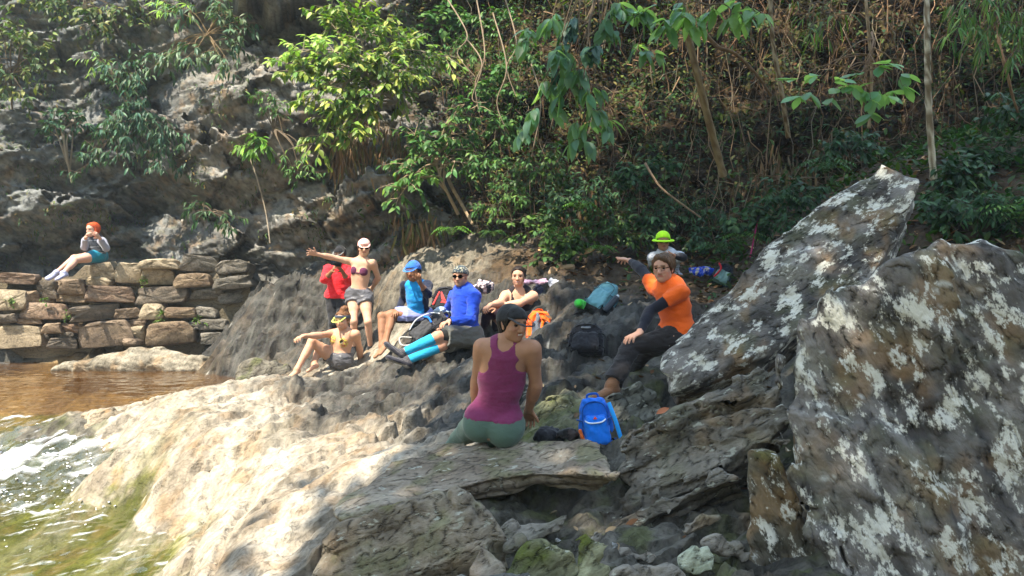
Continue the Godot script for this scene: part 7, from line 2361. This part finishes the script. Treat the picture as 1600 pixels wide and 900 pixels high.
	var tri := [[Vector2(-0.085, -0.12), Vector2(-0.015, -0.085), Vector2(0.0, -0.045), Vector2(-0.03, 0.05)], [Vector2(-0.085, -0.12), Vector2(-0.03, 0.05), Vector2(-0.045, 0.065), Vector2(-0.11, -0.125)], [Vector2(-0.01, -0.09), Vector2(0.075, -0.10), Vector2(0.068, -0.07), Vector2(0.004, -0.055)], [Vector2(-0.02, 0.045), Vector2(0.0, -0.045), Vector2(0.068, -0.07), Vector2(-0.012, 0.065)]]
	var em := Acc.new()
	for q in [tri[1], tri[3], tri[2]]:
		var pl := []
		for v in q:
			pl.append([v.x - 0.03, v.y + 0.02])
		pillow(em, pl, 0.03, 0.052, 0.004, 0.0, Color(0.72, 0.06, 0.055), 0.0, 0.006)
	put("triangle_emblem", em.mesh(), mats.fabric, w)
	# grey hydration pack
	w = bag("grey and black hydration pack beside the knees of the man in blue", frame_at(668, 510, 8.0, Vector3(0.75, 0.62, -0.2), Vector3(-0.2, 0.55, 0.8)), 0.24, 0.50, 0.12, Color(0.03, 0.031, 0.034), Color(0.045, 0.046, 0.05))
	line_piece("blue_clip", w, [Vector3(-0.1, 0.04, 0.05), Vector3(-0.04, 0.07, 0.07), Vector3(0.03, 0.06, 0.06)], 0.012, Color(0.01, 0.15, 0.6))
	line_piece("drinking_tube", w, [Vector3(-0.09, -0.2, 0.03), Vector3(-0.13, -0.05, 0.06), Vector3(-0.08, 0.12, 0.06), Vector3(0.0, 0.2, 0.04)], 0.008, Color(0.45, 0.47, 0.5))
	line_piece("strap_loop", w, [Vector3(-0.02, -0.22, 0.0), Vector3(-0.1, -0.32, 0.03), Vector3(0.0, -0.36, 0.04), Vector3(0.08, -0.26, 0.02)], 0.01, Color(0.35, 0.34, 0.32))
	cloth_heap("crumpled light blue cloth lying on the packs by the man in blue", "cloth", P(700, 486, 8.25), Vector3(0.2, 0.06, 0.12), Color(0.32, 0.45, 0.62), Color(0.45, 0.55, 0.68), 5)
	w = bag("dark blue rucksack behind the woman in the black tank top", frame_at(850, 458, 8.85, Vector3(0.35, 0.85, -0.4), Vector3(0.1, 0.4, 0.9)), 0.30, 0.40, 0.2, Color(0.02, 0.022, 0.045), Color(0.025, 0.027, 0.05))
	cloth_heap("pale pink towel draped over the dark blue rucksack", "towel", P(835, 441, 8.75), Vector3(0.19, 0.035, 0.09), Color(0.55, 0.33, 0.45), Color(0.6, 0.4, 0.5), 6)
	cloth_heap("heap of pinkish-white and black clothes behind the shoulder of the man in blue", "clothes", P(756, 451, 8.7), Vector3(0.14, 0.13, 0.1), Color(0.62, 0.5, 0.5), Color(0.03, 0.03, 0.05), 7)
	cloth_heap("white garment lying at the right end of the dark blue rucksack", "garment", P(866, 448, 8.8), Vector3(0.05, 0.12, 0.06), Color(0.5, 0.52, 0.6), Color(0.6, 0.6, 0.65), 8)
	cloth_heap("blue patterned beach towel spread right of the green-hatted woman", "towel", P(1092, 424, 8.75), Vector3(0.25, 0.06, 0.14), Color(0.015, 0.06, 0.5), Color(0.45, 0.42, 0.35), 9)
	w = bag("dark backpack with teal panel beside the blue beach towel", frame_at(1130, 428, 8.55, Vector3(0.5, 0.8, -0.3), Vector3(-0.1, 0.45, 0.9)), 0.24, 0.32, 0.16, Color(0.02, 0.03, 0.045), Color(0.15, 0.26, 0.26))
	line_piece("red_strap", w, [Vector3(-0.1, 0.1, 0.02), Vector3(-0.05, 0.02, 0.06), Vector3(-0.08, -0.1, 0.04)], 0.012, Color(0.5, 0.02, 0.03))
	cloth_heap("dark cap lying on the rock between the woman in purple and the blue daypack", "cap", P(858, 679, 4.85), Vector3(0.085, 0.05, 0.07), Color(0.018, 0.017, 0.02), Color(0.03, 0.03, 0.035), 10)
	cloth_heap("black pouch beside the dark cap, against the blue daypack", "pouch", P(886, 680, 4.8), Vector3(0.07, 0.035, 0.05), Color(0.02, 0.02, 0.022), Color(0.06, 0.05, 0.05), 11)
	# a pair of tan shoes
	for e in [[872, 424, 0.3, "tan shoe lying on the bank above the dark blue rucksack, nearer of the pair"], [884, 417, 0.1, "tan shoe lying on the bank above the dark blue rucksack, farther of the pair"]]:
		var s := thing("shoe", e[3], "shoe", P(e[0], e[1], 9.15), "pair of tan shoes on the bank")
		var a := Acc.new()
		var f := Field.new(Vector3(-0.2, -0.1, -0.1), Vector3(0.2, 0.12, 0.1), 0.008)
		f.cap(Vector3(-0.09, 0, 0), Vector3(0.08, -0.01, 0), 0.045, 0.04, 0.02, 0, Vector3.UP, 1.3)
		f.cap(Vector3(-0.08, 0.02, 0), Vector3(-0.07, 0.06, 0), 0.04, 0.036, 0.03)
		f.cap(Vector3(-0.07, 0.05, 0), Vector3(-0.065, 0.12, 0), 0.026, 0.028, 0.01, 1)
		f.into(a)
		a.c.resize(a.v.size())
		a.c.fill(Color(0.36, 0.25, 0.15))
		put("upper", a.mesh(), mats.fabric, s)
		var so := Acc.new()
		var f2 := Field.new(Vector3(-0.2, -0.1, -0.1), Vector3(0.2, 0.05, 0.1), 0.008)
		f2.cap(Vector3(-0.085, -0.035, 0), Vector3(0.08, -0.035, 0), 0.048, 0.044, 0.02, 0, Vector3.UP, 3.0)
		f2.into(so)
		so.c.resize(so.v.size())
		so.c.fill(Color(0.28, 0.2, 0.13))
		put("sole", so.mesh(), mats.fabric, s)
		s.rotation = Vector3(0.5, e[2], 0.25)
	pole("black trekking pole lying on the slope between the orange and teal packs", P(862, 508, 7.75), P(912, 484, 7.6), Color(0.02, 0.018, 0.02))
	pole("pink and black trekking pole leaning on the bank behind the leaning slab", P(1172, 402, 8.3), P(1186, 334, 8.45), Color(0.35, 0.03, 0.12))
	for e in [[905, 399, 9.2, 0.24, "large curled dry brown leaf on the bank right of the tan shoes", Color(0.34, 0.2, 0.09)], [1025, 647, 4.75, 0.10, "reddish dry leaf on the stones below the leaning slab", Color(0.36, 0.13, 0.06)], [818, 880, 3.4, 0.05, "small reddish leaf on the mossy rock at the bottom edge", Color(0.32, 0.1, 0.07)]]:
		var lm := mat((e[5] as Color).linear_to_srgb(), 0.8)
		var l := put("dry_leaf", leaf_forms.litter, lm)
		tag(l, e[4], "leaf")
		l.transform = Transform3D(Basis.from_euler(Vector3(0.5, 0.4, 0.2)) * Basis.from_scale(Vector3.ONE * float(e[3])), P(e[0], e[1], e[2]))

func cloth_heap(label: String, category: String, at: Vector3, size: Vector3, c: Color, c2: Color, sd: int) -> void:
	var f := Field.new(at - size - Vector3.ONE * 0.08, at + size + Vector3.ONE * 0.08, 0.009)
	var r := RandomNumberGenerator.new()
	r.seed = sd
	for k in 6:
		var p := at + Vector3(r.randf_range(-0.6, 0.6) * size.x, r.randf_range(-0.3, 0.4) * size.y, r.randf_range(-0.4, 0.5) * size.z)
		var q := p + Vector3(r.randf_range(-0.5, 0.5) * size.x, r.randf_range(-0.3, 0.2) * size.y, 0)
		var s := minf(size.y, size.z) * r.randf_range(0.55, 0.85)
		f.cap(p, q, s, s * 0.8, 0.04)
	f.rough(noise(FastNoiseLite.TYPE_SIMPLEX_SMOOTH, 7.0, 3, sd), 0.03)
	f.rough(noise(FastNoiseLite.TYPE_SIMPLEX_SMOOTH, 19.0, 2, sd + 50), 0.014)
	var a := Acc.new()
	f.into(a)
	for k in a.v.size():
		a.c.append(c.lerp(c2, smooth(-0.02, 0.08, nC.get_noise_3dv(a.v[k] * 0.8 + Vector3(sd, 0, 0)))))
	var o := put(category, a.mesh(), mats.fabric)
	tag(o, label, category)

func pole(label: String, a: Vector3, b: Vector3, c: Color) -> void:
	var t := thing("trekking_pole", label, "trekking pole", a)
	line_piece("shaft", t, [Vector3.ZERO, (b - a) * 0.5, (b - a) * 0.82], 0.009, c, mats.shiny)
	line_piece("grip", t, [(b - a) * 0.82, (b - a) * 0.92, b - a], 0.017, Color(0.02, 0.02, 0.02))
	line_piece("basket", t, [(b - a) * 0.06 - Vector3(0, 0.004, 0), (b - a) * 0.06 + Vector3(0, 0.004, 0.003)], 0.03, Color(0.03, 0.03, 0.03))

func _ready() -> void:
	rng.seed = 7
	make_light()
	make_materials()
	var t0 := Time.get_ticks_msec()
	survey()
	print("survey ", Time.get_ticks_msec() - t0)
	make_ground()
	print("ground ", Time.get_ticks_msec() - t0)
	make_cliff()
	print("cliff ", Time.get_ticks_msec() - t0)
	make_water()
	make_wall()
	print("wall ", Time.get_ticks_msec() - t0)
	make_rocks()
	print("rocks ", Time.get_ticks_msec() - t0)
	make_plants()
	print("plants ", Time.get_ticks_msec() - t0)
	make_people()
	make_things()
	print("people ", Time.get_ticks_msec() - t0)
